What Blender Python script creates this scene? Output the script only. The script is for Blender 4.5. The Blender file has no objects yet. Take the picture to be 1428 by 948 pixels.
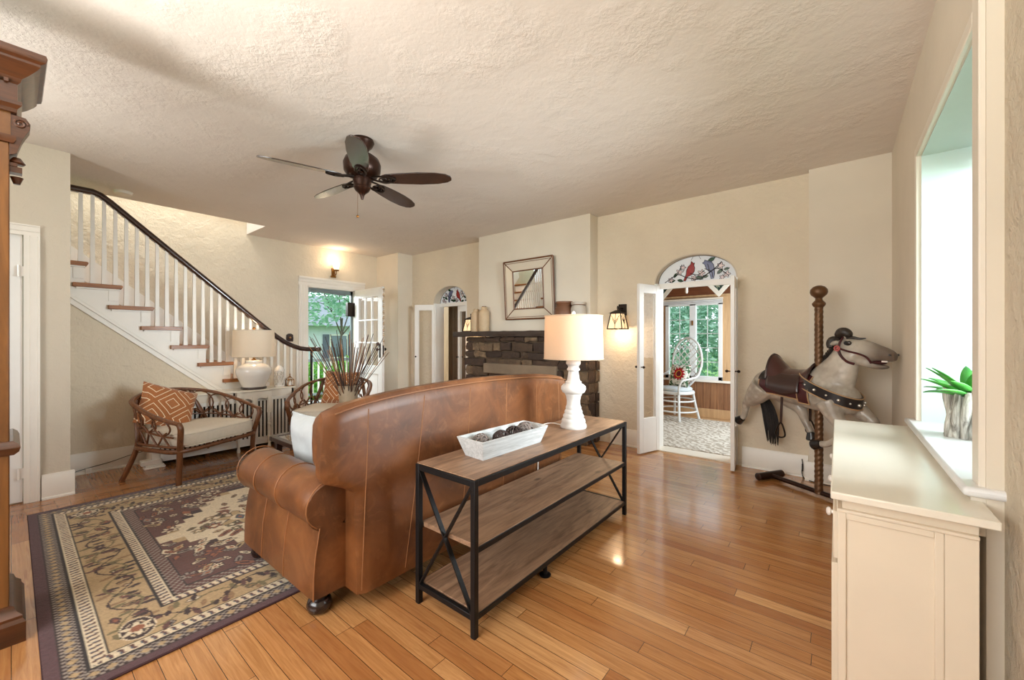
import bpy, bmesh, math, random
from mathutils import Vector, Matrix, noise as mnoise
PI = math.pi
random.seed(7)
scene = bpy.context.scene
COL = scene.collection

# ------------------------------------------------------------------ camera
cam_d = bpy.data.cameras.new('camera')
cam = bpy.data.objects.new('camera', cam_d)
COL.objects.link(cam)
cam.location = (0, 0, 1.3)
cam.rotation_euler = (PI / 2, 0, math.atan2(454, 563))
cam_d.sensor_width = 36
cam_d.lens = 563 / 1428 * 36
cam_d.shift_y = -2 / 1428
cam_d.clip_start = 0.02
cam_d.clip_end = 200
scene.camera = cam

# ------------------------------------------------------------------ exposure, world, large lights
vs = scene.view_settings
vs.view_transform = 'Standard'
vs.look = 'None'
vs.gamma = 1
vs.exposure = 0.17
vs.use_curve_mapping = False
try:
    scene.cycles.use_denoising = True
    scene.cycles.max_bounces = 8
    scene.cycles.diffuse_bounces = 5
    scene.cycles.transparent_max_bounces = 12
    scene.cycles.sample_clamp_indirect = 6
    scene.cycles.caustics_reflective = False
    scene.cycles.caustics_refractive = False
except Exception:
    pass
world = bpy.data.worlds.new('sky')
scene.world = world
world.use_nodes = True
_bg = world.node_tree.nodes['Background']
_bg.inputs[0].default_value = (0.80, 0.92, 1.0, 1)
_bg.inputs[1].default_value = 2.0


def area(name, loc, target, sx, sy, power, color, spread=180):
    d = bpy.data.lights.new(name, 'AREA')
    d.shape = 'RECTANGLE'
    d.size, d.size_y = sx, sy
    d.energy = power
    d.color = color
    d.spread = math.radians(spread)
    o = bpy.data.objects.new(name, d)
    COL.objects.link(o)
    o.location = loc
    o.rotation_euler = (Vector(target) - Vector(loc)).to_track_quat('-Z', 'Y').to_euler()
    return o


def bulb(name, loc, power, color, size=0.03):
    d = bpy.data.lights.new(name, 'POINT')
    d.energy = power
    d.color = color
    d.shadow_soft_size = size
    o = bpy.data.objects.new(name, d)
    COL.objects.link(o)
    o.location = loc
    return o


DAY = (0.84, 0.95, 1.0)
FILL = (1.0, 0.985, 0.955)
WARM = (1.0, 0.74, 0.48)
# daylight through the deep window in the right wall, the sunroom and the open entry
area('daylight_right_window', (0.80, 2.60, 1.62), (-4.5, 2.6, 1.25), 1.1, 1.3, 46, DAY, 80)
area('fill_near', (-2.0, -2.15, 1.75), (-3.2, 4.0, 1.8), 3.6, 1.8, 85, FILL, 125)  # unseen fill lamp added behind the camera to brighten the room
# unseen upward fill lamps added behind the camera to brighten the ceiling
area('ceiling_fill', (-1.9, -2.0, 1.05), (-1.5, -0.75, 2.85), 3.0, 0.5, 95, FILL, 90)
area('ceiling_fill_left', (-3.55, -2.0, 1.15), (-3.9, -1.2, 2.85), 0.5, 0.5, 20, FILL, 80)
area('daylight_sunroom', (-0.2, 6.0, 1.6), (-1.8, 5.9, 1.0), 1.6, 1.3, 60, DAY)
area('daylight_porch', (-8.0, 3.2, 2.6), (-6.0, 3.7, 0.8), 1.2, 1.2, 120, DAY)
area('stairwell_fill', (-6.5, 1.2, 4.2), (-6.4, 1.3, 2.0), 0.5, 1.2, 34, (0.96, 0.98, 1.0))  # unseen lamp added up the stairwell to brighten the left side
area('daylight_hall', (-5.6, 6.0, 2.0), (-5.3, 5.2, 1.2), 0.8, 0.8, 12, DAY)


# ------------------------------------------------------------------ materials
def C(r, g, b):
    f = lambda c: (c / 255 / 12.92) if c / 255 <= 0.04045 else ((c / 255 + 0.055) / 1.055) ** 2.4
    return (f(r), f(g), f(b), 1.0)


class NT:
    """small node-tree helper"""
    def __init__(s, name):
        s.m = bpy.data.materials.new(name)
        s.m.use_nodes = True
        s.t = s.m.node_tree
        s.b = s.t.nodes['Principled BSDF']

    def n(s, typ, **kw):
        nd = s.t.nodes.new(typ)
        for k, v in kw.items():
            setattr(nd, k, v)
        return nd

    def l(s, a, b):
        s.t.links.new(a, b)

    def val(s, sock, v):
        if hasattr(v, 'is_output') or hasattr(v, 'links'):
            s.l(v, sock)
        else:
            sock.default_value = v

    def math(s, op, a, b=None, c=None):
        nd = s.n('ShaderNodeMath', operation=op)
        s.val(nd.inputs[0], a)
        if b is not None:
            s.val(nd.inputs[1], b)
        if c is not None:
            s.val(nd.inputs[2], c)
        return nd.outputs[0]

    def mix(s, fac, a, b, mode='MIX'):
        nd = s.n('ShaderNodeMix', data_type='RGBA', blend_type=mode)
        s.val(nd.inputs[0], fac)
        s.val(nd.inputs[6], a)
        s.val(nd.inputs[7], b)
        return nd.outputs[2]

    def coord(s, kind='Object', scale=(1, 1, 1), rot=(0, 0, 0)):
        if kind == 'World':
            src = s.n('ShaderNodeNewGeometry').outputs['Position']
        else:
            src = s.n('ShaderNodeTexCoord').outputs[kind]
        mp = s.n('ShaderNodeMapping')
        mp.inputs['Scale'].default_value = scale
        mp.inputs['Rotation'].default_value = rot
        s.l(src, mp.inputs[0])
        return mp.outputs[0]

    def noise(s, vec, scale, detail=3, rough=0.55, dist=0.0):
        nd = s.n('ShaderNodeTexNoise')
        s.l(vec, nd.inputs['Vector'])
        nd.inputs['Scale'].default_value = scale
        nd.inputs['Detail'].default_value = detail
        nd.inputs['Roughness'].default_value = rough
        nd.inputs['Distortion'].default_value = dist
        return nd.outputs['Fac']

    def ramp(s, fac, *stops):
        nd = s.n('ShaderNodeValToRGB')
        cr = nd.color_ramp
        while len(cr.elements) < len(stops):
            cr.elements.new(0.5)
        for e, (p, c) in zip(cr.elements, stops):
            e.position = p
            e.color = c if len(c) == 4 else (*c, 1)
        s.val(nd.inputs[0], fac)
        return nd.outputs[0]

    def bump(s, height, strength=0.3, dist=0.01):
        nd = s.n('ShaderNodeBump')
        nd.inputs['Strength'].default_value = strength
        nd.inputs['Distance'].default_value = dist
        s.l(height, nd.inputs['Height'])
        s.l(nd.outputs[0], s.b.inputs['Normal'])

    def base(s, v):
        s.val(s.b.inputs['Base Color'], v)

    def set(s, **kw):
        for k, v in kw.items():
            s.val(s.b.inputs[k.replace('_', ' ')], v)
        return s


W1 = (1, 1, 1, 1)
K0 = (0, 0, 0, 1)


def plain(name, col, rough=0.5, metal=0.0, bump=None, vary=0.08, vscale=6.0, coat=0.0, kind='Object'):
    """a paint / metal / cloth with a faint mottling and an optional bump (scale, strength)"""
    t = NT(name)
    v = t.coord(kind)
    f = t.noise(v, vscale, 4)
    lo = tuple(c * (1 - vary) for c in col[:3]) + (1,)
    hi = tuple(min(1, c * (1 + vary)) for c in col[:3]) + (1,)
    t.base(t.ramp(f, (0.3, lo), (0.7, hi)))
    t.set(Roughness=rough, Metallic=metal)
    if coat:
        t.b.inputs['Coat Weight'].default_value = coat
        t.b.inputs['Coat Roughness'].default_value = 0.15
    if bump:
        t.bump(t.noise(v, bump[0], 3), bump[1], 0.004)
    return t.m


def plaster(name, col, fine=38, amp=0.5, dist=0.012, patch=0.05, patchy=False):
    t = NT(name)
    v = t.coord('World')
    big = t.noise(v, 1.3, 3)
    lo = tuple(c * (1 - patch) for c in col[:3]) + (1,)
    hi = tuple(min(1, c * (1 + patch)) for c in col[:3]) + (1,)
    t.base(t.ramp(big, (0.3, lo), (0.7, hi)))
    t.set(Roughness=0.85)
    h = t.noise(v, fine, 4, 0.6, 0.6)
    h2 = t.noise(v, fine * 0.3, 3, 0.5, 0.4)
    hh = t.math('ADD', t.math('MULTIPLY', h, 0.6), h2)
    if patchy:
        p = t.ramp(t.noise(v, 2.2, 2), (0.42, (0.25,) * 3), (0.62, (1,) * 3))
        hh = t.math('MULTIPLY', hh, p)
    t.bump(hh, amp, dist)
    return t.m


def wood(name, dark, light, rough=0.4, axis=0, scale=1.0, coat=0.0, knots=False, stretch=14):
    t = NT(name)
    sc = [stretch * scale] * 3
    sc[axis] = 1.2 * scale
    v = t.coord('Object', tuple(sc))
    f = t.noise(v, 2.2, 6, 0.62, 1.2)
    g = t.noise(t.coord('Object', tuple(x * 4 for x in sc)), 2.0, 3)
    f2 = t.math('ADD', t.math('MULTIPLY', f, 0.8), t.math('MULTIPLY', g, 0.25))
    c = t.ramp(f2, (0.33, dark), (0.52, tuple((a + b) / 2 for a, b in zip(dark, light))), (0.72, light))
    if knots:
        kv = t.coord('Object', tuple(4.0 if i != axis else 2.2 for i in range(3)))
        vo = t.n('ShaderNodeTexVoronoi')
        t.l(kv, vo.inputs['Vector'])
        vo.inputs['Scale'].default_value = 1.4
        k = t.ramp(vo.outputs['Distance'], (0.04, W1), (0.13, K0))
        c = t.mix(t.math('MULTIPLY', k, 0.75), c, tuple(x * 0.35 for x in dark[:3]) + (1,))
    t.base(c)
    t.set(Roughness=rough)
    if coat:
        t.b.inputs['Coat Weight'].default_value = coat
        t.b.inputs['Coat Roughness'].default_value = 0.12
    t.bump(f, 0.08, 0.003)
    return t.m


def glow(name, col, strength, base=None):
    t = NT(name)
    t.base(base or col)
    t.b.inputs['Emission Color'].default_value = col
    t.b.inputs['Emission Strength'].default_value = strength
    t.set(Roughness=0.5)
    return t.m


def glass(name, tint=(1, 1, 1, 1), rough=0.0, amount=0.12):
    """thin pane: mostly transparent with a mirror-like sheen"""
    t = NT(name)
    tr = t.n('ShaderNodeBsdfTransparent')
    tr.inputs[0].default_value = tint
    gl = t.n('ShaderNodeBsdfGlossy')
    gl.inputs['Roughness'].default_value = rough
    fr = t.n('ShaderNodeFresnel')
    fr.inputs[0].default_value = 1.45
    mx = t.n('ShaderNodeMixShader')
    bf = t.n('ShaderNodeNewGeometry').outputs['Backfacing']
    t.l(t.math('MULTIPLY', t.math('MULTIPLY', fr.outputs[0], 0.35), t.math('SUBTRACT', 1.0, bf)), mx.inputs[0])
    t.l(tr.outputs[0], mx.inputs[1])
    t.l(gl.outputs[0], mx.inputs[2])
    t.l(mx.outputs[0], t.t.nodes['Material Output'].inputs[0])
    return t.m


M = {}
M['wall'] = plaster('cream_plaster', C(221, 208, 186), 30, 0.75, 0.018)
M['wall_smooth'] = plaster('cream_plaster_smooth', C(221, 211, 194), 14, 0.22, 0.010)
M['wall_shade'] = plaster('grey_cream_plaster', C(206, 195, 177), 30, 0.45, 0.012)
M['ceiling'] = plaster('stippled_ceiling', C(223, 214, 205), 46, 0.6, 0.012, 0.02, True)
M['rough_wall'] = plaster('pitted_plaster', C(205, 193, 172), 40, 0.8, 0.02)
M['trim'] = plain('white_trim_paint', C(236, 230, 220), 0.38, vary=0.02)
M['trim_warm'] = plain('cream_trim_paint', C(226, 217, 202), 0.42, vary=0.02)
M['sill'] = plain('white_sill_paint', C(222, 222, 222), 0.3, vary=0.02)
M['reveal'] = plain('pale_reveal_paint', C(198, 214, 208), 0.6, vary=0.02)
M['cabinet'] = plain('cream_cabinet_paint', C(226, 213, 192), 0.33, vary=0.02)
M['cabinet_top'] = plain('gloss_cream_paint', C(232, 225, 209), 0.24, vary=0.015, coat=0.25)
M['black_metal'] = plain('black_metal', C(34, 33, 34), 0.42, 0.6, (180, 0.1))
M['iron'] = plain('bronze_iron', C(44, 33, 26), 0.4, 0.7, (120, 0.15))
M['bronze'] = plain('oil_rubbed_bronze', C(52, 30, 20), 0.32, 0.6, (60, 0.1))
M['brass'] = plain('aged_brass', C(150, 104, 52), 0.35, 0.85)
M['rail'] = wood('dark_mahogany', C(30, 16, 12), C(62, 34, 24), 0.22, 1, coat=0.5)
M['tread'] = wood('oak_tread', C(116, 64, 22), C(172, 108, 46), 0.45, 1, coat=0.1)
M['pine'] = wood('knotty_pine', C(88, 54, 24), C(132, 86, 42), 0.35, 2, 0.6, 0.35, True, 9)
M['pine_dark'] = wood('dark_pine', C(54, 28, 14), C(94, 52, 26), 0.33, 1, 0.7, 0.4)
M['console_wood'] = wood('rustic_plank', C(98, 72, 54), C(168, 134, 106), 0.42, 1, 0.9, 0.0, True, 11)
M['rattan'] = wood('brown_rattan', C(72, 40, 22), C(128, 80, 46), 0.4, 2, 2.0)
M['rattan_light'] = wood('tan_rattan', C(120, 76, 44), C(168, 116, 72), 0.42, 2, 2.0)
M['linen'] = plain('oatmeal_linen', C(214, 203, 186), 0.9, bump=(260, 0.35), vary=0.04, vscale=40)
M['white_linen'] = plain('pale_linen', C(178, 183, 185), 0.9, bump=(220, 0.3), vary=0.03, vscale=30)
M['ceramic'] = plain('white_ceramic', C(236, 230, 222), 0.16, vary=0.02, coat=0.4)
M['chalk'] = plain('chalk_white_wood', C(196, 193, 188), 0.62, bump=(40, 0.3), vary=0.06, vscale=18)
M['whitewash'] = wood('whitewashed_wood', C(160, 162, 162), C(212, 214, 214), 0.6, 1, 1.4)
M['dark_wood'] = wood('espresso_wood', C(30, 16, 12), C(58, 34, 26), 0.3, 0, coat=0.4)
M['bun_foot'] = plain('espresso_foot', C(34, 20, 18), 0.25, coat=0.5)
M['pane'] = glass('window_glass')
M['black_cord'] = plain('black_cord', C(26, 24, 22), 0.6)
M['white_cord'] = plain('white_cord', C(226, 222, 214), 0.5)
M['wicker_white'] = plain('white_wicker', C(224, 226, 226), 0.55, bump=(120, 0.3), vary=0.04)
M['mirror_glass'] = NT('silvered_mirror').set(**{'Base Color': (0.9, 0.9, 0.88, 1), 'Metallic': 1.0, 'Roughness': 0.015}).m
M['jar_beige'] = plain('beige_stoneware', C(196, 170, 136), 0.55, bump=(60, 0.2), vary=0.08, vscale=12)
M['jar_brown'] = plain('brown_stoneware', C(112, 74, 50), 0.45, bump=(60, 0.2), vary=0.15, vscale=10)
M['jar_grey'] = plain('grey_stoneware', C(186, 178, 166), 0.5, bump=(60, 0.2), vary=0.08)
M['slate'] = plain('slate_mantel', C(60, 46, 37), 0.7, bump=(30, 0.6), vary=0.2, vscale=9)
M['door_white'] = plain('white_door_paint', C(238, 236, 232), 0.35, vary=0.02)


# ------------------------------------------------------------------ objects
ROOT = {}


def tag(o, label=None, cat=None, group=None, kind=None):
    if label:
        o['label'] = label
    if cat:
        o['category'] = cat
    if group:
        o['group'] = group
    if kind:
        o['kind'] = kind
    return o


def thing(name, label, cat, loc=(0, 0, 0), rotz=0.0, group=None, kind=None):
    o = bpy.data.objects.new(name, None)
    o.empty_display_size = 0.1
    COL.objects.link(o)
    o.location = loc
    o.rotation_euler = (0, 0, rotz)
    ROOT[o] = (Matrix.Translation(Vector(loc)) @ Matrix.Rotation(rotz, 4, 'Z')).inverted()
    return tag(o, label, cat, group, kind)


def dup(root, loc=None, rotz=None, label=None):
    r = root.copy()
    COL.objects.link(r)
    if loc is not None:
        r.location = loc
    if rotz is not None:
        r.rotation_euler = (0, 0, rotz)
    if label:
        r['label'] = label
    for ch in list(root.children):
        c = ch.copy()
        COL.objects.link(c)
        c.parent = r
        for g in list(ch.children):
            d = g.copy()
            COL.objects.link(d)
            d.parent = c
    return r


def catmull(pts, k=6, closed=False):
    P = [Vector(p) for p in pts]
    n = len(P)
    out = []
    rng = range(n) if closed else range(n - 1)
    for i in rng:
        if closed:
            a, b, c, d = P[(i - 1) % n], P[i], P[(i + 1) % n], P[(i + 2) % n]
        else:
            a = P[i - 1] if i > 0 else P[0] * 2 - P[1]
            b, c = P[i], P[i + 1]
            d = P[i + 2] if i + 2 < n else P[-1] * 2 - P[-2]
        for j in range(k):
            t = j / k
            out.append(0.5 * ((2 * b) + (c - a) * t + (2 * a - 5 * b + 4 * c - d) * t * t + (3 * b - a - 3 * c + d) * t ** 3))
    if not closed:
        out.append(P[-1])
    return out


class MB:
    def __init__(s):
        s.bm = bmesh.new()
        s.uv = None

    def v(s, p):
        return s.bm.verts.new(p)

    def face(s, vs, m=0):
        try:
            f = s.bm.faces.new(vs)
            f.material_index = m
            return f
        except ValueError:
            return None

    def box(s, x0, y0, z0, x1, y1, z1, m=0):
        x0, x1 = min(x0, x1), max(x0, x1)
        y0, y1 = min(y0, y1), max(y0, y1)
        z0, z1 = min(z0, z1), max(z0, z1)
        q = [s.v((x, y, z)) for z in (z0, z1) for y in (y0, y1) for x in (x0, x1)]
        for idx in ((0, 2, 3, 1), (4, 5, 7, 6), (0, 1, 5, 4), (2, 6, 7, 3), (0, 4, 6, 2), (1, 3, 7, 5)):
            s.face([q[i] for i in idx], m)
        return s

    def hexa(s, pts, m=0):
        """8 points: bottom ring (4) then top ring (4)"""
        q = [s.v(p) for p in pts]
        for idx in ((3, 2, 1, 0), (4, 5, 6, 7), (0, 1, 5, 4), (1, 2, 6, 5), (2, 3, 7, 6), (3, 0, 4, 7)):
            s.face([q[i] for i in idx], m)
        return s

    def bar(s, p, q, w, h, up=(0, 0, 1), m=0):
        p, q = Vector(p), Vector(q)
        d = (q - p).normalized()
        u = Vector(up)
        a = d.cross(u)
        if a.length < 1e-5:
            a = d.cross(Vector((1, 0, 0)))
        a.normalize()
        b = a.cross(d).normalized()
        a, b = a * w / 2, b * h / 2
        return s.hexa([p - a - b, p + a - b, p + a + b, p - a + b, q - a - b, q + a - b, q + a + b, q - a + b], m)

    def tube(s, pts, r, n=8, closed=False, m=0, flat=None):
        P = [Vector(p) for p in pts]
        k = len(P)
        R = r if isinstance(r, (list, tuple)) else [r] * k
        rings = []
        nrm = None
        for i in range(k):
            if closed:
                d = P[(i + 1) % k] - P[i - 1]
            else:
                d = P[min(i + 1, k - 1)] - P[max(i - 1, 0)]
            if d.length < 1e-9:
                d = Vector((0, 0, 1))
            d.normalize()
            if nrm is None:
                nrm = d.orthogonal().normalized() if flat is None else Vector(flat)
            nrm = (nrm - d * nrm.dot(d))
            if nrm.length < 1e-6:
                nrm = d.orthogonal()
            nrm.normalize()
            b = d.cross(nrm)
            rings.append([s.v(P[i] + (nrm * math.cos(2 * PI * j / n) + b * math.sin(2 * PI * j / n)) * R[i]) for j in range(n)])
        for i in range(k if closed else k - 1):
            a, b = rings[i], rings[(i + 1) % k]
            for j in range(n):
                s.face([a[j], a[(j + 1) % n], b[(j + 1) % n], b[j]], m)
        if not closed:
            s.face(list(reversed(rings[0])), m)
            s.face(rings[-1], m)
        return s

    def cyl(s, p, q, r0, r1=None, n=16, m=0):
        return s.tube([p, q], [r0, r0 if r1 is None else r1], n, m=m)

    def lathe(s, prof, o=(0, 0, 0), n=28, m=0, cap=True, axis=None):
        o = Vector(o)
        rot = Matrix.Identity(3) if axis is None else Vector((0, 0, 1)).rotation_difference(Vector(axis)).to_matrix()
        rings = []
        for r, z in prof:
            rings.append([s.v(o + rot @ Vector((r * math.cos(2 * PI * j / n), r * math.sin(2 * PI * j / n), z))) for j in range(n)])
        for a, b in zip(rings, rings[1:]):
            for j in range(n):
                s.face([a[j], a[(j + 1) % n], b[(j + 1) % n], b[j]], m)
        if cap:
            s.face(list(reversed(rings[0])), m)
            s.face(rings[-1], m)
        return s

    def sphere(s, c, r, nu=16, nv=10, m=0, sc=(1, 1, 1)):
        c = Vector(c)
        rings = []
        for i in range(nv + 1):
            t = PI * i / nv
            rr = max(math.sin(t), 1e-3) * r
            rings.append([s.v(c + Vector((rr * math.cos(2 * PI * j / nu) * sc[0], rr * math.sin(2 * PI * j / nu) * sc[1], -r * math.cos(t) * sc[2]))) for j in range(nu)])
        for a, b in zip(rings, rings[1:]):
            for j in range(nu):
                s.face([a[j], a[(j + 1) % nu], b[(j + 1) % nu], b[j]], m)
        s.face(list(reversed(rings[0])), m)
        s.face(rings[-1], m)
        return s

    def prism(s, poly, f, a, b, m=0):
        """poly: 2-D outline; f(u, v, w) -> 3-D point; extruded from w=a to w=b"""
        A = [s.v(f(u, v, a)) for u, v in poly]
        B = [s.v(f(u, v, b)) for u, v in poly]
        n = len(poly)
        s.face(list(reversed(A)), m)
        s.face(B, m)
        for i in range(n):
            s.face([A[i], A[(i + 1) % n], B[(i + 1) % n], B[i]], m)
        return s

    def grid(s, f, nu, nv, cu=False, cv=False, m=0):
        ku = nu if cu else nu + 1
        kv = nv if cv else nv + 1
        V = [[s.v(f(i / nu, j / nv)) for j in range(kv)] for i in range(ku)]
        for i in range(nu):
            for j in range(nv):
                s.face([V[i][j], V[(i + 1) % ku][j], V[(i + 1) % ku][(j + 1) % kv], V[i][(j + 1) % kv]], m)
        return V

    def build(s, name, mats, parent=None, smooth=40, bevel=0, seg=2, sub=0, label=None, cat=None, group=None, kind=None, fix=True, solid=0):
        bm = s.bm
        if fix:
            bmesh.ops.recalc_face_normals(bm, faces=bm.faces)
        inv = None
        org = Vector((0, 0, 0))
        if parent is not None:
            inv = ROOT[parent]
            bmesh.ops.transform(bm, matrix=inv, verts=bm.verts)
        else:
            if kind != 'structure':
                xs = [v.co for v in bm.verts]
                org = Vector(((min(c.x for c in xs) + max(c.x for c in xs)) / 2, (min(c.y for c in xs) + max(c.y for c in xs)) / 2, min(c.z for c in xs)))
                bmesh.ops.translate(bm, vec=-org, verts=bm.verts)
        me = bpy.data.meshes.new(name)
        bm.to_mesh(me)
        bm.free()
        o = bpy.data.objects.new(name, me)
        COL.objects.link(o)
        if parent is not None:
            o.parent = parent
            ROOT[o] = inv
        else:
            o.location = org
            ROOT[o] = Matrix.Translation(-org)
        for mm in (mats if isinstance(mats, (list, tuple)) else [mats]):
            me.materials.append(M[mm] if isinstance(mm, str) else mm)
        if bevel:
            md = o.modifiers.new('bevel', 'BEVEL')
            md.width = bevel
            md.segments = seg
            md.limit_method = 'ANGLE'
            md.angle_limit = math.radians(35)
            md.harden_normals = False
        if solid:
            md = o.modifiers.new('solid', 'SOLIDIFY')
            md.thickness = solid
            md.offset = 0
        if sub:
            md = o.modifiers.new('sub', 'SUBSURF')
            md.levels = md.render_levels = sub
        if smooth:
            try:
                me.shade_smooth()
                me.set_sharp_from_angle(angle=math.radians(smooth))
            except Exception:
                for p in me.polygons:
                    p.use_smooth = True
        tag(o, label, cat, group, kind)
        return o


def ell(w, d, n=32):
    return [(w * math.cos(2 * PI * i / n), d * math.sin(2 * PI * i / n)) for i in range(n)]
# ------------------------------------------------------------------ floor material
def floor_material():
    t = NT('oak_strip_floor')
    pos = t.n('ShaderNodeNewGeometry').outputs['Position']
    sep = t.n('ShaderNodeSeparateXYZ')
    t.l(pos, sep.inputs[0])

    def planks(u, v):
        cb = t.n('ShaderNodeCombineXYZ')
        t.l(u, cb.inputs[0])
        t.l(v, cb.inputs[1])
        row = t.math('FLOOR', t.math('DIVIDE', v, 0.074))
        wn = t.n('ShaderNodeTexWhiteNoise', noise_dimensions='1D')
        t.l(row, wn.inputs['W'])
        sh = t.n('ShaderNodeCombineXYZ')
        t.l(t.math('ADD', u, t.math('MULTIPLY', wn.outputs[0], 5.0)), sh.inputs[0])
        t.l(v, sh.inputs[1])
        bt = t.n('ShaderNodeTexBrick')
        bt.offset = 0.0
        t.l(sh.outputs[0], bt.inputs['Vector'])
        bt.inputs['Color1'].default_value = (0, 0, 0, 1)
        bt.inputs['Color2'].default_value = (1, 1, 1, 1)
        bt.inputs['Mortar'].default_value = (0.5, 0.5, 0.5, 1)
        bt.inputs['Scale'].default_value = 1.0
        bt.inputs['Mortar Size'].default_value = 0.0012
        bt.inputs['Mortar Smooth'].default_value = 0.2
        bt.inputs['Brick Width'].default_value = 1.15
        bt.inputs['Row Height'].default_value = 0.074
        g = t.n('ShaderNodeCombineXYZ')
        t.l(t.math('MULTIPLY', u, 1.6), g.inputs[0])
        t.l(t.math('MULTIPLY', v, 26.0), g.inputs[1])
        t.l(t.math('ADD', t.math('MULTIPLY', wn.outputs[0], 37.0), t.math('MULTIPLY', bt.outputs['Color'], 11.0)), g.inputs[2])
        gr = t.noise(g.outputs[0], 1.6, 6, 0.62, 1.6)
        g2 = t.n('ShaderNodeCombineXYZ')
        t.l(t.math('MULTIPLY', u, 5.0), g2.inputs[0])
        t.l(t.math('MULTIPLY', v, 160.0), g2.inputs[1])
        pore = t.noise(g2.outputs[0], 1.0, 2)
        tone = t.ramp(bt.outputs['Color'], (0.0, C(168, 110, 62)), (0.35, C(202, 150, 96)), (0.7, C(190, 134, 80)), (1.0, C(220, 172, 118)))
        c = t.mix(t.ramp(gr, (0.36, K0), (0.66, W1)), t.mix(0.5, tone, C(136, 80, 40)), tone)
        c = t.mix(t.math('MULTIPLY', t.ramp(pore, (0.55, K0), (0.75, W1)), 0.25), c, C(110, 58, 24))
        c = t.mix(bt.outputs['Fac'], c, C(52, 26, 12))
        return c, gr, bt.outputs['Fac']

    c1, g1, f1 = planks(sep.outputs[0], sep.outputs[1])
    c2, g2, f2 = planks(sep.outputs[1], sep.outputs[0])
    # a border of boards runs along the left wall
    inb = t.math('MULTIPLY', t.math('GREATER_THAN', sep.outputs[0], -5.08), t.math('LESS_THAN', sep.outputs[0], -4.72))
    col = t.mix(inb, c1, c2)
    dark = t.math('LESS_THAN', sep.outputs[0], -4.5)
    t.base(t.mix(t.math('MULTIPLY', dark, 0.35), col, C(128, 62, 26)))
    t.set(Roughness=t.math('ADD', 0.17, t.math('MULTIPLY', g1, 0.14)))
    t.b.inputs['Coat Weight'].default_value = 0.5
    t.b.inputs['Coat Roughness'].default_value = 0.1
    t.bump(t.math('SUBTRACT', t.math('MULTIPLY', g1, 0.15), f1), 0.22, 0.0015)
    return t.m


M['floor'] = floor_material()
S = 'structure'
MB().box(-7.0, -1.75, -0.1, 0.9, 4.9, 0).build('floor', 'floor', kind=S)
# ceiling with the stairwell opening (x -6.85..-6.15, y -0.7..2.2)
b = MB()
for x0, y0, x1, y1 in ((-6.15, -1.75, 0.9, 2.2), (-7.0, 2.2, 0.9, 4.9)):
    b.box(x0, y0, 2.85, x1, y1, 3.0)
b.build('ceiling', 'ceiling', kind=S)
b = MB()
b.box(-6.15, -0.75, 3.0, -6.05, 2.3, 4.6)
b.box(-7.0, 2.2, 3.0, -6.15, 2.3, 4.6)
b.build('wall_stairwell', 'wall_smooth', kind=S)

H = 2.85


def wall_y_with_arches(y0, y1, x0, x1, openings, name, mat):
    """wall between y0 (room face) and y1 with arched openings (xa, xb, spring, rise)"""
    b = MB()
    xs = x0
    for xa, xb, sp, rise in openings:
        b.box(xs, y0, 0, xa, y1, H)
        n = 24
        cx, w = (xa + xb) / 2, (xb - xa) / 2
        poly = [(xa, H), (xa, sp)] + [(cx - w * math.cos(PI * i / n), sp + rise * math.sin(PI * i / n)) for i in range(1, n)] + [(xb, sp), (xb, H)]
        # quads instead of one concave n-gon
        arc = [(cx - w * math.cos(PI * i / n), sp + rise * math.sin(PI * i / n)) for i in range(n + 1)]
        for (ua, za), (ub, zb) in zip(arc, arc[1:]):
            b.hexa([(ua, y0, za), (ub, y0, zb), (ub, y1, zb), (ua, y1, za), (ua, y0, H), (ub, y0, H), (ub, y1, H), (ua, y1, H)])
        xs = xb
    b.box(xs, y0, 0, x1, y1, H)
    return b.build(name, mat, kind=S)


A2 = (-1.66, -0.80, 1.935, 0.30)      # opening to the sunroom
A1 = (-5.58, -4.74, 1.92, 0.29)       # opening to the hall
wall_y_with_arches(4.70, 4.92, -6.25, 0.42, (A1, A2), 'wall_far', 'wall')
MB().box(-0.205, 4.60, 0, 0.36, 4.705, H).build('wall_pier', 'wall_smooth', kind=S)
MB().box(-4.28, 4.50, 1.33, -2.385, 4.705, H).build('wall_chimney_breast', 'wall_smooth', kind=S)
# left of the hall arch: the wall steps forward beside the entry door
MB().box(-7.0, 4.38, 0, -6.18, 4.92, H).build('wall_entry_pier', 'wall_smooth', kind=S)
# back wall with the entry door opening
b = MB()
b.box(-7.0, -0.75, 0, -6.85, 3.08, 4.6)
b.box(-7.0, 3.97, 0, -6.85, 4.40, H)
b.box(-7.0, 3.08, 2.18, -6.85, 3.97, H)
b.build('wall_back', 'wall', kind=S)
# left end wall beside the armoire, and the wall under the stairs
b = MB()
b.box(-5.62, -1.75, 0, -5.0, -0.62, H)
b.box(-5.12, -0.62, 2.12, -5.0, 0.06, H)
b.box(-5.66, 0.06, 0, -5.0, 0.31, H)
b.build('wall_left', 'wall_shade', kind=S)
yl = lambda y: 1.67 - 0.85 * (y - 0.34)
b = MB()
b.prism([(0.31, 0), (2.2, 0), (2.2, yl(2.2)), (0.31, yl(0.31))], lambda u, v, w: (w, u, v), -5.72, -5.655)
b.build('wall_under_stairs', 'wall', kind=S)
# near wall behind the camera, with a wide opening added to let the fill light in
b = MB()
b.box(-5.1, -1.75, 0, -3.8, -1.62, H)
b.box(-0.2, -1.75, 0, 0.9, -1.62, H)
b.box(-3.8, -1.75, 0, -0.2, -1.62, 0.85)
b.box(-3.8, -1.75, 2.65, -0.2, -1.62, H)
b.build('wall_near', 'wall', kind=S)
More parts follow.
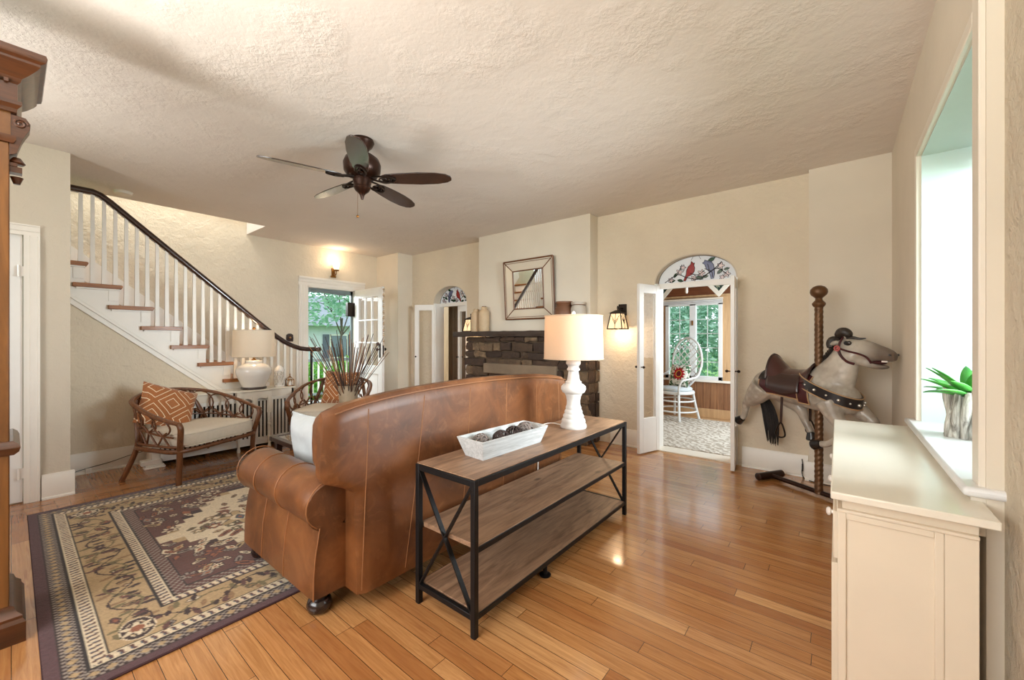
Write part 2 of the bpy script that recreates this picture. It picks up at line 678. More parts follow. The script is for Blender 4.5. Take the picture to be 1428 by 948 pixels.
# right wall with the deep window recess
WY0, WY1, WZ0, WZ1 = 1.95, 3.155, 0.845, 2.31
b = MB()
b.box(0.352, WY1, 0, 0.85, 4.95, H)
b.box(0.352, 1.86, 0, 0.85, WY0, H)
b.box(0.352, WY0, 0, 0.85, WY1, WZ0 - 0.03)
b.box(0.352, WY0, WZ1, 0.85, WY1, H)
b.build('wall_right', 'wall_smooth', kind=S)
MB().box(0.388, -1.75, 0, 0.85, 1.86, H).build('wall_right_near', 'rough_wall', kind=S)
# reveal lining
b = MB()
b.box(0.36, WY1 - 0.006, WZ0, 0.85, WY1 + 0.002, WZ1)
b.box(0.36, WY0 - 0.002, WZ0, 0.85, WY0 + 0.006, WZ1)
b.box(0.36, WY0, WZ1 - 0.006, 0.85, WY1, WZ1 + 0.002)
b.build('trim_1', 'reveal', kind=S)
# casing round the recess (the near jamb stands proud of the rough wall)
b = MB()
b.box(0.338, WY1, WZ0, 0.356, WY1 + 0.05, WZ1 + 0.05)
b.box(0.338, WY0, WZ1, 0.356, WY1, WZ1 + 0.05)
b.box(0.338, 1.872, WZ0 - 0.05, 0.39, WY0, H - 0.002)
b.build('trim_2', 'trim_warm', kind=S, bevel=0.004)
# stool and apron of the sill
b = MB()
b.box(0.300, 1.84, WZ0 - 0.03, 0.83, WY1 + 0.09, WZ0)
b.build('window_sill', 'sill', kind=S, bevel=0.012, seg=3)
b = MB()
b.prism([(0.352, WZ0 - 0.03), (0.320, WZ0 - 0.03), (0.322, WZ0 - 0.05), (0.333, WZ0 - 0.07), (0.336, WZ0 - 0.15), (0.352, WZ0 - 0.15)], lambda u, v, w: (u, w, v), 1.865, WY1 + 0.05)
b.build('trim_3', 'trim_warm', kind=S)
# sash at the outer end of the recess
wroot = thing('window_1', None, None, (0.82, 2.55, WZ0), kind=S)
b = MB()
for y in (WY0, (WY0 + WY1) / 2 - 0.03, WY1 - 0.06):
    b.box(0.815, y, WZ0, 0.85, y + 0.06, WZ1)
for z in (WZ0, WZ1 - 0.06):
    b.box(0.815, WY0, z, 0.85, WY1, z + 0.06)
for k in range(1, 4):
    z = WZ0 + (WZ1 - WZ0) * k / 4
    b.box(0.825, WY0, z - 0.01, 0.84, WY1, z + 0.01)
b.build('sash', 'sill', wroot)
MB().box(0.831, WY0, WZ0, 0.834, WY1, WZ1).build('pane', 'pane', wroot)
bl = thing('window_blind', 'cream slatted blind headrail pulled up at the top of the deep right window', 'blind', (0.6, 2.75, 2.2))
b = MB()
b.box(0.545, WY0 + 0.02, 2.235, 0.60, WY1 - 0.012, 2.29)
b.build('headrail', 'trim_warm', bl, bevel=0.012)
b = MB()
for k in range(5):
    b.box(0.55, WY0 + 0.03, 2.195 + k * 0.008, 0.595, WY1 - 0.02, 2.199 + k * 0.008)
b.build('slats', 'trim_warm', bl)


# ------------------------------------------------------------------ baseboards
def base_x(name, x, y0, y1, out, h=0.2, t=0.022):
    """runs along Y on the wall face at x; out = +1 faces +X"""
    b = MB()
    b.prism([(0, 0), (t, 0), (t, h - 0.035), (t * 0.7, h - 0.02), (t * 0.55, h), (0, h)], lambda u, v, w: (x + out * u, w, v), y0, y1)
    b.prism([(0, 0), (t + 0.014, 0), (t + 0.012, 0.012), (t, 0.02), (0, 0.02)], lambda u, v, w: (x + out * u, w, v), y0, y1)
    return b.build(name, 'trim', kind=S)


def base_y(name, y, x0, x1, h=0.2, t=0.022):
    b = MB()
    b.prism([(0, 0), (t, 0), (t, h - 0.035), (t * 0.7, h - 0.02), (t * 0.55, h), (0, h)], lambda u, v, w: (w, y - u, v), x0, x1)
    b.prism([(0, 0), (t + 0.014, 0), (t + 0.012, 0.012), (t, 0.02), (0, 0.02)], lambda u, v, w: (w, y - u, v), x0, x1)
    return b.build(name, 'trim', kind=S)


base_y('baseboard_far', 4.70, -2.2, -1.72)
base_y('baseboard_far_right', 4.70, -0.76, -0.215)
base_y('baseboard_pier', 4.60, -0.235, 0.345, 0.17)
base_x('baseboard_right', 0.352, 3.16, 4.58, -1)
base_x('baseboard_left', -5.0, 0.152, 0.335, 1)
base_x('baseboard_under_stairs', -5.655, 0.345, 0.90, 1, 0.2)
base_x('baseboard_right_near', 0.388, -0.6, 1.85, -1)

# door in the left end wall, half hidden by the armoire
d4 = thing('door_1', None, None, (-5.05, -0.3, 0), kind=S)
b = MB()
b.box(-5.06, -0.62, 0.01, -5.02, 0.055, 2.12)
b.build('slab', 'door_white', d4)
b = MB()
for z in (0.24, 1.83):
    b.cyl((-4.985, 0.035, z - 0.045), (-4.985, 0.035, z + 0.045), 0.008, n=8)
    b.box(-5.0, 0.03, z - 0.04, -4.99, 0.06, z + 0.04)
b.build('hinge', 'ceramic', d4)
b = MB()
pr = [(0, 0), (0.016, 0), (0.016, 0.03), (0.022, 0.034), (0.022, 0.07), (0.028, 0.075), (0.028, 0.085), (0, 0.085)]
b.prism([(a, 0.06 + c) for a, c in pr], lambda u, v, w: (-5.0 + u, v, w), 0, 2.1145)
b.prism(pr, lambda u, v, w: (-5.0 + u, w, 2.115 + v), -0.62, 0.145)
b.build('trim_4', 'trim', kind=S)
# ------------------------------------------------------------------ french doors and fanlights
def french_leaf(idx, hinge, free, z1, knob_side, handle=True):
    """single glazed leaf standing open from hinge (x, y) to its free edge (x, y)"""
    hx, hy = hinge
    fx_, fy_ = free
    a = math.atan2(fy_ - hy, fx_ - hx)
    w = math.hypot(fx_ - hx, fy_ - hy)
    r = thing('door_%d' % idx, None, None, (hx, hy, 0), a, kind=S)
    inv = ROOT[r]
    ROOT[r] = Matrix.Identity(4)      # leaf parts are drawn in the leaf's own frame
    t = 0.018
    st = 0.062
    b = MB()
    b.box(0, -t, 0.012, st, t, z1)
    b.box(w - st, -t, 0.012, w, t, z1)
    b.box(st, -t, z1 - 0.10, w - st, t, z1)
    b.box(st, -t, 0.012, w - st, t, 0.40)
    b.build('frame', 'door_white', r, bevel=0.003)
    b = MB()
    for s in (-1, 1):
        b.box(st - 0.004, s * t * 0.7, 0.395, st + 0.01, s * t, z1 - 0.095)
        b.box(w - st - 0.01, s * t * 0.7, 0.395, w - st + 0.004, s * t, z1 - 0.095)
    b.build('glazing_bead', 'door_white', r)
    MB().box(st, -0.003, 0.40, w - st, 0.003, z1 - 0.10).build('pane', 'pane', r)
    if handle:
        for s in (-1, 1):
            b = MB()
            b.lathe([(0.006, 0), (0.006, 0.02), (0.013, 0.026), (0.015, 0.036), (0.009, 0.046), (0.001, 0.048)], (w - 0.03, s * t, 0.98), 14, axis=(0, s, 0))
            b.build('knob', 'iron', r)
    b = MB()
    for z in (0.25, 1.0, z1 - 0.2):
        b.cyl((0.0, knob_side * 0.022, z - 0.035), (0.0, knob_side * 0.022, z + 0.035), 0.007, n=8)
    b.build('hinge', 'iron', r)
    return r


def arch_casing(n, A, y0, dep):
    xa, xb, sp, rise = A
    b = MB()
    cx, w = (xa + xb) / 2, (xb - xa) / 2
    k = 28
    t = 0.03
    # jamb lining, springing bar and arch lining inside the opening
    b.box(xa, y0, 0, xa + t, y0 + 0.22, sp)
    b.box(xb - t, y0, 0, xb, y0 + 0.22, sp)
    b.box(xa, y0 + dep - 0.02, sp - 0.055, xb, y0 + dep + 0.03, sp + 0.005)
    b.build('trim_%d' % n, 'door_white', kind=S)
    b = MB()
    arc = lambda r: [(cx - (w - r) * math.cos(PI * i / k), sp + (rise - r) * math.sin(PI * i / k)) for i in range(k + 1)]
    o, i_ = arc(0), arc(0.014)
    for q in range(k):
        (ua, za), (ub, zb), (uc, zc), (ud, zd) = i_[q], i_[q + 1], o[q + 1], o[q]
        b.hexa([(ua, y0, za), (ub, y0, zb), (ub, y0 + 0.22, zb), (ua, y0 + 0.22, za), (ud, y0, zd), (uc, y0, zc), (uc, y0 + 0.22, zc), (ud, y0 + 0.22, zd)])
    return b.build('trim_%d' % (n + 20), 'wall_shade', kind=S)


arch_casing(5, A2, 4.70, 0.10)
arch_casing(6, A1, 4.70, 0.15)
MB().box(A2[0] + 0.03, 4.70, 0, A2[1] - 0.03, 4.93, 0.012).build('trim_7', 'trim_warm', kind=S)
french_leaf(2, (-1.625, 4.735), (-1.735, 4.40), 1.915, -1)
french_leaf(3, (-0.835, 4.735), (-0.795, 4.40), 1.915, 1)
french_leaf(4, (-5.55, 4.735), (-5.88, 4.53), 1.90, -1)
french_leaf(5, (-4.785, 4.84), (-5.155, 4.905), 1.865, 1)

# stained glass: leaded birds, blossom and leaves on pale glass
M['glass_white'] = glow('milky_leaded_glass_glow', C(214, 220, 226), 0.08, C(222, 226, 230))  # faint emission stands in for light shining through the glass
M['glass_red'] = plain('red_leaded_glass', C(146, 12, 16), 0.15)
M['glass_blue'] = plain('blue_grey_leaded_glass', C(104, 112, 146), 0.15)
M['glass_green'] = plain('green_leaded_glass', C(28, 70, 44), 0.15)
M['glass_pink'] = plain('pale_pink_leaded_glass', C(232, 214, 216), 0.15)
M['lead'] = plain('lead_came', C(28, 26, 30), 0.5, 0.4)


def fanlight(name, A, y, flip):
    xa, xb, sp, rise = A
    cx, w = (xa + xb) / 2, (xb - xa) / 2 - 0.016
    hh = rise - 0.018
    z0 = sp + 0.005
    r = thing(name, None, None, (cx, y, z0), kind=S)
    f = lambda u, v, ww: (cx + (-u if flip else u), y + ww, z0 + v)
    b = MB()
    k = 28
    b.prism([(-w * math.cos(PI * i / k), hh * math.sin(PI * i / k)) for i in range(k + 1)], f, 0.0, 0.006)
    b.build('backing_glass', 'glass_white', r, smooth=0)

    def shape(nm, polys, mat, d=0.006):
        b = MB()
        for p in polys:
            b.prism(p, f, -d, 0.001)
        b.build(nm, mat, r, smooth=0)

    def outline(polys, rad=0.0028):
        for p in polys:
            lead.tube([f(u, v, -0.006) for u, v in p], rad, 5, closed=True)

    lead = MB()
    rim = [(-w * math.cos(PI * i / k), hh * math.sin(PI * i / k)) for i in range(k + 1)]
    lead.tube([f(u, v, -0.004) for u, v in rim], 0.004, 5)
    card = [[(-0.135, 0.015), (-0.115, 0.01), (-0.085, 0.06), (-0.045, 0.075), (-0.018, 0.11), (-0.012, 0.15), (-0.022, 0.18), (-0.012, 0.205), (-0.03, 0.205), (-0.048, 0.23), (-0.055, 0.195), (-0.082, 0.17), (-0.1, 0.13), (-0.105, 0.085)]]
    jay = [[(0.065, 0.195), (0.085, 0.205), (0.09, 0.225), (0.115, 0.215), (0.155, 0.205), (0.18, 0.165), (0.19, 0.115), (0.19, 0.06), (0.18, 0.015), (0.155, 0.012), (0.145, 0.06), (0.13, 0.1), (0.105, 0.13), (0.09, 0.175)]]
    leaf = lambda x, z, l, a: [(x + l * (t * math.cos(a) - o * math.sin(a)), z + l * (t * math.sin(a) + o * math.cos(a))) for t, o in ((0, 0), (0.25, 0.2), (0.6, 0.24), (1, 0), (0.65, -0.2), (0.25, -0.18))]
    leaves = [leaf(-0.24, 0.06, 0.07, 0.9), leaf(-0.2, 0.03, 0.07, -0.3), leaf(0.0, 0.05, 0.085, -0.4), leaf(0.06, 0.04, 0.07, 0.1), leaf(0.12, 0.2, 0.09, 0.5), leaf(0.215, 0.06, 0.075, 0.7), leaf(0.28, 0.1, 0.06, 0.2), leaf(-0.3, 0.02, 0.08, 0.1), leaf(-0.05, 0.02, 0.06, 0.2)]
    flo = lambda x, z, s: [(x + s * (0.7 + 0.3 * math.cos(5 * q)) * math.cos(q), z + s * (0.7 + 0.3 * math.cos(5 * q)) * math.sin(q)) for q in [2 * PI * i / 30 for i in range(30)]]
    flowers = [flo(-0.175, 0.12, 0.042), flo(-0.14, 0.165, 0.035), flo(-0.27, 0.035, 0.035), flo(-0.02, 0.035, 0.036), flo(0.055, 0.085, 0.042), flo(0.25, 0.145, 0.04), flo(0.31, 0.05, 0.038), flo(0.265, 0.02, 0.03)]
    shape('leaf_glass', leaves, 'glass_green', 0.004)
    shape('blossom_glass', flowers, 'glass_pink', 0.005)
    shape('red_bird_glass', card, 'glass_red')
    shape('blue_bird_glass', jay, 'glass_blue')
    outline(card, 0.0028)
    outline(jay, 0.0028)
    outline(leaves, 0.0022)
    outline(flowers, 0.0026)
    for br in ([(-0.34, 0.01), (-0.2, 0.09), (-0.1, 0.05), (0.03, 0.02), (0.12, 0.07), (0.22, 0.12), (0.33, 0.03)], [(0.1, 0.06), (0.2, 0.13), (0.26, 0.19)], [(-0.06, 0.09), (0.02, 0.07), (0.09, 0.11)], [(-0.2, 0.09), (-0.15, 0.2)], [(0.09, 0.13), (0.16, 0.09), (0.17, 0.03)], [(0.12, 0.18), (0.14, 0.1)]):
        lead.tube([f(p.x, p.y, -0.005) for p in catmull([(a, c, 0) for a, c in br], 5)], 0.004, 5)
    for s in (-1, 1):
        lead.tube([f(s * 0.05, 0.24, -0.005), f(s * 0.03, hh * 0.99, -0.005)], 0.002, 5)
    lead.build('leading', 'lead', r)
    return r


fanlight('window_2', A2, 4.80, False)
fanlight('window_3', A1, 4.85, True)

# ------------------------------------------------------------------ entry door
XB = -6.85
b = MB()
cp = [(0, 0), (0.02, 0), (0.02, 0.05), (0.03, 0.06), (0.03, 0.10), (0.045, 0.115), (0.045, 0.145), (0, 0.145)]
b.prism([(a, 3.08 - c) for a, c in cp], lambda u, v, w: (XB + u, v, w), 0, 2.1795)
b.prism([(a, 3.97 + c) for a, c in cp], lambda u, v, w: (XB + u, v, w), 0, 2.1795)
b.prism([(a, 2.18 + c) for a, c in cp], lambda u, v, w: (XB + u, w, v), 2.935, 4.115)
b.box(XB - 0.15, 3.08, 0, XB, 3.10, 2.18)
b.box(XB - 0.15, 3.95, 0, XB, 3.97, 2.18)
b.box(XB - 0.15, 3.08, 2.16, XB, 3.97, 2.18)
b.build('trim_8', 'trim', kind=S)
M['storm_grey'] = plain('grey_storm_frame', C(128, 140, 142), 0.4, 0.3)
st = thing('door_6', None, None, (XB - 0.12, 3.5, 0), kind=S)
b = MB()
for y in (3.10, 3.91):
    b.box(XB - 0.14, y, 0, XB - 0.11, y + 0.04, 2.16)
b.box(XB - 0.14, 3.10, 2.09, XB - 0.11, 3.95, 2.16)
b.box(XB - 0.14, 3.10, 0, XB - 0.11, 3.95, 0.20)
b.build('storm_frame', 'storm_grey', st)
MB().box(XB - 0.128, 3.14, 0.2, XB - 0.124, 3.91, 2.09).build('pane', 'pane', st)
MB().cyl((XB - 0.09, 3.2, 2.12), (XB - 0.09, 3.8, 2.08), 0.016, n=10).build('closer_arm', 'storm_grey', st)

dl = thing('door_7', None, None, (-6.80, 3.93, 0), kind=S)
hx, hy, fx_, fy_ = -6.80, 3.925, -5.885, 3.885
a = math.atan2(fy_ - hy, fx_ - hx)
w = math.hypot(fx_ - hx, fy_ - hy)
dl.rotation_euler = (0, 0, a)
dl.location = (hx, hy, 0)
ROOT[dl] = Matrix.Identity(4)
t = 0.022
b = MB()
z1 = 2.165
b.box(0, -t, 0.01, 0.13, t, z1)
b.box(w - 0.13, -t, 0.01, w, t, z1)
b.box(0.13, -t, z1 - 0.15, w - 0.13, t, z1)
b.box(0.13, -t, 0.01, w - 0.13, t, 0.22)
b.box(0.13, -t, 0.70, w - 0.13, t, 0.84)
b.box(0.16, -t * 0.5, 0.22, w - 0.16, t * 0.5, 0.70)
zz = [0.84, 1.23, 1.62, z1 - 0.15]
for z in zz[1:3]:
    b.box(0.13, -t * 0.8, z - 0.012, w - 0.13, t * 0.8, z + 0.012)
for k in (1, 2):
    x = 0.13 + (w - 0.26) * k / 3
    b.box(x - 0.014, -t * 0.8, 0.84, x + 0.014, t * 0.8, z1 - 0.15)
b.build('frame', 'door_white', dl, bevel=0.003)
MB().box(0.13, -0.003, 0.84, w - 0.13, 0.003, z1 - 0.15).build('pane', 'pane', dl)
b = MB()
b.box(w - 0.085, -t - 0.008, 0.98, w - 0.045, -t, 1.22)
b.box(w - 0.085, t, 0.98, w - 0.045, t + 0.008, 1.22)
b.box(w - 0.001, -0.012, 1.0, w + 0.002, 0.012, 1.2)
b.build('lock_plate', 'iron', dl, bevel=0.002)
b = MB()
for s in (-1, 1):
    b.lathe([(0.009, 0), (0.009, 0.03), (0.024, 0.04), (0.027, 0.052), (0.018, 0.066), (0.001, 0.069)], (w - 0.065, s * t, 1.12), 16, axis=(0, s, 0))
b.build('knob', 'iron', dl)
bd = MB()
for k in range(30):
    z = 2.12 - k * 0.032
    bd.sphere((w + 0.012 + 0.004 * math.sin(k * 1.9), 0.0, z), 0.012 if k % 3 else 0.018, 8, 6)
b2 = bd.build('bead_string', 'jar_beige', dl)
dc = thing('door_closer', 'dark square closer box on the white jamb of the entry door', 'door closer', (XB - 0.02, 3.86, 1.75))
MB().box(XB - 0.09, 3.80, 1.70, XB - 0.005, 3.945, 1.95).build('housing', 'iron', dc, bevel=0.008)
MB().bar((XB - 0.05, 3.87, 1.95), (XB - 0.09, 3.75, 2.03), 0.018, 0.01).build('arm', 'iron', dc)
# ------------------------------------------------------------------ staircase
st = thing('staircase', 'white staircase with oak treads and dark curved handrail climbing the left wall', 'staircase', (-6.2, 1.6, 0))
RISE, RUN = 0.2025, 0.2405
nos = lambda k: 2.872 - RUN * (k - 0)
XS, XBK = -5.655, -6.845
for k in range(1, 12):
    z = RISE * k + 0.012
    y1 = nos(k)
    y0 = nos(k + 1) - 0.03
    b = MB()
    # board with rounded nosing and a returned end over the stringer
    pr = [(y0, z - 0.04), (y1 - 0.012, z - 0.04), (y1 - 0.003, z - 0.022), (y1, z - 0.013), (y1 - 0.004, z - 0.004), (y1 - 0.014, z), (y0, z)]
    b.prism(pr, lambda u, v, w: (w, u, v), XBK, XS - 0.002)
    b.prism([(y0 - 0.075, z - 0.04)] + pr[1:-1] + [(y0 - 0.075, z)], lambda u, v, w: (w, u, v), XS - 0.002, XS + 0.05)
    b.build('tread', 'tread', st, bevel=0.003)
    b = MB()
    b.box(XBK, y1 - 0.045, z - RISE - 0.01, XS + 0.004, y1 - 0.025, z - 0.04)
    # the small cove and bracket under the nosing
    b.box(XS, y0 - 0.05, z - 0.055, XS + 0.03, y1 - 0.02, z - 0.04)
    b.box(XS, y1 - 0.10, z - 0.16, XS + 0.012, y1 - 0.03, z - 0.055)
    b.build('riser', 'trim', st)
b = MB()
low = lambda y: 1.67 - 0.85 * (y - 0.34)
poly = [(0.312, low(0.312)), (2.30, max(0.0, low(2.30))), (2.63, 0), (2.63, 0.17)]
for k in range(1, 12):
    poly += [(nos(k) - 0.03, RISE * (k - 1) + 0.012), (nos(k) - 0.03, RISE * k - 0.018)]
poly = [p for p in poly if p[1] >= -0.01]
poly = [p for p in poly if p[0] >= 0.312] + [(0.312, 2.2)]
# strips between saw-tooth and lower edge
b = MB()
for k in range(1, 12):
    ya, yb = max(nos(k + 1) - 0.03, 0.312), nos(k) - 0.03
    if yb <= 0.312:
        continue
    zt = RISE * k - 0.028
    b.hexa([(XS - 0.03, ya, max(0, low(ya))), (XS - 0.03, yb, max(0, low(yb))), (XS + 0.003, yb, max(0, low(yb))), (XS + 0.003, ya, max(0, low(ya))), (XS - 0.03, ya, zt), (XS - 0.03, yb, zt), (XS + 0.003, yb, zt), (XS + 0.003, ya, zt)])
b.build('stringer', 'trim', st, smooth=0)
b = MB()
d = Vector((0, 1, -0.85)).normalized()
p0, p1 = Vector((XS + 0.008, 0.312, low(0.312))), Vector((XS + 0.008, 2.25, low(2.25)))
b.bar(p0, p1, 0.022, 0.05, (0, 0, 1))
b.bar(p0 + Vector((0.006, 0, 0.045)), p1 + Vector((0.006, 0, 0.045)), 0.034, 0.03, (0, 0, 1))
b.build('stringer_moulding', 'trim', st, bevel=0.004)
# wall-side skirting of the stair
b = MB()
b.hexa([(XBK, 0.0, RISE * 12), (XBK, 2.7, 0.12), (XBK + 0.012, 2.7, 0.12), (XBK + 0.012, 0.0, RISE * 12), (XBK, 0.0, RISE * 12 + 0.30), (XBK, 2.7, 0.45), (XBK + 0.012, 2.7, 0.45), (XBK + 0.012, 0.0, RISE * 12 + 0.30)])
b.build('skirting', 'trim', st)
# handrail: level at the top, a straight rake, then an easing into a level end
RX = XS - 0.025
ry = [(0.30, 2.735), (0.50, 2.735), (0.555, 2.715), (0.62, 2.665), (2.02, 1.443), (2.16, 1.328), (2.27, 1.25), (2.37, 1.20), (2.46, 1.168), (2.55, 1.155), (2.72, 1.152)]
path = [Vector((RX, y, z)) for y, z in ry]


def rail_z(y):
    for (ya, za), (yb, zb) in zip(ry, ry[1:]):
        if ya <= y <= yb:
            return za + (zb - za) * (y - ya) / (yb - ya)
    return ry[-1][1]


b = MB()
prof = [(-0.03, -0.018), (-0.022, -0.03), (0.022, -0.03), (0.03, -0.018), (0.034, 0.004), (0.026, 0.022), (0.01, 0.03), (-0.01, 0.03), (-0.026, 0.022), (-0.034, 0.004)]
rings = []
for i, p in enumerate(path):
    dd = (path[min(i + 1, len(path) - 1)] - path[max(i - 1, 0)]).normalized()
    n = Vector((1, 0, 0))
    u = n.cross(dd).normalized()
    rings.append([b.v(p + n * a + u * c) for a, c in prof])
for A, B in zip(rings, rings[1:]):
    for j in range(len(prof)):
        b.face([A[j], A[(j + 1) % len(prof)], B[(j + 1) % len(prof)], B[j]])
b.face(rings[0])
b.face(rings[-1])
b.lathe([(0.001, -0.032), (0.04, -0.03), (0.046, 0), (0.04, 0.026), (0.012, 0.034), (0.001, 0.035)], (RX, 2.70, 1.152), 18)
b.build('handrail', 'rail', st, smooth=50)
# balusters, three to a tread
for k in range(1, 11):
    for q in range(3):
        y = nos(k) - 0.048 - q * 0.0802
        if y < 0.33 or (k == 1 and q == 0):
            continue
        z = RISE * k + 0.012
        zt = rail_z(y) - 0.024
        b = MB()
        s0, s1 = 0.019, 0.013
        zb = z + 0.20
        b.box(RX - s0, y - s0, z, RX + s0, y + s0, z + 0.035)
        for (za, ra), (zc, rc) in (((z + 0.035, 0.017), (zb, 0.0165)), ((zb, 0.0165), (zt, s1))):
            b.hexa([(RX - ra, y - ra, za), (RX + ra, y - ra, za), (RX + ra, y + ra, za), (RX - ra, y + ra, za), (RX - rc, y - rc, zc), (RX + rc, y - rc, zc), (RX + rc, y + rc, zc), (RX - rc, y + rc, zc)])
        b.build('baluster', 'trim', st, smooth=0)
b = MB()
b.box(RX - 0.012, 2.60, 0.2, RX + 0.012, 2.624, 1.13)
b.box(RX - 0.02, 2.59, 0.2, RX + 0.02, 2.632, 0.24)
b.build('newel_post', 'black_metal', st)
pl = thing('wall_plaque', 'small dark round-topped plaque on the wall left of the entry door', 'wall plaque', (XB, 2.80, 1.26))
b = MB()
b.prism([(-0.05, 0), (0.05, 0), (0.055, 0.05), (0.05, 0.11), (0.02, 0.13), (-0.02, 0.13), (-0.05, 0.11), (-0.055, 0.05)], lambda u, v, w: (XB + w, 2.80 + u, 1.25 + v), 0, 0.03)
b.build('backplate', 'rail', pl, bevel=0.006)
MB().sphere((XB + 0.035, 2.80, 1.315), 0.016, 10, 8).build('button', 'brass', pl)
sd = thing('smoke_detector', 'flat cream smoke detector disc on the ceiling above the stairs', 'smoke detector', (-5.87, 0.74, 2.85))
MB().lathe([(0.001, -0.035), (0.05, -0.035), (0.07, -0.026), (0.075, -0.004), (0.08, 0)], (-5.87, 0.74, 2.85), 24).build('cover', 'trim_warm', sd)

# ------------------------------------------------------------------ radiator cover
M['slat_white'] = plain('white_slat_paint', C(232, 228, 220), 0.45, vary=0.02)
M['dark_void'] = plain('dark_radiator_iron', C(40, 30, 26), 0.7)
rc = thing('radiator_cover', 'long white slatted radiator cover under the stairs with a scalloped centre', 'radiator cover', (-5.45, 1.55, 0))
RY0, RY1 = 0.88, 2.24
b = MB()
top = [(-5.64, RY0 - 0.03), (-5.64, RY1 + 0.02), (-5.330, RY1 + 0.02), (-5.330, 2.0), (-5.320, 1.975), (-5.280, 1.945), (-5.270, 1.92), (-5.270, 1.64), (-5.280, 1.615), (-5.320, 1.585), (-5.330, 1.56), (-5.330, RY0 - 0.03)]
b.prism(top, lambda u, v, w: (u, v, w), 0.68, 0.702)
b.build('top', 'cabinet_top', rc, bevel=0.006)
b = MB()
b.box(-5.360, RY0, 0.60, -5.345, 1.585, 0.68)
b.box(-5.360, 1.975, 0.60, -5.345, RY1, 0.68)
# scalloped apron of the projecting centre
sc = [(1.60, 0.68), (1.60, 0.60), (1.63, 0.60), (1.66, 0.585), (1.70, 0.60), (1.735, 0.598), (1.76, 0.575), (1.78, 0.56), (1.80, 0.575), (1.825, 0.598), (1.86, 0.60), (1.90, 0.585), (1.93, 0.60), (1.96, 0.60), (1.96, 0.68)]
b.prism(sc, lambda u, v, w: (w, u, v), -5.305, -5.287)
b.box(-5.355, 1.60, 0.60, -5.295, 1.615, 0.68)
b.box(-5.355, 1.945, 0.60, -5.295, 1.96, 0.68)
b.build('apron', 'trim_warm', rc, bevel=0.003)
b = MB()
b.box(-5.361, RY0, 0.05, -5.345, RY1, 0.13)
b.box(-5.361, RY0 + 0.06, 0.56, -5.345, RY1, 0.60)
y = RY0 + 0.075
while y < RY1 - 0.02:
    b.box(-5.357, y, 0.13, -5.347, y + 0.022, 0.57)
    y += 0.041
b.build('slat_grille', 'slat_white', rc)
b = MB()
b.box(-5.62, RY0 + 0.02, 0.05, -5.415, RY1 - 0.02, 0.66)
b.build('radiator', 'dark_void', rc)
MB().box(-5.62, RY0, 0.0, -5.340, RY0 + 0.065, 0.68).build('end_panel', 'trim_warm', rc, bevel=0.003)
MB().box(-5.62, RY1 - 0.03, 0.0, -5.345, RY1, 0.68).build('end_panel', 'trim_warm', rc, bevel=0.003)
for yy in (1.62, 1.78, 1.94):
    b = MB()
    b.box(-5.317, yy - 0.02, 0.42, -5.277, yy + 0.02, 0.62)
    b.lathe([(0.016, 0), (0.02, 0.02), (0.013, 0.05), (0.017, 0.15), (0.019, 0.22), (0.013, 0.26), (0.021, 0.28), (0.013, 0.30), (0.021, 0.32), (0.014, 0.345), (0.02, 0.37), (0.02, 0.42)], (-5.297, yy, 0), 14)
    b.build('leg', 'trim_warm', rc, smooth=40)
b = MB()
b.box(-5.395, 0.82, 0.0, -5.305, 0.985, 0.02)
b.box(-5.405, 0.83, 0.02, -5.310, 0.975, 0.036)
b.box(-5.425, 0.80, 0.036, -5.320, 0.96, 0.085)
b.build('foot_block', 'trim_warm', rc, bevel=0.006)

# things on the cover
lp = thing('table_lamp', 'white ginger jar lamp with a plain drum shade on the radiator cover', 'lamp', (-5.43, 1.82, 0.702))
o = (-5.43, 1.82, 0.702)
MB().lathe([(0.13, 0), (0.135, 0.008), (0.13, 0.022), (0.12, 0.026)], o, 32).build('foot', 'dark_wood', lp)
MB().lathe([(0.118, 0.026), (0.125, 0.045), (0.15, 0.10), (0.178, 0.165), (0.186, 0.205), (0.18, 0.245), (0.15, 0.278), (0.10, 0.297), (0.088, 0.305), (0.088, 0.33), (0.078, 0.338), (0.03, 0.34)], o, 36).build('jar', 'ceramic', lp)
MB().lathe([(0.024, 0.34), (0.026, 0.35), (0.013, 0.355), (0.013, 0.44), (0.02, 0.445), (0.006, 0.46), (0.006, 0.705), (0.014, 0.71), (0.016, 0.725), (0.006, 0.735), (0.001, 0.738)], o, 16).build('stem', 'brass', lp)


def lamp_shade(name, o, r0, r1, z0, z1, mat, parent):
    b = MB()
    n = 40
    th = 0.004
    prof = [(r0, z0), (r1, z1), (r1 - th, z1), (r0 - th, z0)]
    rings = [[b.v((o[0] + r * math.cos(2 * PI * j / n), o[1] + r * math.sin(2 * PI * j / n), o[2] + z)) for j in range(n)] for r, z in prof]
    for q in range(4):
        A, B = rings[q], rings[(q + 1) % 4]
        for j in range(n):
            b.face([A[j], A[(j + 1) % n], B[(j + 1) % n], B[j]])
    for r, z in ((r0, z0), (r1, z1)):
        b.tube([(o[0] + r * math.cos(2 * PI * j / n), o[1] + r * math.sin(2 * PI * j / n), o[2] + z) for j in range(n)], 0.004, 6, closed=True)
    # spider holding the shade
    for k in range(3):
        aa = 2 * PI * k / 3
        b.tube([(o[0], o[1], o[2] + z1 - 0.02), (o[0] + r1 * math.cos(aa), o[1] + r1 * math.sin(aa), o[2] + z1 - 0.012)], 0.002, 5)
    return b.build(name, mat, parent)


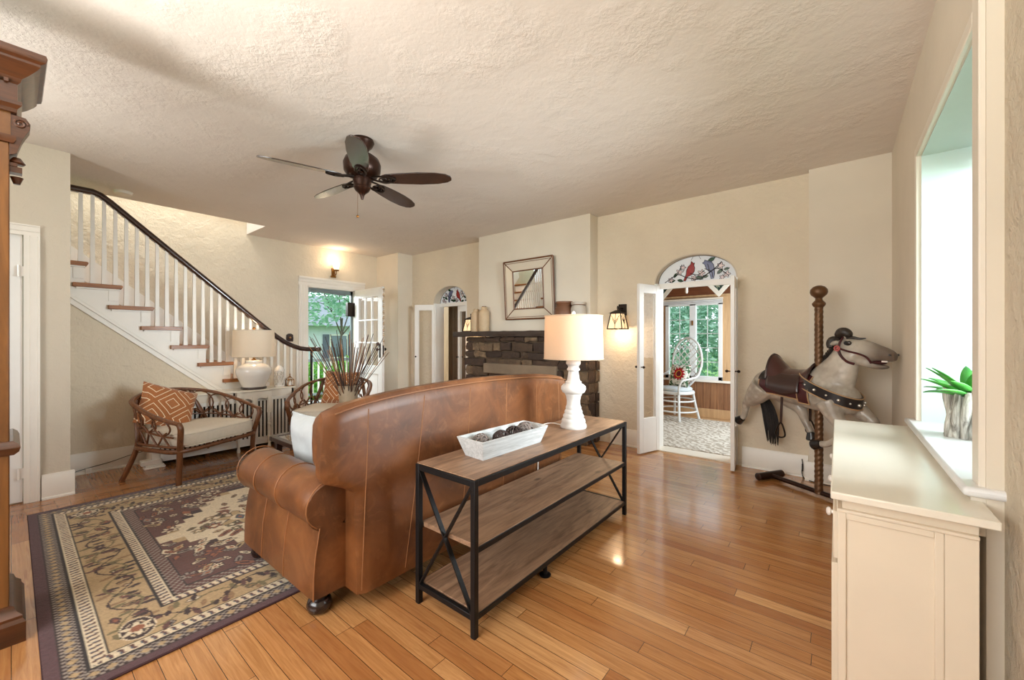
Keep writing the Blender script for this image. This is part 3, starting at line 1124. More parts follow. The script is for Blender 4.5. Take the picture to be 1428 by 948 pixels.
def shade_mat(name, col, transl):
    t = NT(name)
    v = t.coord('Object')
    f = t.noise(v, 220, 2)
    c = t.ramp(f, (0.3, tuple(x * 0.94 for x in col[:3]) + (1,)), (0.7, col))
    t.base(c)
    t.set(Roughness=0.9)
    tl = t.n('ShaderNodeBsdfTranslucent')
    t.l(c, tl.inputs[0])
    mx = t.n('ShaderNodeMixShader')
    mx.inputs[0].default_value = transl
    t.l(t.b.outputs[0], mx.inputs[1])
    t.l(tl.outputs[0], mx.inputs[2])
    t.l(mx.outputs[0], t.t.nodes['Material Output'].inputs[0])
    return t.m


M['shade_linen'] = shade_mat('linen_shade', C(222, 200, 174), 0.42)
M['shade_white'] = shade_mat('white_shade', C(238, 230, 216), 0.4)
lamp_shade('lamp_shade', o, 0.218, 0.212, 0.385, 0.695, 'shade_white', lp)
bulb('bulb_jar_lamp', (o[0], o[1], o[2] + 0.60), 4.5, WARM)

t1 = thing('lattice_lantern', 'white openwork ceramic lantern on the radiator cover right of the jar lamp', 'lantern', (-5.45, 2.11, 0.702))
b = MB()
n = 9
for s in (-1, 1):
    for k in range(n):
        pts = []
        for i in range(9):
            z = 0.02 + 0.17 * i / 8
            r = 0.052 + 0.006 * math.sin(PI * i / 8)
            aa = 2 * PI * k / n + s * i * 0.16
            pts.append((-5.45 + r * math.cos(aa), 2.11 + r * math.sin(aa), 0.702 + z))
        b.tube(pts, 0.0045, 5)
b.build('lattice', 'ceramic', t1)
b = MB()
b.lathe([(0.056, 0), (0.058, 0.01), (0.055, 0.022)], (-5.45, 2.11, 0.702), 24)
b.lathe([(0.056, 0.185), (0.06, 0.20), (0.045, 0.235), (0.025, 0.25), (0.022, 0.26), (0.001, 0.265)], (-5.45, 2.11, 0.702), 24)
b.lathe([(0.038, 0.02), (0.038, 0.14), (0.001, 0.142)], (-5.45, 2.11, 0.702), 20)
b.build('body', 'ceramic', t1)
t2 = thing('candle_block', 'short pale striped candle block between the white lantern and the gold one', 'candle', (-5.46, 2.185, 0.702))
MB().box(-5.48, 2.168, 0.702, -5.445, 2.204, 0.80).build('wax', 'jar_grey', t2, bevel=0.003)
b = MB()
for k in range(3):
    b.box(-5.482, 2.166 + 0.014 * k, 0.71, -5.443, 2.172 + 0.014 * k, 0.795)
b.build('stripe', 'ceramic', t2)
t3 = thing('gold_lantern', 'tiny gold wire house lantern at the right end of the radiator cover', 'lantern', (-5.40, 2.215, 0.702))
b = MB()
x, y, z = -5.40, 2.215, 0.702
q = [(x - 0.035, y - 0.035), (x + 0.035, y - 0.035), (x + 0.035, y + 0.035), (x - 0.035, y + 0.035)]
for i in range(4):
    a_, c_ = q[i], q[(i + 1) % 4]
    for zz in (0.005, 0.075):
        b.tube([(*a_, z + zz), (*c_, z + zz)], 0.004, 6)
    b.tube([(*a_, z), (*a_, z + 0.075)], 0.004, 6)
    b.tube([(*a_, z + 0.075), (x, y, z + 0.125)], 0.004, 6)
b.tube([(x + 0.014 * math.cos(2 * PI * i / 12), y, z + 0.14 + 0.014 * math.sin(2 * PI * i / 12)) for i in range(12)], 0.003, 5, closed=True)
b.build('frame', 'brass', t3)
MB().lathe([(0.02, 0.004), (0.02, 0.045), (0.001, 0.046)], (x, y, z), 14).build('candle', 'ceramic', t3)

# wall torch over the entry door
tr = thing('wall_torch', 'bronze torch sconce with lit glass cup above the entry door casing', 'wall lamp', (XB, 3.52, 2.40))
b = MB()
b.box(XB, 3.49, 2.36, XB + 0.02, 3.55, 2.52)
b.box(XB, 3.475, 2.36, XB + 0.03, 3.565, 2.39)
b.build('backplate', 'brass', tr, bevel=0.004)
MB().tube(catmull([(XB + 0.02, 3.52, 2.42), (XB + 0.07, 3.52, 2.39), (XB + 0.11, 3.52, 2.42), (XB + 0.115, 3.52, 2.47)], 5), 0.010, 8).build('arm', 'brass', tr)
MB().lathe([(0.015, 0), (0.045, 0.006), (0.05, 0.02), (0.035, 0.026)], (XB + 0.115, 3.52, 2.465), 18).build('cup', 'brass', tr)
M['lit_glass'] = glow('lit_opal_glass', C(255, 232, 196), 2.0)
MB().lathe([(0.03, 0), (0.045, 0.03), (0.055, 0.085), (0.052, 0.115), (0.03, 0.118)], (XB + 0.115, 3.52, 2.488), 20).build('glass_shade', 'lit_glass', tr)
bulb('bulb_torch', (XB + 0.16, 3.52, 2.66), 4, WARM, 0.05)
# ------------------------------------------------------------------ stone fireplace and mantel
def stone_material():
    t = NT('fieldstone')
    v = t.coord('Object')
    info = t.n('ShaderNodeAttribute')
    info.attribute_name = 'stone'
    c = t.ramp(info.outputs['Fac'], (0.0, C(50, 36, 28)), (0.3, C(86, 64, 48)), (0.55, C(62, 45, 34)), (0.8, C(104, 82, 60)), (1.0, C(140, 116, 88)))
    f = t.noise(v, 14, 5, 0.65)
    t.base(t.mix(t.ramp(f, (0.35, K0), (0.65, W1)), t.mix(0.6, c, C(52, 40, 32)), c))
    t.set(Roughness=0.85)
    t.bump(t.noise(v, 22, 5, 0.7), 0.9, 0.02)
    return t.m


M['stone'] = stone_material()
M['mortar'] = plain('sandy_mortar', C(96, 78, 60), 0.95, bump=(80, 0.6), vary=0.12)
FX0, FX1, FY = -4.46, -2.36, 4.40
fp = thing('fireplace', 'rough brown fieldstone fireplace with a thick dark mantel shelf', 'fireplace', (-3.4, 4.6, 0))
OPX0, OPX1, OPZ = -4.0, -2.85, 0.74
b = MB()
b.box(FX0 + 0.02, FY + 0.025, 0, OPX0, 4.695, 1.325)
b.box(OPX1, FY + 0.025, 0, FX1 - 0.02, 4.695, 1.325)
b.box(OPX0, FY + 0.025, OPZ, OPX1, 4.695, 1.325)
b.box(OPX0, 4.66, 0, OPX1, 4.695, OPZ)
b.build('mortar', 'mortar', fp)
rs = random.Random(11)
b = MB()
lay = b.bm.faces.layers.float.new('stone')


def stone(x0, x1, z0, z1, ya, yb, side=False):
    """irregular block: jittered corners, slightly domed front"""
    j = lambda s: rs.uniform(-s * 1.7, s * 1.7)
    nf = len(b.bm.faces)
    if not side:
        d = rs.uniform(0.0, 0.05)
        P = []
        for yy in (ya - d, yb):
            P.append([(x0 + j(.008), yy, z0 + j(.008)), ((x0 + x1) / 2 + j(.02), yy - (0.012 if yy < yb else 0), z0 + j(.008)), (x1 + j(.008), yy, z0 + j(.008)), (x1 + j(.008), yy - (0.008 if yy < yb else 0), (z0 + z1) / 2), (x1 + j(.008), yy, z1 + j(.008)), ((x0 + x1) / 2 + j(.02), yy - (0.012 if yy < yb else 0), z1 + j(.008)), (x0 + j(.008), yy, z1 + j(.008)), (x0 + j(.008), yy - (0.008 if yy < yb else 0), (z0 + z1) / 2)])
    else:
        d = rs.uniform(0.0, 0.03)
        P = []
        for xx in (x1 + d, x0):
            P.append([(xx, ya, z0 + j(.006)), (xx, (ya + yb) / 2, z0 + j(.008)), (xx, yb, z0 + j(.006)), (xx, yb, (z0 + z1) / 2), (xx, yb, z1 + j(.006)), (xx, (ya + yb) / 2, z1 + j(.008)), (xx, ya, z1 + j(.006)), (xx, ya, (z0 + z1) / 2)])
    A = [b.v(p) for p in P[0]]
    B = [b.v(p) for p in P[1]]
    c = b.v(sum((v.co for v in A), Vector()) / 8 + (Vector((0, -0.015, 0)) if not side else Vector((0.015, 0, 0))))
    for i in range(8):
        b.face([A[i], A[(i + 1) % 8], c])
        b.face([A[(i + 1) % 8], A[i], B[i], B[(i + 1) % 8]])
    b.bm.faces.ensure_lookup_table()
    val = rs.random()
    for f in b.bm.faces[nf:]:
        f[lay] = val


z = 0.0
rows = [0.17, 0.13, 0.2, 0.12, 0.13, 0.15, 0.12, 0.1, 0.13, 0.085]
for ri, h in enumerate(rows):
    z1 = min(z + h, 1.325)
    spans = [(FX0, OPX0), (OPX1, FX1)] if z < OPZ - 0.02 else [(FX0, FX1)]
    for xa, xb in spans:
        x = xa
        while x < xb - 0.02:
            w = rs.uniform(0.14, 0.42)
            if xb - x - w < 0.12:
                w = xb - x
            stone(x + 0.009, x + w - 0.009, z + 0.009, z1 - 0.009, FY, 4.5)
            x += w
    y = FY + 0.02
    while y < 4.685:
        w = rs.uniform(0.12, 0.22)
        if 4.70 - y - w < 0.08:
            w = 4.70 - y
        stone(FX1 - 0.06, FX1 - 0.015, z + 0.009, z1 - 0.009, y + 0.008, y + w - 0.008, True)
        y += w
    z = z1
b.build('stonework', 'stone', fp, smooth=25)
b = MB()
b.box(OPX0, 4.62, 0, OPX1, 4.655, OPZ)
b.build('firebox', 'dark_void', fp)
MB().box(-4.03, FY - 0.075, 0.80, -2.78, FY + 0.03, 0.945).build('lintel', plain('lintel_stone', C(126, 108, 88), 0.8, bump=(24, 0.6), vary=0.12, vscale=5), fp, bevel=0.012)
b = MB()
n = 26
x0, x1 = -4.64, -2.24
rg = []
for i in range(n + 1):
    x = x0 + (x1 - x0) * i / n
    j = lambda s: rs.uniform(-s, s)
    rg.append([b.v((x, 4.30 + j(.012), 1.328 + j(.004))), b.v((x, 4.285 + j(.012), 1.365)), b.v((x, 4.30 + j(.01), 1.405 + j(.003))), b.v((x, 4.498, 1.405)), b.v((x, 4.498, 1.328))])
for A, B in zip(rg, rg[1:]):
    for q in range(5):
        b.face([A[q], A[(q + 1) % 5], B[(q + 1) % 5], B[q]])
b.face(rg[0])
b.face(rg[-1])
b.build('mantel', 'slate', fp, smooth=30)

# pots on the mantel
ZM = 1.406


def pot(name, prof, x, y, mat, label, cat='jar'):
    o = thing(name, label, cat, (x, y, ZM))
    MB().lathe(prof, (x, y, ZM), 28).build('body', mat, o)
    return o


o = pot('stoneware_bottle', [(0.075, 0), (0.08, 0.01), (0.08, 0.27), (0.07, 0.30), (0.042, 0.325), (0.04, 0.34), (0.048, 0.345), (0.048, 0.36), (0.03, 0.362)], -4.08, 4.40, 'jar_beige', 'taller beige stoneware bottle in front at the left end of the mantel')
MB().lathe([(0.032, 0.36), (0.034, 0.372), (0.001, 0.374)], (-4.08, 4.40, ZM), 16).build('stopper', 'jar_brown', o)
o = pot('stoneware_bottle', [(0.07, 0), (0.075, 0.01), (0.075, 0.25), (0.065, 0.285), (0.045, 0.305), (0.045, 0.325), (0.052, 0.33), (0.03, 0.333)], -4.255, 4.50 - 0.09, 'jar_beige', 'shorter beige stoneware bottle half behind its taller neighbour on the mantel')
MB().lathe([(0.034, 0.331), (0.034, 0.343), (0.001, 0.344)], (-4.255, 4.41, ZM), 16).build('stopper', 'jar_beige', o)
o = pot('clay_pot', [(0.085, 0), (0.11, 0.06), (0.125, 0.17), (0.12, 0.25), (0.10, 0.295), (0.095, 0.32), (0.11, 0.338), (0.11, 0.36), (0.09, 0.362), (0.085, 0.32), (0.09, 0.28)], -2.70, 4.40, 'jar_brown', 'brown glazed clay pot on the mantel above the table lamp shade')
MB().tube([(-2.70 + 0.101 * math.cos(2 * PI * i / 28), 4.40 + 0.101 * math.sin(2 * PI * i / 28), ZM + 0.308) for i in range(28)], 0.005, 6, closed=True).build('neck_band', 'jar_brown', o)
o = pot('grey_crock', [(0.075, 0), (0.085, 0.01), (0.095, 0.26), (0.08, 0.305), (0.09, 0.32), (0.09, 0.345), (0.06, 0.347)], -2.50, 4.41, 'jar_grey', 'pale grey crock on the mantel right of the brown pot')
MB().tube([(-2.50 + 0.085 * math.cos(2 * PI * i / 28), 4.41 + 0.085 * math.sin(2 * PI * i / 28), ZM + 0.308) for i in range(28)], 0.004, 6, closed=True).build('band', 'jar_brown', o)

# mirror on the chimney breast
mr = thing('wall_mirror', 'square mirror with a wide mirrored border and thin brown edging above the mantel', 'mirror', (-3.30, 4.5, 1.58))
X0, X1, Z0, Z1 = -3.72, -2.885, 1.575, 2.385
I0, I1, J0, J1 = -3.555, -3.045, 1.715, 2.24
ym = 4.482
MB().box(X0, ym, Z0, X1, 4.499, Z1).build('backing', 'dark_wood', mr)
yi = 4.468
b = MB()
q = [(X0 + .01, Z0 + .01), (X1 - .01, Z0 + .01), (X1 - .01, Z1 - .01), (X0 + .01, Z1 - .01)]
r = [(I0, J0), (I1, J0), (I1, J1), (I0, J1)]
for i in range(4):
    k = (i + 1) % 4
    b.hexa([(q[i][0], ym, q[i][1]), (q[k][0], ym, q[k][1]), (r[k][0], ym, r[k][1]), (r[i][0], ym, r[i][1]), (q[i][0], ym - 0.006, q[i][1]), (q[k][0], ym - 0.006, q[k][1]), (r[k][0], yi, r[k][1]), (r[i][0], yi, r[i][1])])
M['mirror_brightened'] = NT('brightened_mirror').set(**{'Base Color': C(238, 230, 214), 'Metallic': 0.45, 'Roughness': 0.16}).m  # cream, half-metallic base stands in for a brighter reflection in the border
b.build('mirror_border', 'mirror_brightened', mr, smooth=0)
MB().box(I0, yi, J0, I1, yi + 0.004, J1).build('mirror_glass', 'mirror_glass', mr)
b = MB()
for rect, rad, yy in (((X0, Z0, X1, Z1), 0.011, ym - 0.006), ((X0 + 0.028, Z0 + 0.028, X1 - 0.028, Z1 - 0.028), 0.004, ym - 0.008), ((I0, J0, I1, J1), 0.008, yi - 0.002)):
    x0_, z0_, x1_, z1_ = rect
    pts = [(x0_, z0_), (x1_, z0_), (x1_, z1_), (x0_, z1_)]
    for i in range(4):
        p, s = pts[i], pts[(i + 1) % 4]
        b.tube([(p[0], yy, p[1]), (s[0], yy, s[1])], rad, 8)
for i in range(4):
    b.tube([(q[i][0], ym - 0.008, q[i][1]), (r[i][0], yi - 0.002, r[i][1])], 0.006, 8)
b.build('rod_edging', 'rattan', mr)
mr.rotation_euler = (math.radians(3.6), 0, 0)
mr.location.y -= 0.004


# lantern sconces
M['lantern_glass'] = glow('lit_seedy_glass', C(255, 220, 170), 0.75)


def sconce(px, label):
    o = thing('wall_lantern', label, 'wall lamp', (px, 4.7, 1.55))
    y = 4.70
    b = MB()
    b.box(px - 0.05, y - 0.018, 1.58, px + 0.05, y - 0.0005, 1.72)
    b.build('backplate', 'iron', o, bevel=0.004)
    b = MB()
    b.box(px - 0.012, y - 0.15, 1.655, px + 0.012, y - 0.015, 1.675)
    b.cyl((px, y - 0.15, 1.69), (px, y - 0.15, 1.60), 0.009, n=8)
    b.build('arm', 'iron', o)
    cy, zt, zb = y - 0.15, 1.60, 1.415
    rt, rb = 0.062, 0.092
    T = [(px + sx * rt, cy + sy * rt, zt) for sx, sy in ((-1, -1), (1, -1), (1, 1), (-1, 1))]
    B = [(px + sx * rb, cy + sy * rb, zb) for sx, sy in ((-1, -1), (1, -1), (1, 1), (-1, 1))]
    b = MB()
    for i in range(4):
        b.bar(T[i], B[i], 0.011, 0.011, (1, 0.3, 0))
        b.bar(B[i], B[(i + 1) % 4], 0.012, 0.012)
        b.bar(T[i], T[(i + 1) % 4], 0.012, 0.012)
    R = [(px + sx * 0.08, cy + sy * 0.08, zt + 0.004) for sx, sy in ((-1, -1), (1, -1), (1, 1), (-1, 1))]
    b.hexa(R + [(px + sx * 0.02, cy + sy * 0.02, zt + 0.038) for sx, sy in ((-1, -1), (1, -1), (1, 1), (-1, 1))])
    # branching tree motif on each face
    for i in range(4):
        t0, t1 = Vector(T[i]), Vector(T[(i + 1) % 4])
        b0, b1 = Vector(B[i]), Vector(B[(i + 1) % 4])
        mt, mb = (t0 + t1) / 2, (b0 + b1) / 2
        b.tube([mt, mb], 0.0028, 5)
        for s0, s1, off in ((0.15, 0.55, 0.75), (0.35, 0.7, 0.5)):
            for e in (t0 * (1 - s0) + b0 * s0, t1 * (1 - s0) + b1 * s0):
                m1 = mt + (mb - mt) * s0
                b.tube([m1 + (e - m1) * off, mt + (mb - mt) * s1], 0.0025, 5)
    b.build('cage', 'iron', o, smooth=0)
    b = MB()
    b.hexa([(px + sx * (rb - 0.006), cy + sy * (rb - 0.006), zb + 0.004) for sx, sy in ((-1, -1), (1, -1), (1, 1), (-1, 1))] + [(px + sx * (rt - 0.006), cy + sy * (rt - 0.006), zt - 0.004) for sx, sy in ((-1, -1), (1, -1), (1, 1), (-1, 1))])
    b.build('glass', 'lantern_glass', o, smooth=0)
    bulb('bulb_lantern', (px, cy - 0.01, zb - 0.05), 4.5, WARM, 0.04)
    return o


sconce(-2.045, 'bronze wall lantern with lit panes between the chimney breast and the sunroom doors')
sconce(-4.50, 'bronze wall lantern with lit panes left of the chimney breast by the hall arch')
# ------------------------------------------------------------------ leather sofa
def leather_material():
    t = NT('cognac_leather')
    v = t.coord('Object')
    a = t.noise(v, 2.6, 4, 0.6, 0.8)
    bb = t.noise(v, 9, 5, 0.7, 1.5)
    c = t.ramp(a, (0.3, C(78, 45, 22)), (0.5, C(104, 61, 30)), (0.7, C(126, 78, 42)))
    c = t.mix(t.math('MULTIPLY', t.ramp(bb, (0.52, K0), (0.72, W1)), 0.3), c, C(160, 110, 68))
    t.base(c)
    t.set(Roughness=t.math('ADD', 0.33, t.math('MULTIPLY', bb, 0.16)))
    t.b.inputs['Coat Weight'].default_value = 0.15
    t.b.inputs['Coat Roughness'].default_value = 0.25
    h = t.math('ADD', t.math('MULTIPLY', t.noise(v, 180, 2), 0.12), t.noise(v, 6, 3))
    t.bump(h, 0.16, 0.008)
    return t.m


M['leather'] = leather_material()
M['welt'] = plain('tan_welt', C(140, 92, 54), 0.5, vary=0.08)
so = thing('sofa', 'brown leather roll-arm sofa seen from behind in the middle of the room', 'sofa', (-2.25, 1.92, 0))
SY0, SY1 = 0.85, 3.00
YC = (SY0 + SY1) / 2


def xo(z):            # rear face: leans back a little towards the top
    return -1.735 - 0.05 * max(0, (z - 0.1)) / 0.9


def ztop(y):
    q = (y - YC) / ((SY1 - SY0) / 2)
    return 1.045 - 0.05 * q * q - 0.04 * abs(q) ** 6


# back panel: grid of columns, softly crowned rear face, wings above the arms
b = MB()
ny, nz = 56, 22
TH = 0.085


def half_w(z):
    """how far the back spreads past the arms: narrow between the arm ends, wide above them"""
    if z < 0.60:
        return 0.905
    t_ = min(1, (z - 0.60) / 0.06)
    return 0.905 + (1.065 - 0.905 + (-0.03 * (z - 0.66) / 0.34)) * (t_ ** 0.5)


front, rear = [], []
for i in range(ny + 1):
    q = -1 + 2 * i / ny
    rowf, rowr = [], []
    for j in range(nz + 1):
        zz = j / nz
        zt = ztop(YC + q * 1.05)
        z = 0.095 + (zt - 0.095) * zz
        y = YC + q * half_w(z)
        e = 1 - max(0, (abs(q) - 0.94) / 0.06) ** 2 * 0.5
        et = max(0, (zz - 0.96) / 0.04) ** 2
        bul = 0.012 * math.sin(PI * min(1, zz * 1.05)) * (1 - q * q)
        x = xo(z) + bul - (1 - e) * 0.05 - et * 0.025
        rowr.append(b.v((x, y, z)))
        rowf.append(b.v((xo(z) - (TH if z > 0.64 else 0.16) + et * 0.015 + (1 - e) * 0.03, y, z - 0.0)))
    rear.append(rowr)
    front.append(rowf)
for i in range(ny):
    for j in range(nz):
        b.face([rear[i][j], rear[i + 1][j], rear[i + 1][j + 1], rear[i][j + 1]])
        b.face([front[i][j], front[i][j + 1], front[i + 1][j + 1], front[i + 1][j]])
    b.face([rear[i][nz], rear[i + 1][nz], front[i + 1][nz], front[i][nz]])
    b.face([rear[i][0], front[i][0], front[i + 1][0], rear[i + 1][0]])
for i in (0, ny):
    for j in range(nz):
        b.face([rear[i][j], rear[i][j + 1], front[i][j + 1], front[i][j]])
b.build('back', 'leather', so, smooth=50)

# welts on the back: raised seams between the leather panels and round the edge
b = MB()
for yt, yb in ((1.095, 1.03), (1.44, 1.275), (1.80, 1.66), (2.155, 2.03), (2.51, 2.40), (2.81, 2.77)):
    pts = []
    for k in range(15):
        f_ = k / 14
        z = 0.12 + (ztop(yt) - 0.05 - 0.12) * f_
        y = yb + (yt - yb) * f_
        q = (y - YC) / half_w(z)
        pts.append((xo(z) + 0.012 * math.sin(PI * min(1, f_ * 1.05)) * (1 - q * q) + 0.001, y, z))
    b.tube(pts, 0.0025, 6)
for s in (-1, 1):
    pts = []
    for k in range(12):
        z = 0.68 + (ztop(YC + s) - 0.05 - 0.68) * k / 11
        pts.append((xo(z) - 0.006, YC + s * (half_w(z) - 0.075), z))
    b.tube(pts, 0.0035, 6)
pts = []
for k in range(41):
    y = YC - 1.0 + 2.0 * k / 40
    z = ztop(y) - 0.022
    pts.append((xo(z) + 0.001, y, z))
b.tube(pts, 0.004, 6)
b.build('back_welt', 'welt', so)


# arms: panelled sides under a fat roll
def arm_profile(grow=0.0):
    P = [(0.0, 0.10), (0.002, 0.20), (0.010, 0.30), (0.024, 0.385), (0.030, 0.425)]
    cy, cz, r = 0.083, 0.528, 0.118 + grow
    for k in range(19):
        a_ = math.radians(238 - k * (238 + 58) / 18)
        P.append((cy + r * math.cos(a_), cz + r * math.sin(a_)))
    P += [(0.165, 0.42), (0.168, 0.30), (0.168, 0.10)]
    return P


for s, yb in ((1, SY0 + 0.012), (-1, SY1 - 0.012)):
    AX0, AX1 = -2.745, -1.855
    prof = arm_profile()
    b = MB()
    N = 14
    rings = []
    for i in range(N + 1):
        t_ = i / N
        x = AX0 + (AX1 - AX0) * t_
        e = max(0, 1 - min(t_, 1 - t_) / 0.03)
        sc = 1 - 0.05 * e
        # the roll swells a little between the welts
        rings.append([b.v((x + (0.008 * e if i == 0 else -0.008 * e if i == N else 0), yb + s * (0.085 + (u - 0.085) * sc), 0.10 + (v - 0.10) * (sc if v > 0.4 else 1)) if True else None) for u, v in prof])
    for A, B in zip(rings, rings[1:]):
        for j in range(len(prof)):
            b.face([A[j], A[(j + 1) % len(prof)], B[(j + 1) % len(prof)], B[j]])
    b.face(rings[0])
    b.face(rings[-1])
    arm = b.build('arm', 'leather', so, smooth=45)
    b = MB()
    roll = arm_profile(0.0015)[4:23]
    for x in (-2.735, -2.48, -2.20, -1.868):
        b.tube([(x + 0.03 * math.sin(k / 18 * PI) * (1 if x > -2.0 else 0.4), yb + s * u, v) for k, (u, v) in enumerate(roll)], 0.0032, 6)
    for x in (-2.46, -2.18):
        b.tube([(x, yb + s * (u - 0.001), v) for u, v in arm_profile()[:5]], 0.003, 6)
    b.tube([(x_, yb + s * 0.030, 0.422) for x_ in (-2.74, -2.4, -2.1, -1.86)], 0.003, 6)
    b.tube([(-1.858, yb + s * (u + 0.001), v) for u, v in arm_profile()[:5]], 0.003, 6)
    b.build('arm_welt', 'welt', arm)
# deck, seat cushions and back cushions on the far side
b = MB()
b.box(-2.70, SY0 + 0.17, 0.10, -1.90, SY1 - 0.17, 0.31)
b.build('seat_deck', 'leather', so, bevel=0.02)
L = (SY1 - SY0 - 0.36) / 3


def puff(b, x0, x1, y0, y1, z0, z1, crown=0.02):
    n = 10

    def sup(t_):
        return math.copysign(abs(t_) ** 0.45, t_)
    f = lambda u, w: None
    cx, cy, cz = (x0 + x1) / 2, (y0 + y1) / 2, (z0 + z1) / 2
    hx, hy, hz = (x1 - x0) / 2, (y1 - y0) / 2, (z1 - z0) / 2
    rings = []
    for i in range(13):
        a_ = -PI / 2 + PI * i / 12
        r = max(1e-3, math.cos(a_)) ** 0.3
        z = cz + hz * sup(math.sin(a_)) * 1.0
        ring = []
        for j in range(32):
            th = 2 * PI * j / 32
            ring.append(b.v((cx + hx * r * sup(math.cos(th)) ** 1, cy + hy * r * sup(math.sin(th)), z + crown * (1 - abs(math.cos(th)) * 0) * (math.sin(a_) > 0.9))))
        rings.append(ring)
    for A, B in zip(rings, rings[1:]):
        for j in range(32):
            b.face([A[j], A[(j + 1) % 32], B[(j + 1) % 32], B[j]])
    b.face(rings[0])
    b.face(rings[-1])


for k in range(3):
    y0 = SY0 + 0.18 + L * k
    b = MB()
    puff(b, -2.74, -2.06, y0 + 0.004, y0 + L - 0.004, 0.31, 0.47)
    b.build('seat_cushion', 'leather', so, smooth=60)
    b = MB()
    yq0 = y0 + 0.004 if k != 0 else SY0 + 0.055
    yq1 = y0 + L - 0.004 if k != 2 else SY1 - 0.055
    puff(b, -2.02, -1.83, yq0, yq1, 0.64 if k != 1 else 0.46, 0.955)
    b.build('back_cushion', 'leather', so, smooth=60)
for x, y in ((-1.93, SY0 + 0.075), (-2.66, SY0 + 0.085), (-1.93, SY1 - 0.075), (-2.66, SY1 - 0.085)):
    b = MB()
    b.lathe([(0.03, 0), (0.05, 0.012), (0.058, 0.035), (0.05, 0.06), (0.036, 0.07), (0.045, 0.08), (0.045, 0.102)], (x, y, 0.0115 if x < -2.1 else 0.0), 20)
    b.build('bun_foot', 'bun_foot', so)
b = MB()
b.box(-2.66, SY0 + 0.06, 0.075, -1.90, SY1 - 0.06, 0.10)
b.build('base_rail', 'dark_void', so)


# ------------------------------------------------------------------ pillows
def pillow(name, w, h, t_, mat, loc, rotz, tilt, label, roll=0.0, welt=None):
    """square cushion: plane local XZ, thickness Y; leans back by tilt"""
    b = MB()
    n = 18

    def f(side):
        def g(u, v):
            a_, c_ = u * 2 - 1, v * 2 - 1
            th = t_ / 2 * max(0, (1 - a_ ** 4)) ** 0.6 * max(0, (1 - c_ ** 4)) ** 0.6 + 0.004
            px = a_ * w / 2 * (1 - 0.07 * (1 - c_ * c_) * abs(a_) ** 3)
            pz = c_ * h / 2 * (1 - 0.07 * (1 - a_ * a_) * abs(c_) ** 3)
            wr = 0.006 * mnoise.noise(Vector((a_ * 2.3, c_ * 2.3, 3 + side)))
            return (px, side * (th + wr * (1 - abs(a_)) * 2), pz)
        return g
    b.grid(f(1), n, n)
    b.grid(f(-1), n, n)
    bmesh.ops.remove_doubles(b.bm, verts=b.bm.verts, dist=0.0005)
    edge = []
    rim = [(-1 + 2 * k / 12, -1) for k in range(12)] + [(1, -1 + 2 * k / 12) for k in range(12)] + [(1 - 2 * k / 12, 1) for k in range(12)] + [(-1, 1 - 2 * k / 12) for k in range(12)]
    b.tube([(a_ * w / 2 * (1 - 0.07 * (1 - c_ * c_) * abs(a_) ** 3), 0, c_ * h / 2 * (1 - 0.07 * (1 - a_ * a_) * abs(c_) ** 3)) for a_, c_ in rim], 0.006, 6, closed=True)
    me_o = b.build(name, mat, None, smooth=70, kind='structure')
    del me_o['kind']
    me_o.matrix_world = Matrix.Translation(Vector(loc)) @ Matrix.Rotation(rotz, 4, 'Z') @ Matrix.Rotation(tilt, 4, 'X') @ Matrix.Rotation(roll, 4, 'Y')
    return tag(me_o, label, 'pillow')


def diamond_material():
    t = NT('rust_diamond_fabric')
    sp = t.n('ShaderNodeSeparateXYZ')
    t.l(t.coord('Object'), sp.inputs[0])
    p = t.math('ADD', sp.outputs[0], sp.outputs[2])
    q = t.math('SUBTRACT', sp.outputs[0], sp.outputs[2])
    cell = 0.29
    mm = []
    for s in (p, q):
        fr = t.math('FRACT', t.math('ADD', t.math('DIVIDE', s, cell), 10.5))
        mm.append(t.math('ABSOLUTE', t.math('SUBTRACT', fr, 0.5)))
    m = t.math('MAXIMUM', mm[0], mm[1])
    ln = None
    for ctr in (0.20, 0.40):
        l1 = t.math('LESS_THAN', t.math('ABSOLUTE', t.math('SUBTRACT', m, ctr)), 0.013)
        ln = l1 if ln is None else t.math('MAXIMUM', ln, l1)
    f = t.noise(t.coord('Object'), 130, 2)
    base = t.ramp(f, (0.3, C(146, 84, 38)), (0.7, C(176, 108, 54)))
    t.base(t.mix(ln, base, C(238, 222, 190)))
    t.set(Roughness=0.75)
    t.b.inputs['Sheen Weight'].default_value = 0.3
    t.bump(f, 0.2, 0.002)
    return t.m


M['diamond'] = diamond_material()
pillow('throw_pillow', 0.40, 0.40, 0.15, 'white_linen', (-2.46, 1.16, 0.645), math.radians(6), math.radians(9), 'pale grey-white linen pillow standing against the near arm of the sofa', 0.0)

# ------------------------------------------------------------------ console table behind the sofa
cx0, cx1, cy0, cy1, HZ = -1.62, -1.215, 1.25, 2.86, 0.685
ct = thing('console_table', 'long rustic plank console table with black X-braced metal frame behind the sofa', 'table', ((cx0 + cx1) / 2, (cy0 + cy1) / 2, 0))
T = 0.026
for x in (cx0 + T / 2, cx1 - T / 2):
    for y in (cy0 + T / 2, cy1 - T / 2):
        b = MB()
        b.box(x - T / 2, y - T / 2, 0, x + T / 2, y + T / 2, HZ)
        b.build('leg', 'black_metal', ct, bevel=0.002)
b = MB()
for z0, z1 in ((HZ - 0.03, HZ - 0.001), (0.365, 0.39), (0.075, 0.10)):
    for x in (cx0, cx1 - T):
        b.box(x + 0.002, cy0 + T, z0, x + T - 0.002, cy1 - T, z1)
    if z0 != 0.365:
        for y in (cy0, cy1 - T):
            b.box(cx0 + T, y + 0.002, z0, cx1 - T, y + T - 0.002, z1)
b.build('rail_frame', 'black_metal', ct, bevel=0.002)
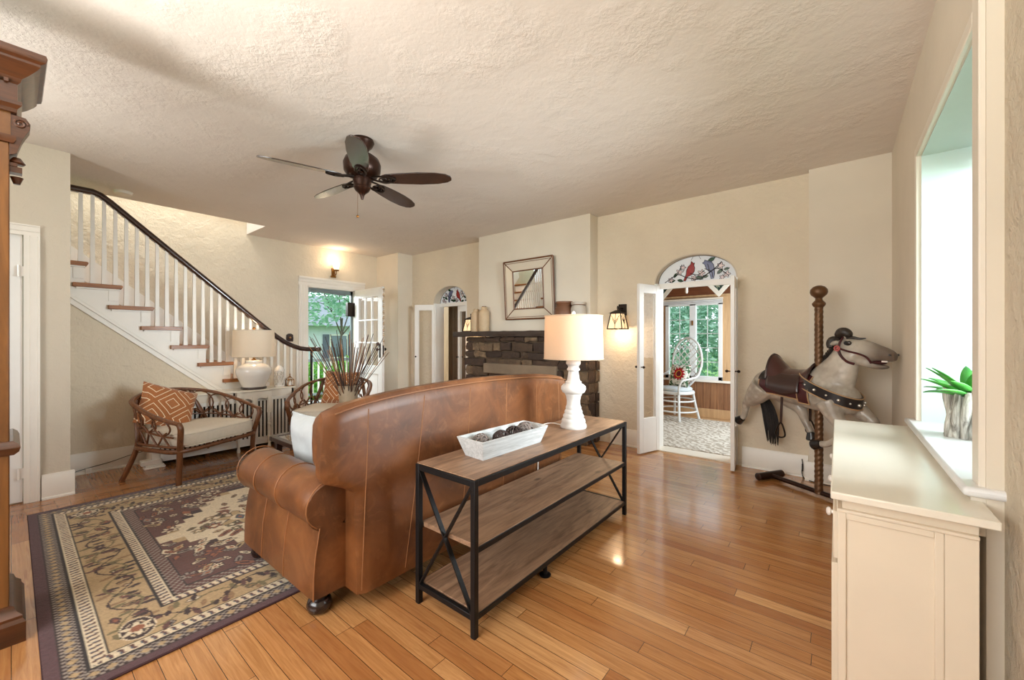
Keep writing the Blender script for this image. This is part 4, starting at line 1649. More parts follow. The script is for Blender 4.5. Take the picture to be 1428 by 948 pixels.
for y in (cy0 + T / 2, cy1 - T / 2):
    b = MB()
    for p, q in (((cx0 + T, HZ - 0.03), (cx1 - T, 0.10)), ((cx1 - T, HZ - 0.03), (cx0 + T, 0.10))):
        b.bar((p[0], y, p[1]), (q[0], y, q[1]), 0.008, 0.022, (0, 1, 0.01))
    b.build('cross_brace', 'black_metal', ct)
b = MB()
b.box(cx0 + 0.006, cy0 + 0.006, HZ + 0.0005, cx1 - 0.006, cy1 - 0.006, HZ + 0.006)
b.box(cx0 + T, cy0 + T, HZ - 0.022, cx1 - T, cy1 - T, HZ + 0.0005)
b.build('top_board', 'console_wood', ct, bevel=0.001)
for z, sx in ((0.392, 0.006), (0.102, 0.004)):
    b = MB()
    b.box(cx0 + 0.008, cy0 + T + sx, z - 0.022, cx1 - 0.008, cy1 - T - sx, z)
    b.build('shelf', 'console_wood', ct, bevel=0.002)
b = MB()
b.lathe([(0.03, 0), (0.032, 0.008), (0.012, 0.012), (0.012, 0.076)], (-1.25, 1.84, 0), 16)
b.build('glide_foot', 'black_metal', ct)

# turned white lamp on the console
LX, LY, LZ = -1.41, 2.42, HZ + 0.006
tl = thing('table_lamp', 'tall turned chalk-white lamp with a wide linen drum shade on the console', 'lamp', (LX, LY, LZ))
b = MB()
pr = [(0.086, 0), (0.090, 0.008), (0.088, 0.022), (0.080, 0.036), (0.082, 0.046), (0.076, 0.062), (0.069, 0.066), (0.072, 0.080), (0.065, 0.094), (0.060, 0.098), (0.062, 0.110), (0.056, 0.124), (0.052, 0.128), (0.054, 0.138), (0.048, 0.152), (0.046, 0.158), (0.045, 0.185), (0.051, 0.215), (0.057, 0.225), (0.058, 0.232), (0.076, 0.243), (0.085, 0.262), (0.083, 0.282), (0.070, 0.296), (0.058, 0.300), (0.054, 0.306), (0.056, 0.314), (0.044, 0.322), (0.041, 0.336), (0.036, 0.372), (0.034, 0.385), (0.044, 0.394), (0.044, 0.402), (0.038, 0.408), (0.036, 0.418), (0.042, 0.428), (0.049, 0.434), (0.050, 0.448), (0.046, 0.462), (0.046, 0.470), (0.03, 0.474)]
b.lathe(pr, (LX, LY, LZ), 36)
b.build('turned_base', 'chalk', tl, smooth=45)
MB().lathe([(0.012, 0.474), (0.012, 0.52), (0.018, 0.53), (0.018, 0.56), (0.004, 0.565), (0.004, 0.766), (0.012, 0.771), (0.014, 0.786), (0.006, 0.796), (0.001, 0.798)], (LX, LY, LZ), 12).build('stem', 'ceramic', tl)
lamp_shade('lamp_shade', (LX, LY, LZ), 0.202, 0.196, 0.472, 0.762, 'shade_linen', tl)
b = MB()
b.sphere((LX, LY, LZ + 0.62), 0.03, 12, 8, sc=(1, 1, 1.3))
b.build('bulb', glow('frosted_bulb', C(255, 220, 170), 4.0), tl)
bulb('bulb_console_lamp', (LX, LY, LZ + 0.69), 4, WARM, 0.025)
b = MB()
b.tube(catmull([(LX - 0.08, LY - 0.01, LZ + 0.006), (LX - 0.14, LY - 0.05, LZ + 0.02), (LX - 0.19, LY - 0.1, LZ + 0.008), (LX - 0.215, LY - 0.12, LZ - 0.03), (LX - 0.225, LY - 0.10, LZ - 0.25), (LX - 0.22, LY - 0.14, 0.10), (LX - 0.235, LY - 0.16, 0.006)], 6), 0.0035, 6)
b.build('cord', 'white_cord', tl)

# whitewashed tray with vine balls
TB = HZ + 0.006
ta = thing('wooden_tray', 'long whitewashed wooden tray with flared sides on the console', 'tray', (-1.43, 1.73, TB))
lo = [(-1.515, 1.49), (-1.375, 1.475), (-1.36, 1.955), (-1.50, 1.965)]
hi = [(-1.545, 1.455), (-1.345, 1.44), (-1.325, 1.985), (-1.525, 2.005)]
ZT = TB + 0.1
cen = Vector((-1.435, 1.72))


def inset(p, d):
    v = Vector(p)
    dv = v - cen
    return (v.x - math.copysign(d, dv.x), v.y - math.copysign(d, dv.y))


b = MB()
b.hexa([(*p, TB) for p in lo] + [(*p, TB + 0.012) for p in lo])
b.build('bottom', 'whitewash', ta)
for i in range(4):
    k = (i + 1) % 4
    b = MB()
    li, lk, hi_, hk = inset(lo[i], .011), inset(lo[k], .011), inset(hi[i], .011), inset(hi[k], .011)
    b.hexa([(*lo[i], TB), (*lo[k], TB), (*lk, TB), (*li, TB), (*hi[i], ZT), (*hi[k], ZT), (*hk, ZT), (*hi_, ZT)])
    b.build('side', 'whitewash', ta, bevel=0.0015)
M['vine_dark'] = plain('dark_vine', C(48, 32, 28), 0.7)
M['vine_grey'] = plain('grey_vine', C(122, 110, 104), 0.7)


def vine_ball(x, y, r, mat, label, seed):
    rr = random.Random(seed)
    b = MB()
    c = Vector((x, y, TB + 0.013 + r))
    for k in range(22):
        ax = Vector((rr.gauss(0, 1), rr.gauss(0, 1), rr.gauss(0, 1))).normalized()
        u = ax.orthogonal().normalized()
        w_ = ax.cross(u)
        off = rr.uniform(-0.45, 0.45)
        R_ = r * math.sqrt(1 - off * off)
        wob = rr.uniform(0.02, 0.06)
        b.tube([c + ax * (off * r + wob * r * math.sin(3 * t_)) + (u * math.cos(t_) + w_ * math.sin(t_)) * R_ * rr.uniform(0.97, 1.0) for t_ in [2 * PI * q / 18 for q in range(18)]], r * 0.055, 4, closed=True)
    o = b.build('vine_ball', mat, None, label=label, cat='decorative ball', group='vine balls in the tray')
    return o


vine_ball(-1.475, 1.565, 0.046, 'vine_grey', 'greyish vine ball nearest the near end of the white tray', 1)
vine_ball(-1.425, 1.675, 0.049, 'vine_dark', 'dark brown vine ball second from the near end of the white tray', 2)
vine_ball(-1.425, 1.782, 0.051, 'vine_dark', 'dark brown vine ball third from the near end of the white tray', 3)
vine_ball(-1.43, 1.895, 0.053, 'vine_grey', 'grey and brown vine ball at the far end of the white tray', 4)
# ------------------------------------------------------------------ rattan armchairs
def lift(z):
    K = ((-0.1, -0.1), (0.0, 0.0), (0.235, 0.31), (0.40, 0.475), (0.5, 0.56), (0.77, 0.785), (2, 2))
    for (a, c), (d, e) in zip(K, K[1:]):
        if a <= z <= d:
            return c + (e - c) * (z - a) / (d - a)
    return z


def make_armchair(label):
    r = thing('rattan_armchair', label, 'armchair', (0, 0, 0), 0, 'rattan armchairs')
    ROOT[r] = Matrix.Identity(4)
    # seat ring
    ring = [(0.335, -0.30), (0.36, 0.0), (0.335, 0.30), (0.10, 0.325), (-0.18, 0.29), (-0.29, 0.13), (-0.29, -0.13), (-0.18, -0.29), (0.10, -0.325)]
    rp = catmull([(x, y, 0.235) for x, y in ring], 5, True)
    b = MB()
    b.tube(rp, 0.017, 8, closed=True)
    b.tube([(p.x * 0.97, p.y * 0.97, p.z + 0.035) for p in rp], 0.012, 8, closed=True)
    b.build('seat_frame', 'rattan', r)
    # arm and back rail
    half = [(0.365, 0.335, 0.495), (0.20, 0.355, 0.545), (-0.02, 0.35, 0.625), (-0.22, 0.30, 0.70), (-0.335, 0.16, 0.75)]
    rail = [(x, -y, z) for x, y, z in half] + [(-0.365, 0, 0.765)] + [(x, y, z) for x, y, z in reversed(half)]
    rail_p = catmull(rail, 7)
    b = MB()
    b.tube(rail_p, 0.019, 9)
    b.build('arm_rail', 'rattan', r)
    for s in (-1, 1):
        b = MB()
        b.tube(catmull([(0.352, s * 0.330, 0.505), (0.372, s * 0.325, 0.44), (0.345, s * 0.312, 0.32), (0.325, s * 0.302, 0.23), (0.315, s * 0.300, 0.10), (0.31, s * 0.300, 0.0)], 5), 0.020, 9)
        b.build('leg', 'rattan', r)
        b = MB()
        b.tube(catmull([(-0.335, s * 0.20, 0.735), (-0.285, s * 0.235, 0.52), (-0.215, s * 0.265, 0.33), (-0.22, s * 0.270, 0.22), (-0.255, s * 0.30, 0.10), (-0.30, s * 0.325, 0.0)], 5), 0.018, 9)
        b.build('leg', 'rattan', r)
    b = MB()
    b.tube(catmull([(-0.365, 0.0, 0.76), (-0.33, 0, 0.5), (-0.29, 0, 0.26)], 4), 0.020, 8)
    b.build('back_post', 'rattan', r)

    # looped open-work between the rail and the seat ring
    def shell(u, v):
        """u -1..1 from right arm over the back to left arm, v 0 seat .. 1 rail"""
        k = (u + 1) / 2 * (len(rail_p) - 1)
        i = min(int(k), len(rail_p) - 2)
        top = rail_p[i].lerp(rail_p[i + 1], k - i)
        bot = Vector((top.x * 0.80 + 0.02, top.y * 0.90, 0.265))
        p = bot.lerp(top, v)
        return p
    b = MB()
    b.tube([shell(-0.93 + 1.86 * k / 40, 0.36) for k in range(41)], 0.008, 6)
    n = 11
    for k in range(n):
        u0 = -0.88 + 1.76 * (k + 0.5) / n
        w_ = 1.76 / n * 0.62
        pts = [shell(u0 + w_ * math.cos(a_), 0.68 + 0.29 * math.sin(a_)) for a_ in [2 * PI * q / 16 for q in range(16)]]
        b.tube(pts, 0.0065, 5, closed=True)
        b.tube([shell(u0 - w_ * 0.8, 0.02), shell(u0, 0.36), shell(u0 + w_ * 0.5, 0.5)], 0.007, 5)
        b.tube([shell(u0 + w_ * 0.8, 0.02), shell(u0, 0.36), shell(u0 - w_ * 0.5, 0.5)], 0.007, 5)
    b.build('openwork', 'rattan', r)
    # seat cushion
    b = MB()
    out = catmull([(0.345, -0.275, 0), (0.375, 0.0, 0), (0.345, 0.275, 0), (0.10, 0.285, 0), (-0.15, 0.25, 0), (-0.25, 0.11, 0), (-0.25, -0.11, 0), (-0.15, -0.25, 0), (0.10, -0.285, 0)], 5, True)
    levels = [(0.93, 0.258), (0.99, 0.268), (1.0, 0.295), (1.0, 0.35), (0.99, 0.374), (0.94, 0.386), (0.6, 0.396), (0.25, 0.40)]
    R_ = [[b.v((0.05 + (p.x - 0.05) * s, p.y * s, z)) for p in out] for s, z in levels]
    m_ = len(out)
    for A, B in zip(R_, R_[1:]):
        for j in range(m_):
            b.face([A[j], A[(j + 1) % m_], B[(j + 1) % m_], B[j]])
    b.face(R_[0])
    b.face(R_[-1])
    for z in (0.268, 0.375):
        b.tube([(0.05 + (p.x - 0.05) * 0.995, p.y * 0.995, z) for p in out], 0.005, 5, closed=True)
    b.build('seat_cushion', 'linen', r, smooth=60)
    for o_ in list(r.children):
        for v_ in o_.data.vertices:
            v_.co.y *= 1.24
            v_.co.x = v_.co.x * 1.04 + 0.01
            v_.co.z = lift(v_.co.z)
    return r


ch1 = make_armchair('brown rattan armchair standing by the wall under the stairs with dark legs in full view')
ch2 = dup(ch1, (-4.96, 2.57, 0), math.radians(-45), 'brown rattan armchair half hidden behind the sofa, right of the radiator cover')
ch1.location = (-4.965, 1.12, 0)
ch1.rotation_euler = (0, 0, math.radians(25))
pillow('throw_pillow', 0.46, 0.42, 0.17, 'diamond', (-5.11, 0.96, 0.63), math.radians(108), math.radians(-27), 'rust diamond-pattern pillow, tilted in the nearer rattan armchair under the stairs', math.radians(24))
pillow('throw_pillow', 0.44, 0.42, 0.15, 'diamond', (-5.02, 2.68, 0.665), math.radians(38), math.radians(-14), 'rust diamond-pattern pillow, upright in the farther rattan armchair beside the reeds', math.radians(3))

# ------------------------------------------------------------------ coffee table with the reed vase
M['table_glass'] = plain('smoked_glass_top', C(150, 142, 132), 0.04, 0.35, vary=0.0)
kt = thing('coffee_table', 'low dark coffee table with a shiny glass top in front of the sofa', 'coffee table', (-3.55, 2.05, 0))
kx0, kx1, ky0, ky1, KZ = -3.99, -3.10, 1.46, 2.62, 0.42
b = MB()
b.box(kx0, ky0, KZ - 0.04, kx0 + 0.05, ky1, KZ)
b.box(kx1 - 0.05, ky0, KZ - 0.04, kx1, ky1, KZ)
b.box(kx0 + 0.05, ky0, KZ - 0.04, kx1 - 0.05, ky0 + 0.05, KZ)
b.box(kx0 + 0.05, ky1 - 0.05, KZ - 0.04, kx1 - 0.05, ky1, KZ)
b.build('top_frame', 'dark_wood', kt, bevel=0.004)
MB().box(kx0 + 0.05, ky0 + 0.05, KZ - 0.016, kx1 - 0.05, ky1 - 0.05, KZ - 0.004).build('glass_top', 'table_glass', kt)
for x in (kx0 + 0.03, kx1 - 0.08):
    for y in (ky0 + 0.03, ky1 - 0.08):
        MB().box(x, y, 0.011, x + 0.05, y + 0.05, KZ - 0.04).build('leg', 'dark_wood', kt, bevel=0.004)
MB().box(kx0 + 0.05, ky0 + 0.05, 0.14, kx1 - 0.05, ky1 - 0.05, 0.165).build('shelf', 'dark_wood', kt)

VX, VY, VZ = -3.60, 2.0, KZ
M['vase_tan'] = plain('tan_stoneware_vase', C(150, 132, 108), 0.6, bump=(50, 0.3), vary=0.14, vscale=9)
va = thing('vase', 'tall tan stoneware vase on the coffee table behind the sofa back', 'vase', (VX, VY, VZ))
MB().lathe([(0.075, 0), (0.085, 0.006), (0.078, 0.05), (0.078, 0.2), (0.086, 0.38), (0.09, 0.43), (0.09, 0.438), (0.082, 0.44), (0.078, 0.38), (0.07, 0.2), (0.06, 0.02), (0.001, 0.018)], (VX, VY, VZ), 30).build('body', 'vase_tan', va)
MB().tube([(VX + 0.09 * math.cos(2 * PI * i / 30), VY + 0.09 * math.sin(2 * PI * i / 30), VZ + 0.436) for i in range(30)], 0.005, 6, closed=True).build('rim', 'vase_tan', va)
M['reed'] = plain('brown_reed', C(92, 58, 38), 0.7, vary=0.25, vscale=4)
M['reed_dark'] = plain('dark_reed', C(58, 40, 32), 0.7, vary=0.2, vscale=4)
M['reed_pale'] = plain('tan_reed', C(148, 100, 62), 0.7, vary=0.2, vscale=4)
rr = random.Random(5)
for k in range(60):
    a_ = rr.uniform(0, 2 * PI)
    s_ = math.sqrt(rr.random())
    base = Vector((VX + 0.045 * s_ * math.cos(a_ + PI) * 0.8, VY + 0.045 * s_ * math.sin(a_ + PI) * 0.8, VZ + 0.025))
    ln = rr.uniform(0.80, 0.98)
    spread = 0.38 * s_
    tip = Vector((VX + spread * math.cos(a_), VY + spread * math.sin(a_), VZ + math.sqrt(max(0.2, ln * ln - spread * spread))))
    # pass through the vase mouth without touching its wall
    mid = base.lerp(tip, 0.43)
    off = Vector((mid.x - VX, mid.y - VY, 0))
    if off.length > 0.07:
        off = off.normalized() * (0.07 - off.length)
        mid += off
    else:
        mid = base.lerp(tip, 0.43)
    b = MB()
    b.tube(catmull([base, mid, tip], 4), [0.0042, 0.0042, 0.0042, 0.004, 0.004, 0.0036, 0.0034, 0.003, 0.0026], 5)
    b.build('dried_reed', rr.choice(['reed', 'reed', 'reed_dark', 'reed_pale']), None, label='thin dry brown reed standing in the tan vase on the coffee table', cat='dried stem', group='dried reeds in the tan vase')
b = MB()
p = [Vector((VX + 0.02, VY + 0.01, VZ + 0.03)), Vector((VX + 0.075, VY + 0.035, VZ + 0.44)), Vector((VX + 0.27, VY + 0.14, VZ + 0.83))]
b.tube(catmull(p, 5), 0.0035, 5)
b.sphere(p[2], 0.017, 10, 8)
b.build('seed_stem', 'reed_dark', None, label='single dark stem with a round seed head leaning right out of the tan vase', cat='dried stem')
# ------------------------------------------------------------------ sideboard under the window
CB = thing('sideboard', 'long narrow cream painted sideboard under the deep right window', 'sideboard', (0.17, 2.45, 0))
bx0, bx1, by0, by1 = 0.0, 0.315, 1.725, 3.17
b = MB()
b.box(bx0 + 0.012, by0 + 0.012, 0.07, bx1, by1 - 0.012, 0.775)
b.build('carcass', 'cabinet', CB)
b = MB()
b.hexa([(-0.018, 1.685, 0.775), (0.3485, 1.685, 0.775), (0.3485, 3.205, 0.775), (-0.018, 3.205, 0.775), (-0.018, 1.685, 0.80), (0.3485, 1.685, 0.80), (0.3485, 3.205, 0.80), (-0.018, 3.205, 0.80)])
b.build('top', 'cabinet_top', CB, bevel=0.004)
b = MB()
b.box(bx0 - 0.002, by0 - 0.004, 0.725, bx1, by1, 0.737)
b.build('moulding', 'cabinet', CB, bevel=0.003)
# near end: framed panel and a plain back post
b = MB()
b.box(bx0, by0, 0.05, bx0 + 0.022, by0 + 0.016, 0.725)
b.box(bx0 + 0.225, by0, 0.05, bx0 + 0.245, by0 + 0.016, 0.725)
b.box(bx0 + 0.022, by0, 0.705, bx0 + 0.225, by0 + 0.016, 0.725)
b.box(bx0 + 0.022, by0, 0.05, bx0 + 0.225, by0 + 0.016, 0.12)
b.box(bx0 + 0.245, by0 + 0.004, 0.05, bx1, by0 + 0.016, 0.725)
b.build('end_frame', 'cabinet', CB, bevel=0.002)
b = MB()
b.box(bx0 + 0.022, by0 + 0.008, 0.12, bx0 + 0.225, by0 + 0.014, 0.705)
b.build('end_panel', 'cabinet', CB)
b = MB()
b.box(bx0 - 0.004, by0 - 0.002, 0, bx1, by1, 0.07)
b.build('plinth', 'cabinet', CB, bevel=0.003)
n = 3
L = (by1 - by0 - 0.05) / n
for k in range(n):
    y0 = by0 + 0.025 + L * k
    dr = MB().box(bx0 - 0.012, y0 + 0.006, 0.555, bx0 + 0.014, y0 + L - 0.006, 0.715).build('drawer', 'cabinet', CB, bevel=0.003)
    b = MB()
    b.lathe([(0.008, 0), (0.007, 0.006), (0.015, 0.010), (0.016, 0.017), (0.010, 0.022), (0.001, 0.023)], (bx0 - 0.012, y0 + L / 2, 0.635), 14, axis=(-1, 0, 0))
    b.build('knob', 'ceramic', dr)
    b = MB()
    b.box(bx0 - 0.010, y0 + 0.006, 0.085, bx0 + 0.014, y0 + L - 0.006, 0.54)
    dd = b.build('door', 'cabinet', CB, bevel=0.003)
    b = MB()
    for ya, yb_, za, zb in ((y0 + 0.006, y0 + 0.05, 0.085, 0.54), (y0 + L - 0.05, y0 + L - 0.006, 0.085, 0.54), (y0 + 0.05, y0 + L - 0.05, 0.085, 0.13), (y0 + 0.05, y0 + L - 0.05, 0.495, 0.54)):
        b.box(bx0 - 0.016, ya, za, bx0 - 0.008, yb_, zb)
    b.build('door_frame', 'cabinet', dd)

# ------------------------------------------------------------------ plant on the sill
def driftwood():
    t = NT('grey_driftwood')
    v = t.coord('Object', (30, 30, 3))
    f = t.noise(v, 2.0, 5, 0.6, 1.0)
    t.base(t.ramp(f, (0.32, C(108, 100, 90)), (0.5, C(176, 170, 160)), (0.7, C(222, 218, 208))))
    t.set(Roughness=0.85)
    t.bump(f, 0.5, 0.004)
    return t.m


M['driftwood'] = driftwood()
t = NT('succulent_leaf')
v = t.coord('Object')
t.base(t.ramp(t.noise(v, 8, 3), (0.3, C(36, 110, 40)), (0.7, C(86, 168, 66))))
t.set(Roughness=0.35)
t.b.inputs['Subsurface Weight'].default_value = 0.0
M['leaf_green'] = t.m
M['soil'] = plain('dark_soil', C(50, 38, 30), 0.95, bump=(60, 0.8))
PX, PY, PZ = 0.475, 2.76, WZ0
pp = thing('potted_plant', 'green broad-leaved plant in a driftwood pot on the right window sill', 'plant', (PX, PY, PZ))
b = MB()
b.lathe([(0.055, 0), (0.06, 0.01), (0.062, 0.19), (0.05, 0.192), (0.048, 0.16), (0.001, 0.158)], (PX, PY, PZ), 24)
pt = b.build('pot', 'driftwood', pp)
rw = random.Random(3)
for k in range(13):
    a_ = 2 * PI * k / 13
    h = rw.uniform(0.185, 0.235)
    pts, rad = [], []
    ph = rw.uniform(0, 6)
    for i in range(9):
        z = h * i / 8
        rr_ = 0.070 + 0.006 * math.sin(z * 22 + ph)
        aa = a_ + 0.10 * math.sin(z * 16 + ph)
        pts.append((PX + rr_ * math.cos(aa), PY + rr_ * math.sin(aa), PZ + 0.001 + z))
        rad.append(0.0165 * (0.9 + 0.18 * math.sin(z * 30 + ph)) * (0.8 if i == 8 else 1))
    b = MB()
    b.tube(pts, rad, 9)
    b.build('driftwood_stick', 'driftwood', pp, smooth=60)
MB().lathe([(0.001, 0.176), (0.05, 0.178), (0.05, 0.17), (0.001, 0.168)], (PX, PY, PZ), 20, cap=False).build('soil', 'soil', pp)


def blade(b, base, direc, length, width, droop, twist=0.0):
    d = Vector(direc).normalized()
    side = d.cross(Vector((0, 0, 1)))
    side.normalize()
    n = 10
    L_, R_, Mi = [], [], []
    p = Vector(base)
    for i in range(n + 1):
        t_ = i / n
        w_ = width * (math.sin(PI * min(1, t_ * 0.93 + 0.07)) ** 0.75) * (1 - 0.15 * t_)
        if i == n:
            w_ = 0.001
        up = side.cross(d).normalized()
        L_.append(b.v(p - side * w_ + up * w_ * 0.35))
        Mi.append(b.v(p))
        R_.append(b.v(p + side * w_ + up * w_ * 0.35))
        d = (d + Vector((0, 0, -droop / n))).normalized()
        p = p + d * (length / n)
    for i in range(n):
        b.face([L_[i], Mi[i], Mi[i + 1], L_[i + 1]])
        b.face([Mi[i], R_[i], R_[i + 1], Mi[i + 1]])


rv = Vector((-0.778, -0.628, 0))
for k in range(12):
    a_ = 2 * PI * k / 12 * 1.0 + 0.5 + rw.uniform(-0.2, 0.2)
    el = 0.45 if k % 3 == 0 else 0.9 if k % 3 == 1 else 1.5
    d = (math.cos(a_), math.sin(a_), el)
    b = MB()
    blade(b, (PX + 0.012 * math.cos(a_), PY + 0.012 * math.sin(a_), PZ + 0.177), d, rw.uniform(0.16, 0.21), rw.uniform(0.026, 0.033), 0.5)
    b.build('leaf', 'leaf_green', pp, smooth=60, solid=0.003, fix=False)
for d, l in (((-0.55, -0.75, 0.42), 0.22), ((-0.75, -0.45, 0.62), 0.21), ((-0.6, -0.2, 0.9), 0.19)):
    b = MB()
    blade(b, (PX + d[0] * 0.015, PY + d[1] * 0.015, PZ + 0.177), d, l, 0.03, 0.35)
    b.build('leaf', 'leaf_green', pp, smooth=60, solid=0.003, fix=False)

# ------------------------------------------------------------------ armoire at the left edge
AR = thing('armoire', 'tall carved pine armoire cut off by the left edge of the photo', 'armoire', (-2.95, -0.7, 0))
ax0, ax1, ay0, ay1 = -3.14, -2.765, -1.45, -0.005
b = MB()
b.box(ax0, ay0, 0.13, ax1 - 0.02, ay1, 0.80)
b.box(ax0, ay0, 0.86, ax1 - 0.02, ay1, 2.28)
b.build('carcass', 'pine', AR, bevel=0.003)
b = MB()
b.box(ax1 - 0.02, ay1 - 0.09, 0.13, ax1 + 0.002, ay1, 2.14)
b.box(ax1 - 0.02, ay0, 0.13, ax1 + 0.002, ay0 + 0.09, 2.14)
b.box(ax1 - 0.02, ay0 + 0.09, 2.05, ax1 + 0.002, ay1 - 0.09, 2.14)
b.build('front_frame', 'pine', AR, bevel=0.004)
for k in range(2):
    ya = ay0 + 0.095 + k * (ay1 - ay0 - 0.19) / 2
    yb = ya + (ay1 - ay0 - 0.19) / 2 - 0.004
    b = MB()
    b.box(ax1 - 0.02, ya, 0.90, ax1 - 0.002, yb, 2.04)
    b.box(ax1 - 0.01, ya + 0.08, 0.98, ax1 + 0.004, yb - 0.08, 1.96)
    dr = b.build('door', 'pine', AR, bevel=0.006)
    kx = yb - 0.03 if k == 0 else ya + 0.03
    MB().box(ax1 - 0.004, kx - 0.012, 1.42, ax1 + 0.001, kx + 0.012, 1.48).build('keyhole_plate', 'brass', dr)
dw = MB().box(ax1 - 0.02, ay0 + 0.1, 0.30, ax1 + 0.004, ay1 - 0.1, 0.78).build('drawer', 'pine', AR, bevel=0.006)
for y in (ay0 + 0.4, ay1 - 0.4):
    MB().sphere((ax1 + 0.016, y, 0.55), 0.02, 12, 8).build('knob', 'pine_dark', dw)
# waist moulding and stepped plinth run round the front and the side
b = MB()
wp = [(0, 0.80), (0.012, 0.80), (0.026, 0.815), (0.030, 0.832), (0.024, 0.848), (0.010, 0.86), (0, 0.86)]


def mould(b, prof):
    """moulding along the front (y = ay1) and the right side (x = ax1) with a mitred corner"""
    A, B, Cc = [], [], []
    for o, z in prof:
        A.append(b.v((ax0, ay1 + o, z)))
        B.append(b.v((ax1 + o, ay1 + o, z)))
        Cc.append(b.v((ax1 + o, ay0, z)))
    m_ = len(prof)
    for i in range(m_):
        k = (i + 1) % m_
        b.face([A[i], A[k], B[k], B[i]])
        b.face([B[i], B[k], Cc[k], Cc[i]])
    b.face(A)
    b.face(Cc)


mould(b, [(-0.05, 0.80)] + wp + [(-0.05, 0.86)])
b.build('waist_moulding', 'pine_dark', AR, smooth=30)
b = MB()
mould(b, [(-0.05, 0), (0.045, 0), (0.045, 0.085), (0.036, 0.10), (0.036, 0.112), (0.018, 0.13), (0.012, 0.15), (0.0, 0.155), (-0.05, 0.155)])
b.build('plinth', 'pine_dark', AR, smooth=30)
b = MB()
mould(b, [(-0.05, 2.14), (0.012, 2.14), (0.018, 2.155), (0.018, 2.17), (-0.05, 2.17)])
mould(b, [(-0.05, 2.27), (0.02, 2.27), (0.022, 2.285), (0.034, 2.30), (0.034, 2.315), (-0.05, 2.315)])
mould(b, [(-0.05, 2.315), (0.022, 2.315), (0.022, 2.39), (0.03, 2.40), (0.034, 2.415), (0.052, 2.43), (0.075, 2.455), (0.085, 2.47), (0.085, 2.48), (0.10, 2.488), (0.104, 2.505), (0.10, 2.52), (-0.05, 2.52)])
b.build('cornice', 'pine_dark', AR, smooth=30)
b = MB()
b.box(ax0, ay0, 2.16, ax1 + 0.003, ay1 + 0.003, 2.28)
b.build('frieze', 'pine', AR)
b = MB()
for k in range(21):          # carved leaf roundels along the side frieze
    y = ay0 + 0.05 + k * 0.07
    if y > ay1 - 0.02:
        break
    b.tube([(ax1 + 0.006, y + 0.024 * math.cos(a_), 2.222 + 0.03 * math.sin(a_)) for a_ in [2 * PI * i / 12 for i in range(12)]], 0.005, 5, closed=True)
    b.sphere((ax1 + 0.004, y, 2.222), 0.014, 8, 6)
b.build('frieze_carving', 'pine_dark', AR)
b = MB()
for k in range(66):         # dentil row under the crown
    y = ay0 + k * 0.022
    b.box(ax1 + 0.022, y, 2.388, ax1 + 0.036, y + 0.012, 2.402)
b.build('dentil_row', 'pine_dark', AR)
for x in (ax1 - 0.035,):
    b = MB()
    # scrolled bracket on the front post
    pr = [(ay1, 2.265), (ay1 + 0.045, 2.262), (ay1 + 0.058, 2.24), (ay1 + 0.056, 2.215), (ay1 + 0.045, 2.19), (ay1 + 0.034, 2.16), (ay1 + 0.024, 2.12), (ay1 + 0.02, 2.10), (ay1, 2.09)]
    b.prism(pr, lambda u, v, w: (w, u, v), x - 0.034, x + 0.036)
    sp_ = []
    for i in range(26):
        a_ = i * 0.42
        r_ = 0.022 * (1 - i / 30)
        sp_.append((x + 0.037, ay1 + 0.03 + r_ * math.cos(a_), 2.232 + r_ * math.sin(a_)))
    b.tube(sp_, 0.005, 5)
    b.box(x - 0.03, ay1, 2.045, x + 0.03, ay1 + 0.022, 2.06)
    b.box(x - 0.026, ay1, 2.02, x + 0.026, ay1 + 0.035, 2.045)
    b.lathe([(0.02, 0), (0.026, 0.008), (0.018, 0.02), (0.012, 0.03)], (x, ay1 + 0.02, 2.06), 12)
    b.lathe([(0.010, 0), (0.016, 0.02), (0.02, 0.03)], (x, ay1 + 0.02, 1.975), 12)
    b.build('corbel', 'pine_dark', AR, bevel=0.003, smooth=40)

# ------------------------------------------------------------------ ceiling fan
def fan_blade_mat():
    t = NT('walnut_fan_blade')
    v = t.coord('Object', (3, 3, 3))
    f = t.noise(v, 6, 4, 0.6, 2.0)
    t.base(t.ramp(f, (0.3, C(34, 22, 20)), (0.7, C(58, 38, 32))))
    t.set(Roughness=0.26)
    t.b.inputs['Coat Weight'].default_value = 0.8
    t.b.inputs['Coat Roughness'].default_value = 0.16
    return t.m


M['fan_blade'] = fan_blade_mat()
FXC, FYC = -2.89, 1.72
fn = thing('ceiling_fan', 'dark bronze five-blade ceiling fan mounted close to the ceiling', 'ceiling fan', (FXC, FYC, 2.85))
MB().lathe([(0.001, 2.85), (0.085, 2.849), (0.09, 2.83), (0.075, 2.80), (0.05, 2.775), (0.045, 2.74), (0.001, 2.74)], (FXC, FYC, 0), 28).build('canopy', 'bronze', fn)
MB().lathe([(0.001, 2.745), (0.05, 2.745), (0.085, 2.73), (0.125, 2.70), (0.14, 2.66), (0.135, 2.60), (0.11, 2.565), (0.075, 2.55), (0.001, 2.55)], (FXC, FYC, 0), 32).build('motor', 'bronze', fn)
MB().lathe([(0.001, 2.552), (0.066, 2.55), (0.07, 2.52), (0.06, 2.49), (0.064, 2.475), (0.05, 2.45), (0.03, 2.435), (0.018, 2.42), (0.012, 2.40), (0.008, 2.385), (0.001, 2.383)], (FXC, FYC, 0), 24).build('switch_housing', 'bronze', fn)
